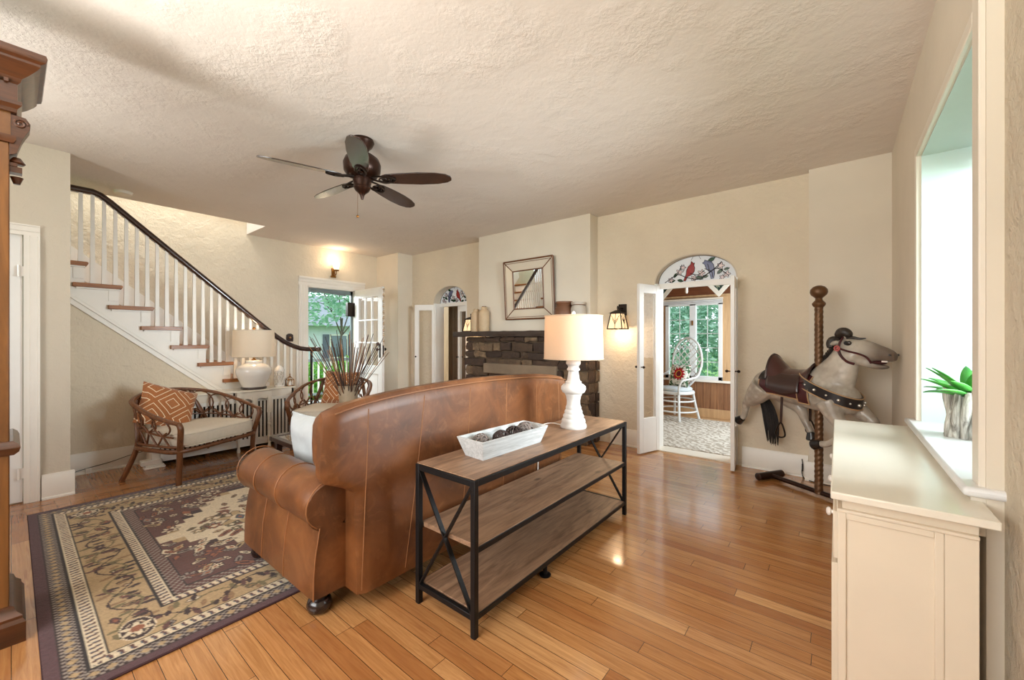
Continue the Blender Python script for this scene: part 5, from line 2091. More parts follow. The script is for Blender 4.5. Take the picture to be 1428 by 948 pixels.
for k in range(5):
    a0 = math.radians(37.5 + 72 * k)
    R3 = Matrix.Translation((FXC, FYC, 2.545)) @ Matrix.Rotation(a0, 4, 'Z') @ Matrix.Rotation(math.radians(-13), 4, 'X')
    b = MB()
    out = [(0.16, -0.038), (0.20, -0.055), (0.30, -0.066), (0.45, -0.074), (0.58, -0.068), (0.66, -0.05), (0.695, -0.025), (0.70, 0.0), (0.695, 0.025), (0.66, 0.05), (0.58, 0.068), (0.45, 0.074), (0.30, 0.066), (0.20, 0.055), (0.16, 0.038), (0.15, 0)]
    b.prism(out, lambda u, v, w: R3 @ Vector((u, v, w)), -0.004, 0.004)
    bl = b.build('blade', 'fan_blade', fn, smooth=30, bevel=0.0015)
    b = MB()
    # openwork iron holding the blade
    for s in (-1, 1):
        b.tube([R3 @ Vector(p) for p in catmull([(0.06, s * 0.012, 0.006), (0.12, s * 0.03, 0.000), (0.17, s * 0.040, -0.009), (0.235, s * 0.026, -0.010), (0.26, 0, -0.010)], 5)], 0.0075, 7)
    b.tube([R3 @ Vector((0.165 + 0.03 * math.cos(q), 0.022 * math.sin(q), -0.010)) for q in [2 * PI * i / 14 for i in range(14)]], 0.006, 6, closed=True)
    b.sphere(R3 @ Vector((0.225, 0, -0.009)), 0.012, 8, 6)
    b.build('blade_iron', 'iron', bl)
b = MB()
b.tube([(FXC - 0.03, FYC - 0.02, 2.45), (FXC - 0.031, FYC - 0.02, 2.265)], 0.0015, 5)
b.sphere((FXC - 0.031, FYC - 0.02, 2.255), 0.011, 10, 8)
b.build('pull_chain', 'brass', fn)
# ------------------------------------------------------------------ carousel horse
HR = thing('carousel_horse', 'dappled grey carousel horse on a twisted bronze pole beside the sunroom doors', 'carousel horse', (-0.12, 4.18, 0), math.radians(-33))
_inv = ROOT[HR]
ROOT[HR] = Matrix.Identity(4)     # parts are drawn in the horse's own frame: x forward, y to its left


def dapple():
    t = NT('dappled_grey_paint')
    v = t.coord('Object')
    vo = t.n('ShaderNodeTexVoronoi')
    t.l(v, vo.inputs['Vector'])
    vo.inputs['Scale'].default_value = 16
    sp = t.ramp(vo.outputs['Distance'], (0.12, W1), (0.42, K0))
    f = t.noise(v, 5, 4)
    base = t.ramp(f, (0.3, C(128, 118, 106)), (0.55, C(176, 166, 152)), (0.75, C(202, 193, 178)))
    c = t.mix(t.math('MULTIPLY', sp, 0.35), base, C(218, 211, 198))
    sep = t.n('ShaderNodeSeparateXYZ')
    t.l(v, sep.inputs[0])
    # grey-brown points painted on muzzle and lower legs
    muzzle = t.ramp(t.math('ADD', sep.outputs[0], t.math('MULTIPLY', f, 0.10)), (0.38, K0), (0.50, W1))
    c = t.mix(t.math('MULTIPLY', muzzle, 0.85), c, C(88, 72, 60))
    t.base(c)
    t.set(Roughness=0.38)
    t.b.inputs['Coat Weight'].default_value = 0.25
    t.bump(t.noise(v, 30, 3), 0.12, 0.004)
    return t.m


M['horse'] = dapple()
M['horse_black'] = plain('black_horse_paint', C(30, 26, 25), 0.3, coat=0.3)
M['mane'] = plain('dark_mane_paint', C(46, 38, 32), 0.45, bump=(70, 0.6), vary=0.3, vscale=20)
M['saddle_brown'] = plain('dark_saddle_leather', C(52, 30, 26), 0.32, bump=(140, 0.15), vary=0.15, coat=0.25)
M['seat_red'] = plain('oxblood_seat_leather', C(66, 32, 28), 0.3, vary=0.15, coat=0.3)
M['maroon'] = plain('maroon_blanket_paint', C(66, 24, 27), 0.45, vary=0.12)
M['strap'] = plain('black_strap_leather', C(34, 28, 28), 0.35, vary=0.1)
M['stud'] = plain('silver_stud', C(196, 190, 180), 0.3, 0.8)
M['pink'] = plain('rose_rosette_paint', C(186, 96, 92), 0.4)
M['horse_hair'] = plain('black_horsehair', C(30, 24, 22), 0.6, bump=(160, 0.7), vary=0.3, vscale=30)


def loft(b, secs, n=22):
    """secs: (center x, z, tangent angle deg, half height, half width, y)"""
    rings = []
    for x, z, ang, hh, hw, y in secs:
        a_ = math.radians(ang)
        nx, nz = -math.sin(a_), math.cos(a_)
        rings.append([b.v((x + nx * hh * math.sin(q), y + hw * math.cos(q), z + nz * hh * math.sin(q))) for q in [2 * PI * j / n for j in range(n)]])
    for A, B in zip(rings, rings[1:]):
        for j in range(n):
            b.face([A[j], A[(j + 1) % n], B[(j + 1) % n], B[j]])
    b.face(list(reversed(rings[0])))
    b.face(rings[-1])


b = MB()
# trunk from rump to chest
loft(b, [(-0.575, 0.885, 0, 0.03, 0.03, 0), (-0.555, 0.88, 0, 0.085, 0.075, 0), (-0.50, 0.875, 0, 0.122, 0.115, 0), (-0.42, 0.872, 0, 0.135, 0.135, 0), (-0.30, 0.868, 0, 0.128, 0.135, 0), (-0.16, 0.858, 0, 0.132, 0.138, 0), (-0.02, 0.855, 0, 0.150, 0.142, 0), (0.10, 0.850, 0, 0.152, 0.138, 0), (0.20, 0.835, 0, 0.130, 0.118, 0), (0.265, 0.82, 0, 0.095, 0.085, 0), (0.295, 0.815, 0, 0.04, 0.04, 0)])
# neck, rising forward and up to the poll
loft(b, [(0.05, 0.88, 52, 0.175, 0.115, 0), (0.10, 0.955, 56, 0.165, 0.100, 0), (0.145, 1.03, 60, 0.140, 0.084, 0), (0.18, 1.10, 62, 0.115, 0.072, 0), (0.205, 1.16, 60, 0.096, 0.066, 0), (0.225, 1.205, 48, 0.085, 0.064, 0), (0.24, 1.225, 30, 0.05, 0.05, 0)])
# head: poll to upper muzzle
loft(b, [(0.160, 1.24, -8, 0.040, 0.04, 0), (0.195, 1.232, -8, 0.080, 0.058, 0), (0.235, 1.216, -10, 0.098, 0.066, 0), (0.28, 1.208, -13, 0.094, 0.064, 0), (0.325, 1.206, -14, 0.086, 0.056, 0), (0.375, 1.202, -14, 0.071, 0.049, 0), (0.425, 1.194, -12, 0.057, 0.045, 0), (0.47, 1.183, -10, 0.050, 0.045, 0), (0.502, 1.175, -5, 0.042, 0.041, 0), (0.522, 1.170, 0, 0.030, 0.032, 0)])
# lower jaw, mouth open
loft(b, [(0.29, 1.14, -16, 0.036, 0.040, 0), (0.35, 1.118, -14, 0.034, 0.036, 0), (0.40, 1.102, -10, 0.026, 0.032, 0), (0.445, 1.094, 0, 0.018, 0.029, 0), (0.480, 1.098, 10, 0.012, 0.021, 0)])
for s in (-1, 1):
    b.sphere((0.255, s * 0.054, 1.275), 0.024, 10, 8)                # brow
    b.sphere((0.498, s * 0.028, 1.182), 0.021, 10, 8)                # nostril flare
    b.sphere((0.255, s * 0.045, 1.168), 0.048, 12, 8, sc=(1, 0.6, 1))  # cheek
    b.tube(catmull([(0.185, s * 0.045, 1.272), (0.165, s * 0.06, 1.268), (0.140, s * 0.066, 1.255), (0.115, s * 0.06, 1.245)], 4), [0.014, 0.017, 0.019, 0.02, 0.02, 0.02, 0.019, 0.018, 0.016, 0.013, 0.009, 0.006, 0.003], 8)


def limb(pts, rad, flat=1.0):
    P = catmull(pts, 6)
    m_ = len(P)
    R_ = []
    for i in range(m_):
        k = i / (m_ - 1) * (len(rad) - 1)
        j = min(int(k), len(rad) - 2)
        R_.append(rad[j] + (rad[j + 1] - rad[j]) * (k - j))
    b.tube(P, R_, 12)


# near hind leg stretched back, off hind leg reaching forward under the belly
limb([(-0.43, -0.075, 0.86), (-0.505, -0.085, 0.775), (-0.565, -0.085, 0.715), (-0.612, -0.085, 0.675), (-0.625, -0.085, 0.62), (-0.640, -0.085, 0.555), (-0.665, -0.085, 0.53)], [0.115, 0.092, 0.062, 0.040, 0.030, 0.026, 0.030])
limb([(-0.40, 0.075, 0.84), (-0.31, 0.085, 0.755), (-0.225, 0.085, 0.69), (-0.195, 0.085, 0.64), (-0.175, 0.085, 0.58), (-0.14, 0.085, 0.52), (-0.125, 0.085, 0.49)], [0.11, 0.085, 0.055, 0.040, 0.030, 0.027, 0.031])
# near foreleg folded back under, off foreleg lifted forward
limb([(0.13, -0.08, 0.80), (0.175, -0.088, 0.71), (0.225, -0.088, 0.635), (0.245, -0.088, 0.585), (0.205, -0.088, 0.535), (0.135, -0.088, 0.475), (0.075, -0.088, 0.455)], [0.092, 0.066, 0.044, 0.038, 0.028, 0.025, 0.029])
limb([(0.18, 0.075, 0.79), (0.26, 0.082, 0.735), (0.315, 0.082, 0.695), (0.345, 0.082, 0.66), (0.335, 0.082, 0.60), (0.30, 0.082, 0.54), (0.27, 0.082, 0.515)], [0.074, 0.058, 0.044, 0.037, 0.028, 0.025, 0.029])
body = b.build('body', 'horse', HR, smooth=0)
md = body.modifiers.new('remesh', 'REMESH')
md.mode = 'VOXEL'
md.voxel_size = 0.008
md.use_smooth_shade = True
md = body.modifiers.new('smooth', 'SMOOTH')
md.factor = 0.5
md.iterations = 7


def hoof(p, d):
    b = MB()
    p, d = Vector(p), Vector(d).normalized()
    b.tube([p - d * 0.008, p + d * 0.02, p + d * 0.05, p + d * 0.058], [0.030, 0.036, 0.043, 0.038], 14)
    b.build('hoof', 'horse_black', HR)


hoof((-0.668, -0.085, 0.522), (-0.75, 0, -0.55))
hoof((-0.122, 0.085, 0.486), (0.10, 0, -1))
hoof((0.068, -0.088, 0.452), (-0.95, 0, -0.25))
hoof((0.265, 0.082, 0.51), (-0.6, 0, -0.8))

# eyes, mouth, teeth
b = MB()
for s in (-1, 1):
    b.sphere((0.256, s * 0.066, 1.266), 0.022, 12, 8, sc=(1.3, 0.6, 0.9))
    b.sphere((0.512, s * 0.044, 1.184), 0.009, 8, 6)
b.build('eye', 'horse_black', HR)
b = MB()
b.sphere((0.42, 0, 1.126), 0.03, 12, 8, sc=(1.7, 1.12, 0.55))
b.build('mouth', plain('dark_mouth', C(60, 22, 22), 0.5), HR)
b = MB()
for s in (-1, 1):
    for k in range(4):
        b.box(0.452 + 0.009 * k, s * 0.022 - 0.004, 1.130, 0.459 + 0.009 * k, s * 0.022 + 0.004, 1.142)
b.build('teeth', 'ceramic', HR)

# forelock and mane
b = MB()
b.tube(catmull([(0.165, 0, 1.299), (0.175, -0.03, 1.332), (0.205, -0.035, 1.352), (0.235, -0.03, 1.336), (0.24, -0.025, 1.312)], 5), [0.02 + 0.016 * math.sin(PI * i / 20) for i in range(21)], 9)
b.tube(catmull([(0.23, -0.02, 1.30), (0.27, -0.025, 1.306), (0.31, -0.02, 1.299), (0.345, -0.01, 1.302)], 5), [0.017 - 0.013 * i / 15 for i in range(16)], 7)
b.tube(catmull([(0.22, 0.02, 1.30), (0.27, 0.02, 1.302), (0.32, 0.015, 1.286)], 5), [0.015 - 0.011 * i / 10 for i in range(11)], 7)
b.tube(catmull([(0.16, -0.02, 1.29), (0.135, -0.045, 1.289), (0.125, -0.055, 1.259), (0.13, -0.06, 1.229)], 5), [0.022 + 0.008 * math.sin(PI * i / 15) for i in range(16)], 8)
b.build('forelock', 'mane', HR)
b = MB()
for k in range(13):
    t_ = k / 12
    x, z = -0.005 + 0.155 * t_, 1.035 + 0.225 * t_ + 0.02 * math.sin(PI * t_)
    rm = 0.018
    b.tube(catmull([(x, 0, z), (x - 0.018, 0.02, z + 0.006), (x - 0.028, 0.05, z - 0.035), (x - 0.015, 0.07, z - 0.075)], 4), [rm, rm, rm, rm, rm, rm * .9, rm * .85, rm * .8, rm * .7, rm * .6, rm * .4, rm * .25, rm * .1], 7)
b.build('mane', 'mane', HR)
# horsehair tail
rt_ = random.Random(8)
b = MB()
for k in range(70):
    ex, ey = rt_.uniform(-0.045, 0.045), rt_.uniform(-0.03, 0.03)
    z1_ = rt_.uniform(0.30, 0.40)
    b.tube(catmull([(-0.565, 0.02, 0.93), (-0.600 + ex * 0.3, 0.03, 0.90), (-0.585 + ex * 0.6, 0.045 + ey * 0.5, 0.80), (-0.50 + ex, 0.045 + ey, 0.66), (-0.455 + ex * 1.1, 0.04 + ey * 1.3, 0.50), (-0.445 + ex * 0.9 + rt_.uniform(-.012, .012), 0.04 + ey, z1_)], 4), [0.009] * 16 + [0.0075, 0.006, 0.0045, 0.003, 0.0015], 5)
b.build('tail', 'horse_hair', HR)


# saddle, blanket and harness follow the trunk
def trunk(x):
    K = [(-0.575, 0.885, 0.03, 0.03), (-0.50, 0.875, 0.122, 0.115), (-0.42, 0.872, 0.135, 0.135), (-0.30, 0.868, 0.128, 0.135), (-0.16, 0.858, 0.132, 0.138), (-0.02, 0.855, 0.150, 0.142), (0.10, 0.850, 0.152, 0.138), (0.20, 0.835, 0.130, 0.118)]
    for (xa, za, ha, wa), (xb, zb, hb, wb) in zip(K, K[1:]):
        if xa <= x <= xb:
            t_ = (x - xa) / (xb - xa)
            return za + (zb - za) * t_, ha + (hb - ha) * t_, wa + (wb - wa) * t_
    return K[-1][1:]


def skin(x, a_, off):
    z, hh, hw = trunk(x)
    return Vector((x, -(hw + off) * math.sin(a_), z + (hh + off) * math.cos(a_)))


def cloth_patch(name, xa, xb, amax, off, mat, edge=None, sway=0.0, top=0.0):
    b = MB()

    def f(u, v):
        a_ = (v * 2 - 1) * amax
        ax = abs(v * 2 - 1)
        x = xa + (xb - xa) * u
        am = a_ * (1 - sway * (1 - math.sin(PI * u)) if sway else 1)
        return skin(x, am, off + top * max(0, 1 - ax * 2.2))
    b.grid(f, 20, 40)
    o = b.build(name, mat, HR, smooth=60, solid=0.008)
    if edge:
        b = MB()
        for s in (-1, 1):
            pts = [skin(xa + (xb - xa) * k / 20, s * amax * (1 - sway * (1 - math.sin(PI * k / 20)) if sway else 1), off + 0.003) for k in range(21)]
            b.tube(pts, 0.006, 6)
        for xx in (xa, xb):
            b.tube([skin(xx, (k / 20 * 2 - 1) * amax * (1 - sway if sway else 1), off + 0.003) for k in range(21)], 0.005, 6)
        b.build('trim_piping', edge, o)
    return o


M['piping'] = plain('tan_piping', C(176, 142, 104), 0.5)
cloth_patch('saddle_blanket', -0.44, -0.07, 2.0, 0.006, 'maroon', 'piping')
cloth_patch('rear_strap', -0.45, -0.36, 1.15, 0.012, 'strap')
b = MB()


def seat_f(u, v):
    x = -0.375 + 0.36 * u
    a_ = (v * 2 - 1) * 1.05
    ax = abs(v * 2 - 1)
    rise = 0.115 * max(0, 1 - u / 0.30) ** 1.0 * (1 - ax ** 2.2) + 0.055 * max(0, (u - 0.78) / 0.22) ** 1.3 * (1 - ax ** 2) + 0.02 * (1 - ax)
    p = skin(x, a_, 0.016)
    p.z += rise
    if u < 0.3:
        p.x -= 0.02 * (1 - u / 0.3) * (1 - ax)
    return p


b.grid(seat_f, 24, 24)
b.build('saddle_seat', 'seat_red', HR, smooth=60, solid=0.014)
b = MB()
b.tube([seat_f(0.0, k / 24) for k in range(25)], 0.012, 8)
b.build('cantle_rim', 'saddle_brown', HR)
MB().tube([seat_f(1.0, k / 24) for k in range(25)], 0.010, 8).build('pommel_rim', 'saddle_brown', HR)
for s in (-1, 1):
    b = MB()

    def flap(u, v):
        x = -0.37 + 0.30 * u + 0.02 * v
        lim = 1.85 - 0.25 * abs(u - 0.5) * 2
        return skin(x, s * (0.55 + (lim - 0.55) * v), 0.026)
    b.grid(flap, 12, 14)
    b.build('saddle_flap', 'saddle_brown', HR, smooth=60, solid=0.008)
    b = MB()
    y = -s * 0.168
    b.bar((-0.19, y, 0.80), (-0.195, -s * 0.175, 0.57), 0.020, 0.006, (0, 1, 0))
    b.build('stirrup_leather', 'saddle_brown', HR)
    b = MB()
    b.tube(catmull([(-0.195, -s * 0.175, 0.58), (-0.225, -s * 0.178, 0.53), (-0.235, -s * 0.18, 0.475), (-0.195, -s * 0.18, 0.455), (-0.155, -s * 0.18, 0.475), (-0.165, -s * 0.178, 0.53)], 5, True), 0.007, 7, closed=True)
    b.build('stirrup', 'iron', HR)
# girth panel in front of the flap
cloth_patch('girth_panel', -0.075, 0.015, 2.15, 0.010, 'maroon', 'piping')
# studded breast collar round the chest
b = MB()
cd = Vector((0.93, 0, -0.37)).normalized()
cc = Vector((0.075, 0, 0.892))


def collar(q, off=0.0):
    return cc + cd * ((0.252 + off) * math.cos(q)) + Vector((0, 1, 0)) * ((0.152 + off) * math.sin(q))


nrm = Vector((0.37, 0, 0.93)).normalized()
N = 48
outer, inner, up_o, up_i = [], [], [], []
rings = []
for i in range(N):
    q = 2 * PI * i / N
    o_, i_ = collar(q, 0.006), collar(q, -0.012)
    h = 0.040
    taper = Vector((0, 0, 0)) - cd * 0.02 * math.cos(q)
    rings.append([b.v(o_ - nrm * h), b.v(o_ + nrm * h + taper), b.v(i_ + nrm * h + taper), b.v(i_ - nrm * h)])
for i in range(N):
    A, B = rings[i], rings[(i + 1) % N]
    for j in range(4):
        b.face([A[j], A[(j + 1) % 4], B[(j + 1) % 4], B[j]])
colr = b.build('breast_collar', 'strap', HR, smooth=40)
b = MB()
for e in (-1, 1):
    b.tube([collar(2 * PI * i / N, 0.007) + nrm * 0.040 * e + (-cd * 0.02 * math.cos(2 * PI * i / N) if e > 0 else Vector()) for i in range(N)], 0.005, 6, closed=True)
b.build('collar_piping', 'piping', colr)
for i in range(18):
    q = 2 * PI * (i + 0.5) / 18
    MB().sphere(collar(q, 0.008), 0.013 if i % 2 else 0.008, 8, 6).build('stud', 'stud', colr)
# bridle
b = MB()
for s in (-1, 1):
    y = s * 0.070
    b.tube(catmull([(0.195, y * 0.98, 1.225), (0.255, s * 0.074, 1.206), (0.32, s * 0.060, 1.188), (0.365, s * 0.052, 1.168), (0.385, s * 0.046, 1.145), (0.395, s * 0.038, 1.12)], 5), 0.008, 6)
    b.tube(catmull([(0.19, s * 0.066, 1.22), (0.21, s * 0.068, 1.17), (0.25, s * 0.060, 1.125), (0.29, s * 0.046, 1.108)], 5), 0.0105, 6)
    b.tube(catmull([(0.19, s * 0.066, 1.23), (0.20, s * 0.062, 1.27), (0.205, s * 0.035, 1.31)], 5), 0.008, 6)
b.build('bridle', 'maroon', HR)
b = MB()
for s in (-1, 1):
    c_ = (0.188, s * 0.073, 1.224)
    b.tube([(c_[0] + 0.018 * math.cos(q), c_[1] + s * 0.004, c_[2] + 0.018 * math.sin(q)) for q in [2 * PI * i / 18 for i in range(18)]], 0.006, 6, closed=True)
    b.sphere((c_[0], c_[1], c_[2]), 0.010, 10, 6, sc=(1, 0.6, 1))
b.build('rosette', 'pink', HR)

# pole: smooth below, twisted above, with ball finial; T-shaped floor stand
M['pole'] = plain('dark_bronze_pole', C(104, 74, 48), 0.4, 0.5, vary=0.15, vscale=20)
b = MB()


def twist(u, v):
    q = u * 2 * PI
    z = 0.02 + 1.545 * v
    r = 0.0295 + 0.0015 * math.cos(3 * q - z * 150)
    return Vector((r * math.cos(q), r * math.sin(q), z))


V_ = b.grid(twist, 30, 300, cu=True)
b.face([c[0] for c in V_])
b.face([c[-1] for c in V_])
b.build('pole', 'pole', HR, smooth=60)
MB().lathe([(0.034, 1.56), (0.045, 1.575), (0.047, 1.59), (0.04, 1.60), (0.026, 1.615), (0.024, 1.632), (0.034, 1.642), (0.054, 1.66), (0.061, 1.68), (0.058, 1.705), (0.042, 1.725), (0.02, 1.736), (0.001, 1.738)], (0, 0, 0), 24).build('finial', 'pole', HR)
b = MB()
b.cyl((-0.44, 0, 0.034), (0.41, 0, 0.034), 0.019, n=14)
b.build('stand_bar', 'bronze', HR)
for x in (-0.44, 0.41):
    b = MB()
    b.tube([(x, -0.15, 0.034), (x, -0.145, 0.034), (x, 0.145, 0.034), (x, 0.15, 0.034)], [0.026, 0.033, 0.033, 0.026], 16)
    b.build('stand_foot', 'bronze', HR)
HR_obj = HR
b = MB()
b.tube(catmull([(-0.26, 4.66, 0.17), (-0.255, 4.655, 0.12), (-0.26, 4.65, 0.05), (-0.24, 4.60, 0.008), (-0.19, 4.56, 0.006), (-0.10, 4.52, 0.006), (0.05, 4.50, 0.006)], 6), 0.004, 6)
for k in range(5):
    b.cyl((-0.256, 4.654, 0.06 + 0.014 * k), (-0.256, 4.654, 0.068 + 0.014 * k), 0.007, n=8)
b.build('power_cord', 'black_cord', None, label='thin dark cord hanging down the baseboard behind the carousel horse', cat='cord')
# ------------------------------------------------------------------ oriental rug (woven pattern held in a colour attribute)
import numpy as np
RX0, RX1, RY0_, RY1_ = -4.60, -2.15, 0.075, 3.45
st_ = 0.0065
nx, nyr = int((RX1 - RX0) / st_), int((RY1_ - RY0_) / st_)
xs = np.linspace(0, RX1 - RX0, nx + 1)
ys = np.linspace(0, RY1_ - RY0_, nyr + 1)
X, Y = np.meshgrid(xs, ys, indexing='ij')
Wd, Ln = RX1 - RX0, RY1_ - RY0_
rgn = np.random.default_rng(4)
c = lambda r, g, b: np.array(C(r, g, b)[:3])
COLS = dict(dark=c(52, 32, 32), maroon=c(92, 58, 52), plum=c(84, 56, 60), tan=c(172, 146, 108), tan2=c(138, 108, 76), cream=c(208, 192, 164), grey=c(142, 132, 122), black=c(36, 28, 28), blue=c(74, 84, 98), rust=c(140, 84, 58), olive=c(110, 98, 66))
img = np.zeros(X.shape + (3,))
dx = np.minimum(X, Wd - X)
dy = np.minimum(Y, Ln - Y)
dist = np.minimum(dx, dy)
# along-border coordinate
along = np.where(dx < dy, Y, X)
img[:] = COLS['maroon']


def band(a_, b_, col):
    m_ = (dist >= a_) & (dist < b_)
    img[m_] = COLS[col]
    return m_


band(0.0, 0.045, 'plum')
m1 = band(0.045, 0.11, 'grey')
m2 = band(0.118, 0.17, 'cream')
m3 = band(0.18, 0.375, 'tan')
m4 = band(0.385, 0.432, 'cream')
m5 = band(0.442, 0.495, 'maroon')
for a_ in (0.041, 0.11, 0.17, 0.375, 0.432, 0.495):
    band(a_, a_ + 0.0105, 'black')


def put(mask, col):
    img[mask] = COLS[col]


# small lattice in the narrow guards
put(m1 & (((np.floor(along / 0.013) + np.floor(dist / 0.013)) % 2) == 0), 'dark')
put(m1 & ((np.abs((along % 0.05) - 0.025) + np.abs(dist - 0.077)) < 0.018), 'tan')
put(m5 & (((np.floor(along / 0.013) + np.floor(dist / 0.013)) % 3) == 0), 'grey')
# S-shaped dashes in the cream guards
for mm_, mid in ((m2, 0.145), (m4, 0.409)):
    ph = (along + 0.25 * (dist - mid)) % 0.034
    put(mm_ & (ph < 0.014) & (np.abs(dist - mid) < 0.020), 'maroon')
    put(mm_ & (ph < 0.005) & (np.abs(dist - mid) < 0.016), 'blue')


def dil(m_):
    o = m_.copy()
    o[1:] |= m_[:-1]
    o[:-1] |= m_[1:]
    o[:, 1:] |= m_[:, :-1]
    o[:, :-1] |= m_[:, 1:]
    return o


def motif(x, y, s, col, inner=None, kind=0, rot=0.0):
    """woven rosette / palmette / leaf at (x, y)"""
    U = (X - x) * math.cos(rot) + (Y - y) * math.sin(rot)
    V = -(X - x) * math.sin(rot) + (Y - y) * math.cos(rot)
    if kind == 0:
        th = np.arctan2(V, U)
        r = np.hypot(U, V)
        m_ = r < s * (0.72 + 0.28 * np.cos(6 * th))
        m_i = r < s * 0.42
    elif kind == 1:
        m_ = (np.abs(U) / s + np.abs(V) / (s * 0.5)) < 1
        m_i = (np.abs(U) / s + np.abs(V) / (s * 0.5)) < 0.5
    elif kind == 2:
        m_ = ((U / s) ** 2 + (V / (s * 0.35)) ** 2 < 1) | ((np.abs(U - s * 0.6) + np.abs(V)) < s * 0.4)
        m_i = (U / (s * 0.6)) ** 2 + (V / (s * 0.15)) ** 2 < 1
    else:
        r = np.hypot(U, V * 1.5)
        m_ = (r < s) & (r > s * 0.74)
        m_i = r < s * 0.35
    put(dil(m_), 'dark' if col not in ('dark', 'black') else 'cream')
    put(m_, col)
    if inner:
        put(m_i, inner)


# main border flowers and vines
per = []
for k in range(int(Ln / 0.11)):
    for xx in (0.278, Wd - 0.278):
        per.append((xx, 0.05 + 0.11 * k, True))
for k in range(int(Wd / 0.11)):
    for yy in (0.278, Ln - 0.278):
        per.append((0.05 + 0.11 * k, yy, False))
for i, (x, y, vert) in enumerate(per):
    if min(min(x, Wd - x), min(y, Ln - y)) < 0.23:
        continue
    o = rgn.uniform(-0.075, 0.075)
    px, py = (x + o, y) if vert else (x, y + o)
    kind = int(rgn.integers(0, 3))
    motif(px, py, rgn.uniform(0.018, 0.034), ['maroon', 'tan2', 'cream', 'olive', 'grey', 'rust'][int(rgn.integers(0, 6))], ['cream', 'tan2', 'rust', 'black'][int(rgn.integers(0, 4))], kind, rgn.uniform(0, 3.1))
# rows of long dark leaves lying across the main border
for k in range(int((Ln + Wd) * 2 / 0.022)):
    p_ = k * 0.022 + rgn.uniform(-0.008, 0.008)
    lat = rgn.choice([0.212, 0.26, 0.30, 0.342]) + rgn.uniform(-0.014, 0.014)
    if p_ < Ln:
        x, y, rt = lat, p_, 0.0
    elif p_ < 2 * Ln:
        x, y, rt = Wd - lat, p_ - Ln, 0.0
    elif p_ < 2 * Ln + Wd:
        x, y, rt = p_ - 2 * Ln, lat, PI / 2
    else:
        x, y, rt = p_ - 2 * Ln - Wd, Ln - lat, PI / 2
    if min(min(x, Wd - x), min(y, Ln - y)) < 0.195:
        continue
    rt += rgn.uniform(-0.35, 0.35)
    U = (X - x) * math.cos(rt) + (Y - y) * math.sin(rt)
    V = -(X - x) * math.sin(rt) + (Y - y) * math.cos(rt)
    ln_ = rgn.uniform(0.022, 0.042)
    put((U / ln_) ** 2 + (V / 0.0125) ** 2 < 1, ['maroon', 'dark', 'tan2', 'olive', 'dark'][k % 5])
vine = np.abs(dist - 0.278 - 0.055 * np.sin(along * 14)) < 0.006
put(m3 & vine, 'olive')
put(m3 & (np.abs(dist - 0.278 + 0.06 * np.sin(along * 14 + 0.6)) < 0.005), 'dark')
for xx in (0.278, Wd - 0.278):
    for yy in (0.278, Ln - 0.278):
        motif(xx, yy, 0.085, 'dark', None, 3)
        motif(xx, yy, 0.06, 'cream', 'rust', 0)
# keep the bands crisp over the flowers
for a_ in (0.17, 0.375):
    band(a_, a_ + 0.0105, 'black')
# field: stepped cream medallion on maroon
fx, fy = np.abs(X - Wd / 2), np.abs(Y - Ln / 2)
q = 0.062
sx, sy = np.floor(fx / q) * q, np.floor(fy / q) * q
field = dist > 0.505
lim = np.minimum(0.60, (1.13 - sy) * 1.15)
med = field & (sx < lim)
edge = field & (sx < lim + 0.024) & ~med
put(edge, 'dark')
put(med, 'cream')
put(med & (sx > lim - 0.03), 'tan')
put(med & (sx > lim - 0.022), 'cream')
hw, hl = (Wd / 2 - 0.51), (Ln / 2 - 0.51)
for k in range(620):
    x, y = Wd / 2 + rgn.uniform(-hw, hw), Ln / 2 + rgn.uniform(-hl, hl)
    ax_, ay_ = abs(x - Wd / 2), abs(y - Ln / 2)
    inside = ax_ < min(0.60, (1.13 - ay_) * 1.15) - 0.08
    outside = ax_ > min(0.60, (1.13 - ay_) * 1.15) + 0.06
    if inside:
        motif(x, y, rgn.uniform(0.028, 0.055), ['tan', 'tan2', 'rust', 'olive', 'grey'][k % 5], ['cream', 'maroon', 'dark'][k % 3], k % 3, rgn.uniform(0, 3.1))
    elif outside:
        motif(x, y, rgn.uniform(0.024, 0.055), ['cream', 'tan', 'grey', 'rust', 'cream'][k % 5], ['maroon', 'rust', 'dark'][k % 3], k % 3, rgn.uniform(0, 3.1))
for s_ in (0.26, 0.19, 0.12):
    th = np.arctan2(Y - Ln / 2, X - Wd / 2)
    r = np.hypot(X - Wd / 2, Y - Ln / 2)
    put(r < s_ * (0.85 + 0.15 * np.cos(8 * th)), {0.26: 'maroon', 0.19: 'tan', 0.12: 'rust'}[s_])
for yy in (Ln / 2 - 0.72, Ln / 2 + 0.72):
    motif(Wd / 2, yy, 0.14, 'tan', 'cream', 0)
    motif(Wd / 2, yy, 0.05, 'blue', 'rust', 1)
img *= (1 + rgn.normal(0, 0.09, X.shape))[..., None]
img = np.clip(img, 0, 1)
zz = 0.011 + rgn.normal(0, 0.0004, X.shape)
nvx, nvy = X.shape
co = np.stack([X + RX0, Y + RY0_, zz], -1).reshape(-1, 3)
ii, jj = np.meshgrid(np.arange(nvx - 1), np.arange(nvy - 1), indexing='ij')
v0 = (ii * nvy + jj).ravel()
quads = np.stack([v0, v0 + nvy, v0 + nvy + 1, v0 + 1], -1)
me = bpy.data.meshes.new('rug')
org = np.array([(RX0 + RX1) / 2, (RY0_ + RY1_) / 2, 0])
co = co - org
me.vertices.add(len(co))
me.vertices.foreach_set('co', co.ravel())
me.loops.add(quads.size)
me.loops.foreach_set('vertex_index', quads.ravel().astype(np.int32))
me.polygons.add(len(quads))
me.polygons.foreach_set('loop_start', np.arange(0, quads.size, 4, dtype=np.int32))
me.update(calc_edges=True)
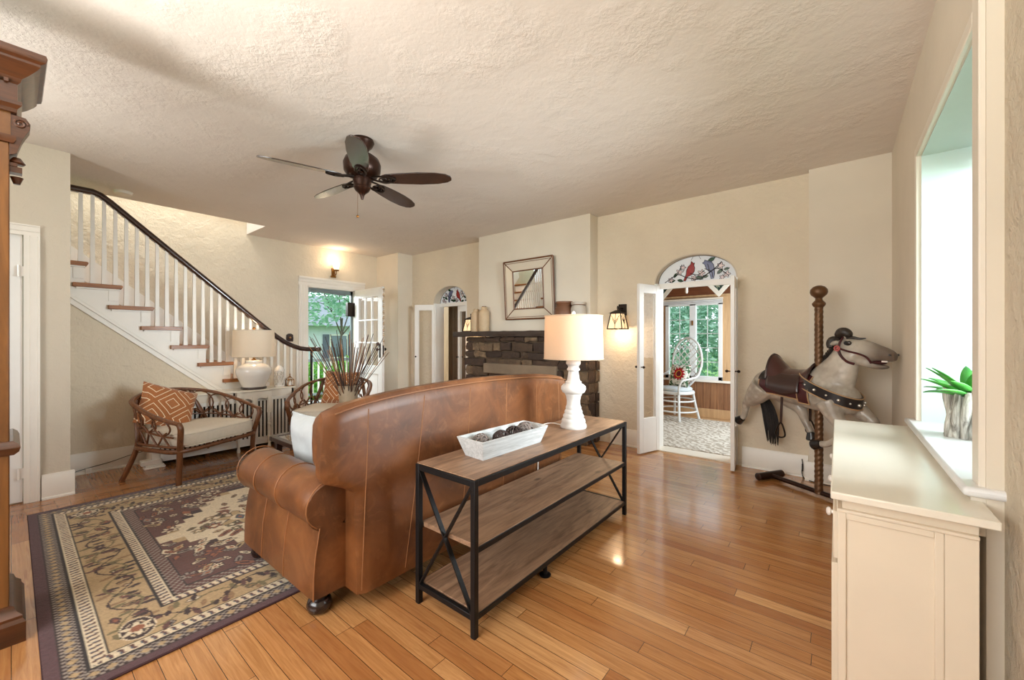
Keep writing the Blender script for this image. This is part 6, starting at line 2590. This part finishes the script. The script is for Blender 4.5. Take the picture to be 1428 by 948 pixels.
me.validate()
at = me.color_attributes.new('weave', 'FLOAT_COLOR', 'POINT')
rgba = np.concatenate([img.reshape(-1, 3), np.ones((len(co), 1))], 1).astype(np.float32)
at.data.foreach_set('color', rgba.ravel())
t = NT('woven_wool')
ca = t.n('ShaderNodeAttribute')
ca.attribute_name = 'weave'
t.base(ca.outputs['Color'])
t.set(Roughness=0.95)
t.b.inputs['Sheen Weight'].default_value = 0.15
t.bump(t.noise(t.coord('Object'), 260, 2), 0.5, 0.004)
me.materials.append(t.m)
rg_ = bpy.data.objects.new('rug', me)
COL.objects.link(rg_)
rg_.location = tuple(org)
tag(rg_, 'large brown and cream oriental rug with banded borders under the sofa', 'rug')
# bound edge giving the rug its thickness
ROOT[rg_] = Matrix.Translation(Vector(tuple(-org)))
b = MB()
b.tube([(RX0, RY0_, 0.0062), (RX1, RY0_, 0.0062), (RX1, RY1_, 0.0062), (RX0, RY1_, 0.0062)], 0.006, 6, closed=True)
b.build('bound_edge', plain('plum_binding', C(70, 46, 50), 0.95), rg_)
# ------------------------------------------------------------------ sunroom beyond the arch
SYB = 7.19
M['panel_wood'] = wood('brown_wall_panelling', C(112, 72, 46), C(158, 112, 76), 0.45, 2, 0.5)
M['tan_wood'] = wood('tan_wall_panelling', C(176, 138, 98), C(206, 170, 128), 0.5, 2, 0.5)
M['dark_panel'] = wood('dark_valance_wood', C(92, 50, 28), C(130, 76, 44), 0.45, 0, 0.6)


def carpet():
    t = NT('grey_tracery_carpet')
    v = t.coord('World')
    wv = t.n('ShaderNodeTexWave', wave_type='BANDS', bands_direction='DIAGONAL')
    t.l(v, wv.inputs['Vector'])
    wv.inputs['Scale'].default_value = 5
    wv.inputs['Distortion'].default_value = 9
    wv.inputs['Detail'].default_value = 3
    wv.inputs['Detail Scale'].default_value = 2.4
    t.base(t.ramp(wv.outputs['Fac'], (0.30, C(168, 158, 144)), (0.5, C(196, 188, 176)), (0.75, C(212, 206, 196))))
    t.set(Roughness=0.95)
    return t.m


M['carpet'] = carpet()
b = MB()
b.box(-4.5, 4.92, -0.1, 0.6, 7.4, -0.002)
b.build('floor_sunroom', 'tan_wood', kind=S)
b = MB()
b.box(-2.75, 4.98, -0.002, -0.45, 6.95, 0.010)
b.build('area_rug', 'carpet', None, bevel=0.003, label='pale grey patterned rug on the sunroom floor beyond the open doors', cat='rug')
wx0, wx1, wz0, wz1 = -2.34, -1.44, 0.62, 1.90
b = MB()
b.box(-3.6, SYB, 0, wx0, SYB + 0.15, 2.6)
b.box(wx1, SYB, 0, 0.6, SYB + 0.15, 2.6)
b.box(wx0, SYB, 0, wx1, SYB + 0.15, wz0)
b.box(wx0, SYB, wz1, wx1, SYB + 0.15, 2.6)
b.build('wall_sunroom', 'tan_wood', kind=S)
b = MB()
x = -3.6
while x < 0.5:
    b.box(x, SYB - 0.012, 0.15, x + 0.098, SYB, 0.585)
    x += 0.104
b.box(-3.6, SYB - 0.006, 0.15, 0.5, SYB, 0.585)
b.build('trim_9', 'panel_wood', kind=S, bevel=0.003)
b = MB()
b.box(-3.6, SYB - 0.02, 0.0, 0.5, SYB, 0.15)
b.build('baseboard_sunroom', 'tan_wood', kind=S, bevel=0.004)
b = MB()
b.box(-3.6, SYB - 0.05, 0.585, 0.5, SYB + 0.02, 0.62)
b.build('trim_10', 'trim', kind=S, bevel=0.004)
b = MB()
b.box(-3.6, SYB - 0.035, 1.985, 0.5, SYB, 2.02)
b.build('trim_11', 'tan_wood', kind=S, bevel=0.004)
b = MB()
b.box(-3.6, SYB - 0.02, 2.02, 0.5, SYB, 2.6)
b.build('trim_12', 'dark_panel', kind=S)
b = MB()
b.box(-4.5, 4.92, 2.6, 0.6, 7.4, 2.7)
b.build('ceiling_sunroom', 'dark_panel', kind=S)
b = MB()
b.box(-3.7, 4.92, 0, -3.6, 7.2, 2.7)
b.build('wall_sunroom_left', 'tan_wood', kind=S)
b = MB()
b.box(0.5, 4.92, 0, 0.6, 7.2, 2.7)
b.build('wall_sunroom_right', 'tan_wood', kind=S)
w4 = thing('window_4', None, None, ((wx0 + wx1) / 2, SYB, wz0), kind=S)
mx = (wx0 + wx1) / 2
b = MB()
for xa, xb in ((wx0, wx0 + 0.06), (mx - 0.05, mx + 0.05), (wx1 - 0.06, wx1)):
    b.box(xa, SYB - 0.03, wz0, xb, SYB + 0.05, wz1)
for za, zb in ((wz0, wz0 + 0.06), (wz1 - 0.05, wz1)):
    b.box(wx0, SYB - 0.03, za, wx1, SYB + 0.05, zb)
b.build('window_frame', 'sill', w4, bevel=0.004)
b = MB()
for xa, xb in ((wx0 + 0.06, mx - 0.05), (mx + 0.05, wx1 - 0.06)):
    xm = (xa + xb) / 2
    b.box(xm - 0.005, SYB + 0.01, wz0 + 0.06, xm + 0.005, SYB + 0.022, wz1 - 0.05)
    for k in range(1, 5):
        z = wz0 + 0.06 + (wz1 - wz0 - 0.11) * k / 5
        b.box(xa, SYB + 0.01, z - 0.0045, xb, SYB + 0.022, z + 0.0045)
b.build('muntin', 'sill', w4)
MB().box(wx0 + 0.05, SYB + 0.026, wz0 + 0.05, wx1 - 0.05, SYB + 0.03, wz1 - 0.05).build('pane', 'pane', w4)
b = MB()
b.box(mx - 0.012, SYB - 0.05, 1.52, mx + 0.012, SYB - 0.03, 1.60)
b.build('latch', 'brass', w4)
sb = thing('window_blind', 'white pleated blind rolled up at the top of the sunroom window', 'blind', (mx, SYB - 0.05, 1.88))
b = MB()
for k in range(4):
    b.box(wx0 - 0.01, SYB - 0.085 + 0.004 * (k % 2), 1.872 + k * 0.016, wx1 + 0.01, SYB - 0.035, 1.884 + k * 0.016)
b.build('pleats', 'sill', sb)
MB().box(wx0 - 0.015, SYB - 0.09, 1.936, wx1 + 0.015, SYB - 0.032, 1.962).build('headrail', 'trim_warm', sb)

# pennants of patchwork cloth hanging in the sunroom
M['quilt_dark'] = NT('dark_floral_cloth')
tq = M['quilt_dark']
fq = tq.noise(tq.coord('Object'), 26, 3)
tq.base(tq.ramp(fq, (0.42, C(22, 40, 34)), (0.52, C(40, 72, 60)), (0.62, C(150, 150, 130))))
tq.set(Roughness=0.9)
M['quilt_dark'] = tq.m
M['quilt_white'] = plain('cream_cloth', C(232, 226, 214), 0.9)
for k, x in enumerate((-2.06, -1.29, -0.45)):
    yq = 6.2
    o = thing('pennant', ('dark floral pennant with cream border, left one hanging inside the sunroom', 'dark floral pennant with cream border, middle one hanging inside the sunroom', 'dark floral pennant with cream border, right one hanging inside the sunroom')[k], 'pennant', (x, yq, 2.36), group='pennants in the sunroom')
    f = lambda u, v, w: (x + u, yq + w, v)
    b = MB()
    tri = [(-0.42, 2.36), (0.0, 1.88), (0.42, 2.36)]
    tin = [(-0.335, 2.36), (0.0, 1.965), (0.335, 2.36)]
    for A, B, Cc, D in (((-0.42, 2.36), (0, 1.88), (0, 1.965), (-0.335, 2.36)), ((0, 1.88), (0.42, 2.36), (0.335, 2.36), (0, 1.965))):
        b.prism([A, B, Cc, D], f, -0.004, 0.004)
    b.build('border', 'quilt_white', o, smooth=0)
    b = MB()
    b.prism(tin, f, -0.002, 0.002)
    b.build('cloth', 'quilt_dark', o, smooth=0)
b = MB()
b.tube([(-3.55, 6.2, 2.37), (0.49, 6.2, 2.37)], 0.012, 8)
b.build('curtain_rod', 'tan_wood', None, label='thin wooden rod across the sunroom carrying the pennants', cat='rod')
o = thing('pull_cord', 'short white pull handle hanging near the top of the arch in the sunroom', 'pull', (-1.72, 6.2, 2.0))
MB().cyl((-1.72, 6.2, 2.36), (-1.72, 6.2, 2.12), 0.004, n=6).build('string', 'white_cord', o)
MB().lathe([(0.012, 1.96), (0.02, 1.98), (0.02, 2.10), (0.01, 2.13)], (-1.72, 6.2, 0), 10).build('handle', 'ceramic', o)

# white wicker peacock chair
pc = thing('wicker_chair', 'white wicker fan-back chair under the sunroom window', 'chair', (-2.03, 6.78, 0.012), math.radians(-112))
ROOT[pc] = Matrix.Identity(4)
b = MB()
b.lathe([(0.24, 0.40), (0.265, 0.41), (0.27, 0.43), (0.26, 0.45), (0.20, 0.46), (0.001, 0.462)], (0, 0, 0), 28)
b.build('seat', 'wicker_white', pc)
for sx, sy in ((1, 1), (1, -1), (-1, 1), (-1, -1)):
    b = MB()
    b.tube([(sx * 0.17, sy * 0.17, 0.42), (sx * 0.20, sy * 0.20, 0.2), (sx * 0.235, sy * 0.235, 0.0)], 0.020, 9)
    b.build('leg', 'wicker_white', pc)
b = MB()
for z, r in ((0.14, 0.30), (0.30, 0.265)):
    b.tube([(r * math.cos(q), r * math.sin(q), z) for q in [2 * PI * i / 32 for i in range(32)]], 0.013, 8, closed=True)
b.build('stretcher', 'wicker_white', pc)
b = MB()
RZ, RA, RB = 0.90, 0.275, 0.40
BX = lambda z: -0.20 - 0.10 * max(0, z - 0.45)
oval = [(BX(RZ + RB * math.sin(q)), RA * math.cos(q) * (1 if math.sin(q) > -0.2 else 1 - 0.35 * (abs(math.sin(q)) - 0.2)), RZ + RB * math.sin(q)) for q in [2 * PI * i / 44 for i in range(44)]]
b.tube(oval, 0.018, 8, closed=True)
b.build('back_hoop', 'wicker_white', pc)
b = MB()
for d in (-1, 1):
    for k in range(-7, 8):
        pts = []
        for i in range(25):
            s_ = (i / 24 * 2 - 1) * 0.6
            yy = (k * 0.085 + s_) * 0.7071 * 1.0
            zz_ = (s_ - k * 0.085) * 0.7071 * d
            if (yy / RA) ** 2 + (zz_ / RB) ** 2 < 0.98:
                pts.append((BX(RZ + zz_), yy, RZ + zz_))
        if len(pts) > 1:
            b.tube(pts, 0.0085, 5)
b.build('back_lattice', 'wicker_white', pc)
for s in (-1, 1):
    b = MB()
    b.tube(catmull([(-0.235, s * 0.262, 0.82), (-0.10, s * 0.31, 0.70), (0.10, s * 0.31, 0.66), (0.22, s * 0.27, 0.63), (0.23, s * 0.22, 0.52), (0.19, s * 0.19, 0.42)], 5), 0.016, 8)
    b.build('arm', 'wicker_white', pc)
M['blue_cushion'] = plain('pale_blue_cushion', C(206, 216, 222), 0.9)
b = MB()
b.lathe([(0.20, 0.452), (0.235, 0.465), (0.24, 0.49), (0.22, 0.51), (0.10, 0.522), (0.001, 0.524)], (0.01, 0, 0), 26)
b.build('seat_cushion', 'blue_cushion', pc)


def flower_cloth():
    t = NT('sunflower_print_cloth')
    v = t.coord('Object')
    sp = t.n('ShaderNodeSeparateXYZ')
    t.l(v, sp.inputs[0])
    dxx = t.math('SUBTRACT', sp.outputs[0], 0.03)
    dzz = t.math('SUBTRACT', sp.outputs[2], 0.02)
    r = t.math('SQRT', t.math('ADD', t.math('MULTIPLY', dxx, dxx), t.math('MULTIPLY', dzz, dzz)))
    th = t.math('ARCTAN2', dzz, dxx)
    lim = t.math('ADD', 0.095, t.math('MULTIPLY', t.math('COSINE', t.math('MULTIPLY', th, 12.0)), 0.014))
    petal = t.math('LESS_THAN', r, lim)
    core = t.math('LESS_THAN', r, 0.045)
    ring = t.math('LESS_THAN', r, 0.055)
    bgn = t.noise(v, 16, 2)
    c = t.ramp(bgn, (0.44, C(60, 100, 66)), (0.5, C(226, 224, 212)), (0.62, C(232, 230, 222)), (0.68, C(150, 70, 60)))
    c = t.mix(petal, c, C(176, 24, 40))
    c = t.mix(ring, c, C(214, 170, 60))
    c = t.mix(core, c, C(110, 24, 40))
    t.base(c)
    t.set(Roughness=0.85)
    return t.m


M['flower_cloth'] = flower_cloth()
pillow('throw_pillow', 0.36, 0.36, 0.14, 'flower_cloth', (-1.99, 6.80, 0.70), math.radians(-22), math.radians(-14), 'square pillow with a big red flower on the white wicker chair')

# hall beyond the left arch
b = MB()
b.box(-7.0, 5.9, 0, -3.7, 6.0, 2.85)
b.build('wall_hall', 'tan_wood', kind=S)
MB().box(-7.0, 4.92, -0.1, -4.5, 6.0, 0.0).build('floor_hall', 'floor', kind=S)
MB().box(-7.0, 4.92, 2.85, -3.7, 6.0, 2.95).build('ceiling_hall', 'wall_smooth', kind=S)
M['curtain'] = plain('taupe_curtain', C(150, 126, 104), 0.9, vary=0.1)
b = MB()
n = 60
V0 = []
for i in range(n + 1):
    x = -5.98 + 0.75 * i / n
    V0.append((x, 5.42 + 0.03 * math.sin(i * 0.9) + 0.008 * math.sin(i * 2.3)))
A = [b.v((x, y, 0.02)) for x, y in V0]
B = [b.v((x, y, 2.3)) for x, y in V0]
for i in range(n):
    b.face([A[i], A[i + 1], B[i + 1], B[i]])
cur = b.build('curtain', 'curtain', None, smooth=70, solid=0.006, label='taupe curtain hanging in the hall beyond the left arch', cat='curtain')
MB().tube([(-6.1, 5.42, 2.31), (-5.1, 5.42, 2.31)], 0.014, 8).build('curtain_rod', 'iron', cur)

# ------------------------------------------------------------------ outdoors
M['lawn'] = plain('lawn', C(110, 156, 78), 0.9, bump=(30, 0.8), vary=0.25, vscale=3, kind='World')
MB().box(-60, -40, -0.62, 40, 60, -0.55).build('ground', 'lawn', kind=S)
M['deck'] = plain('grey_porch_boards', C(170, 168, 162), 0.7, vary=0.06)
MB().box(-8.9, 1.8, -0.14, -7.0, 5.4, -0.03).build('floor_porch', 'deck', kind=S)
prail = thing('porch_railing', 'grey-white porch railing seen through the open entry door', 'railing', (-8.75, 3.6, -0.03))
b = MB()
for y in (1.9, 3.6, 5.22):
    b.box(-8.79, y, -0.03, -8.71, y + 0.08, 0.9)
b.box(-8.79, 1.9, 0.80, -8.71, 5.3, 0.86)
b.box(-8.77, 1.9, 0.08, -8.73, 5.3, 0.13)
b.build('rail', 'storm_grey', prail)
for k in range(26):
    y = 1.95 + 0.13 * k
    MB().box(-8.765, y, 0.13, -8.735, y + 0.03, 0.80).build('spindle', 'trim', prail)


def leaf_mat(name, a_, c_):
    t = NT(name)
    oi = t.n('ShaderNodeNewGeometry').outputs['Random Per Island']
    col = t.ramp(oi, (0.0, a_), (1.0, c_))
    t.base(col)
    t.set(Roughness=0.6)
    tl = t.n('ShaderNodeBsdfTranslucent')
    t.l(col, tl.inputs[0])
    mx_ = t.n('ShaderNodeMixShader')
    mx_.inputs[0].default_value = 0.4
    t.l(t.b.outputs[0], mx_.inputs[1])
    t.l(tl.outputs[0], mx_.inputs[2])
    t.l(mx_.outputs[0], t.t.nodes['Material Output'].inputs[0])
    return t.m


M['leaf_a'] = leaf_mat('tree_leaf', C(120, 180, 110), C(196, 230, 170))  # leaf colours lightened to put outdoor brightness and haze into them
M['leaf_b'] = leaf_mat('shrub_leaf', C(92, 160, 60), C(170, 222, 110))
M['leaf_c'] = leaf_mat('blue_green_leaf', C(126, 176, 150), C(196, 226, 206))
M['bark'] = plain('tree_bark', C(96, 84, 74), 0.9, bump=(20, 0.8), vary=0.2)


def leaves(b, c, rad, n, size, rs_):
    for _ in range(n):
        while True:
            p = Vector((rs_.uniform(-1, 1), rs_.uniform(-1, 1), rs_.uniform(-1, 1)))
            if 0.25 < p.length < 1:
                break
        p = Vector(c) + Vector((p.x * rad[0], p.y * rad[1], p.z * rad[2]))
        u = Vector((rs_.gauss(0, 1), rs_.gauss(0, 1), rs_.gauss(0, 0.5))).normalized()
        w_ = u.orthogonal().normalized()
        s_ = size * rs_.uniform(0.6, 1.3)
        q = [b.v(p - u * s_), b.v(p + w_ * s_ * 0.45), b.v(p + u * s_), b.v(p - w_ * s_ * 0.45)]
        b.face(q)


def tree(name, x, y, trunk_h, blobs, mat, label, cat, seed, size=0.09, n=420, stem=0.05, group=None):
    rs_ = random.Random(seed)
    z0 = -0.55
    o = thing(name, label, cat, (x, y, z0), group=group)
    b = MB()
    b.tube(catmull([(x, y, z0), (x + 0.06, y - 0.05, z0 + trunk_h * 0.5), (x, y + 0.05, z0 + trunk_h)], 4), [stem * (1 - 0.05 * i) for i in range(9)], 8)
    for c_, r_ in blobs:
        b.tube(catmull([(x, y + 0.02, z0 + trunk_h * 0.75), ((x + c_[0]) / 2 + 0.1, (y + c_[1]) / 2, (z0 + trunk_h + c_[2]) / 2), c_], 4), [stem * 0.5 * (1 - 0.09 * i) for i in range(9)], 6)
    b.build('trunk', 'bark', o)
    b = MB()
    for c_, r_ in blobs:
        leaves(b, c_, r_, n, size, rs_)
    b.build('foliage', mat, o, smooth=0, fix=False)
    return o


tree('tree', -14.2, 7.6, 2.6, [((-14.0, 6.6, 2.6), (1.3, 1.3, 0.9)), ((-14.4, 8.4, 2.9), (1.4, 1.4, 0.9)), ((-14.5, 7.5, 3.9), (1.6, 1.7, 1.0)), ((-13.6, 9.6, 3.4), (1.2, 1.3, 0.8)), ((-13.6, 6.0, 3.6), (1.1, 1.2, 0.8))], 'leaf_c', 'spreading blue-green tree seen through the entry door', 'tree', 1, 0.10, 700)
tree('tree', -15.2, 12.0, 2.4, [((-15, 11.4, 2.5), (1.6, 1.6, 1.2)), ((-15.2, 12.6, 3.8), (1.6, 1.6, 1.2))], 'leaf_a', 'bright green tree at the right of the entry doorway view', 'tree', 2, 0.11, 900)
for k, (x, y, h, lb) in enumerate(((-9.5, 3.6, 0.85, 'green shrub behind the porch railing, lowest in the doorway view'), (-9.7, 4.5, 1.0, 'green shrub behind the porch railing, nearest the open entry door leaf'), (-9.9, 5.4, 1.1, 'green shrub behind the porch railing, seen through the entry door panes'))):
    tree('shrub', x, y, 0.5, [((x, y, -0.1 + h * 0.3), (0.42, 0.42, 0.5 * h)), ((x - 0.1, y + 0.05, 0.1 + h * 0.3), (0.38, 0.36, 0.4 * h))], 'leaf_b', lb, 'shrub', 10 + k, 0.05, 800, 0.03, 'shrubs behind the porch railing')
hs = thing('house', 'pale grey neighbouring house half hidden by trees through the entry door', 'house', (-20, 10, -0.55))
M['siding'] = plain('pale_siding', C(206, 212, 216), 0.8, vary=0.05)
M['roofing'] = plain('grey_roofing', C(150, 156, 164), 0.8, vary=0.1)
b = MB()
b.box(-23, 6.5, -0.55, -19, 17, 1.9)
b.build('siding', 'siding', hs)
b = MB()
b.prism([(-23.4, 1.9), (-18.6, 1.9), (-21, 3.5)], lambda u, v, w: (u, w, v), 6.2, 17.3)
b.build('roof', 'roofing', hs)
for y in (7.2, 9.6, 12.0):
    wf = MB().box(-19.0, y, 0.35, -18.96, y + 0.9, 1.5).build('window', 'trim', hs)
    MB().box(-18.96, y + 0.06, 0.41, -18.95, y + 0.84, 1.44).build('pane', plain('far_pane', C(110, 122, 132), 0.1), wf)
    for s in (-0.34, 0.94):
        MB().box(-18.99, y + s, 0.35, -18.96, y + s + 0.30, 1.5).build('shutter', plain('far_shutter', C(96, 100, 116), 0.7), hs)
# trees outside the sunroom
tree('tree', -3.6, 11.6, 1.8, [((-3.4, 11.2, 1.0), (1.2, 1.2, 1.1)), ((-3.8, 11.6, 2.4), (1.3, 1.2, 1.1)), ((-2.2, 11.9, 1.8), (1.2, 1.2, 1.2)), ((-4.9, 11.5, 1.4), (1.0, 1.1, 1.2))], 'leaf_c', 'blue-green tree outside the left half of the sunroom window', 'tree', 3, 0.09, 2200)
tree('tree', -1.6, 15.2, 1.8, [((-1.6, 14.8, 1.0), (1.4, 1.2, 1.3)), ((-1.8, 15.2, 2.6), (1.5, 1.2, 1.3)), ((-0.5, 15.0, 1.8), (1.3, 1.1, 1.3))], 'leaf_a', 'bright green tree outside the right half of the sunroom window', 'tree', 4, 0.09, 2200)
for k, x in enumerate((-4.0, -3.0, -2.1)):
    tree('shrub', x, 9.7, 0.4, [((x, 9.7, -0.05), (0.44, 0.5, 0.55))], 'leaf_b', ('low green shrub outside the sunroom window, at its left edge', 'low green shrub outside the sunroom window, behind the wicker chair', 'low green shrub outside the sunroom window, at its right edge')[k], 'shrub', 30 + k, 0.05, 900, 0.03, 'shrubs outside the sunroom')

# small things along the left wall
b = MB()
b.tube(catmull([(-5.63, 0.36, 0.03), (-5.628, 0.46, 0.05), (-5.628, 0.62, 0.075), (-5.628, 0.76, 0.11), (-5.61, 0.86, 0.13)], 6), 0.003, 5)
b.build('power_cord', 'black_cord', None, label='thin dark cord running along the baseboard left of the near rattan armchair', cat='cord')
o = thing('cable_clip', 'small white cable box on the baseboard at the corner under the stairs', 'cable clip', (-5.60, 0.46, 0.02))
MB().box(-5.64, 0.445, 0.0, -5.605, 0.485, 0.05).build('cover', 'trim', o, bevel=0.004)
MB().box(-5.605, 0.455, 0.012, -5.602, 0.475, 0.038).build('face_plate', 'ceramic', o)
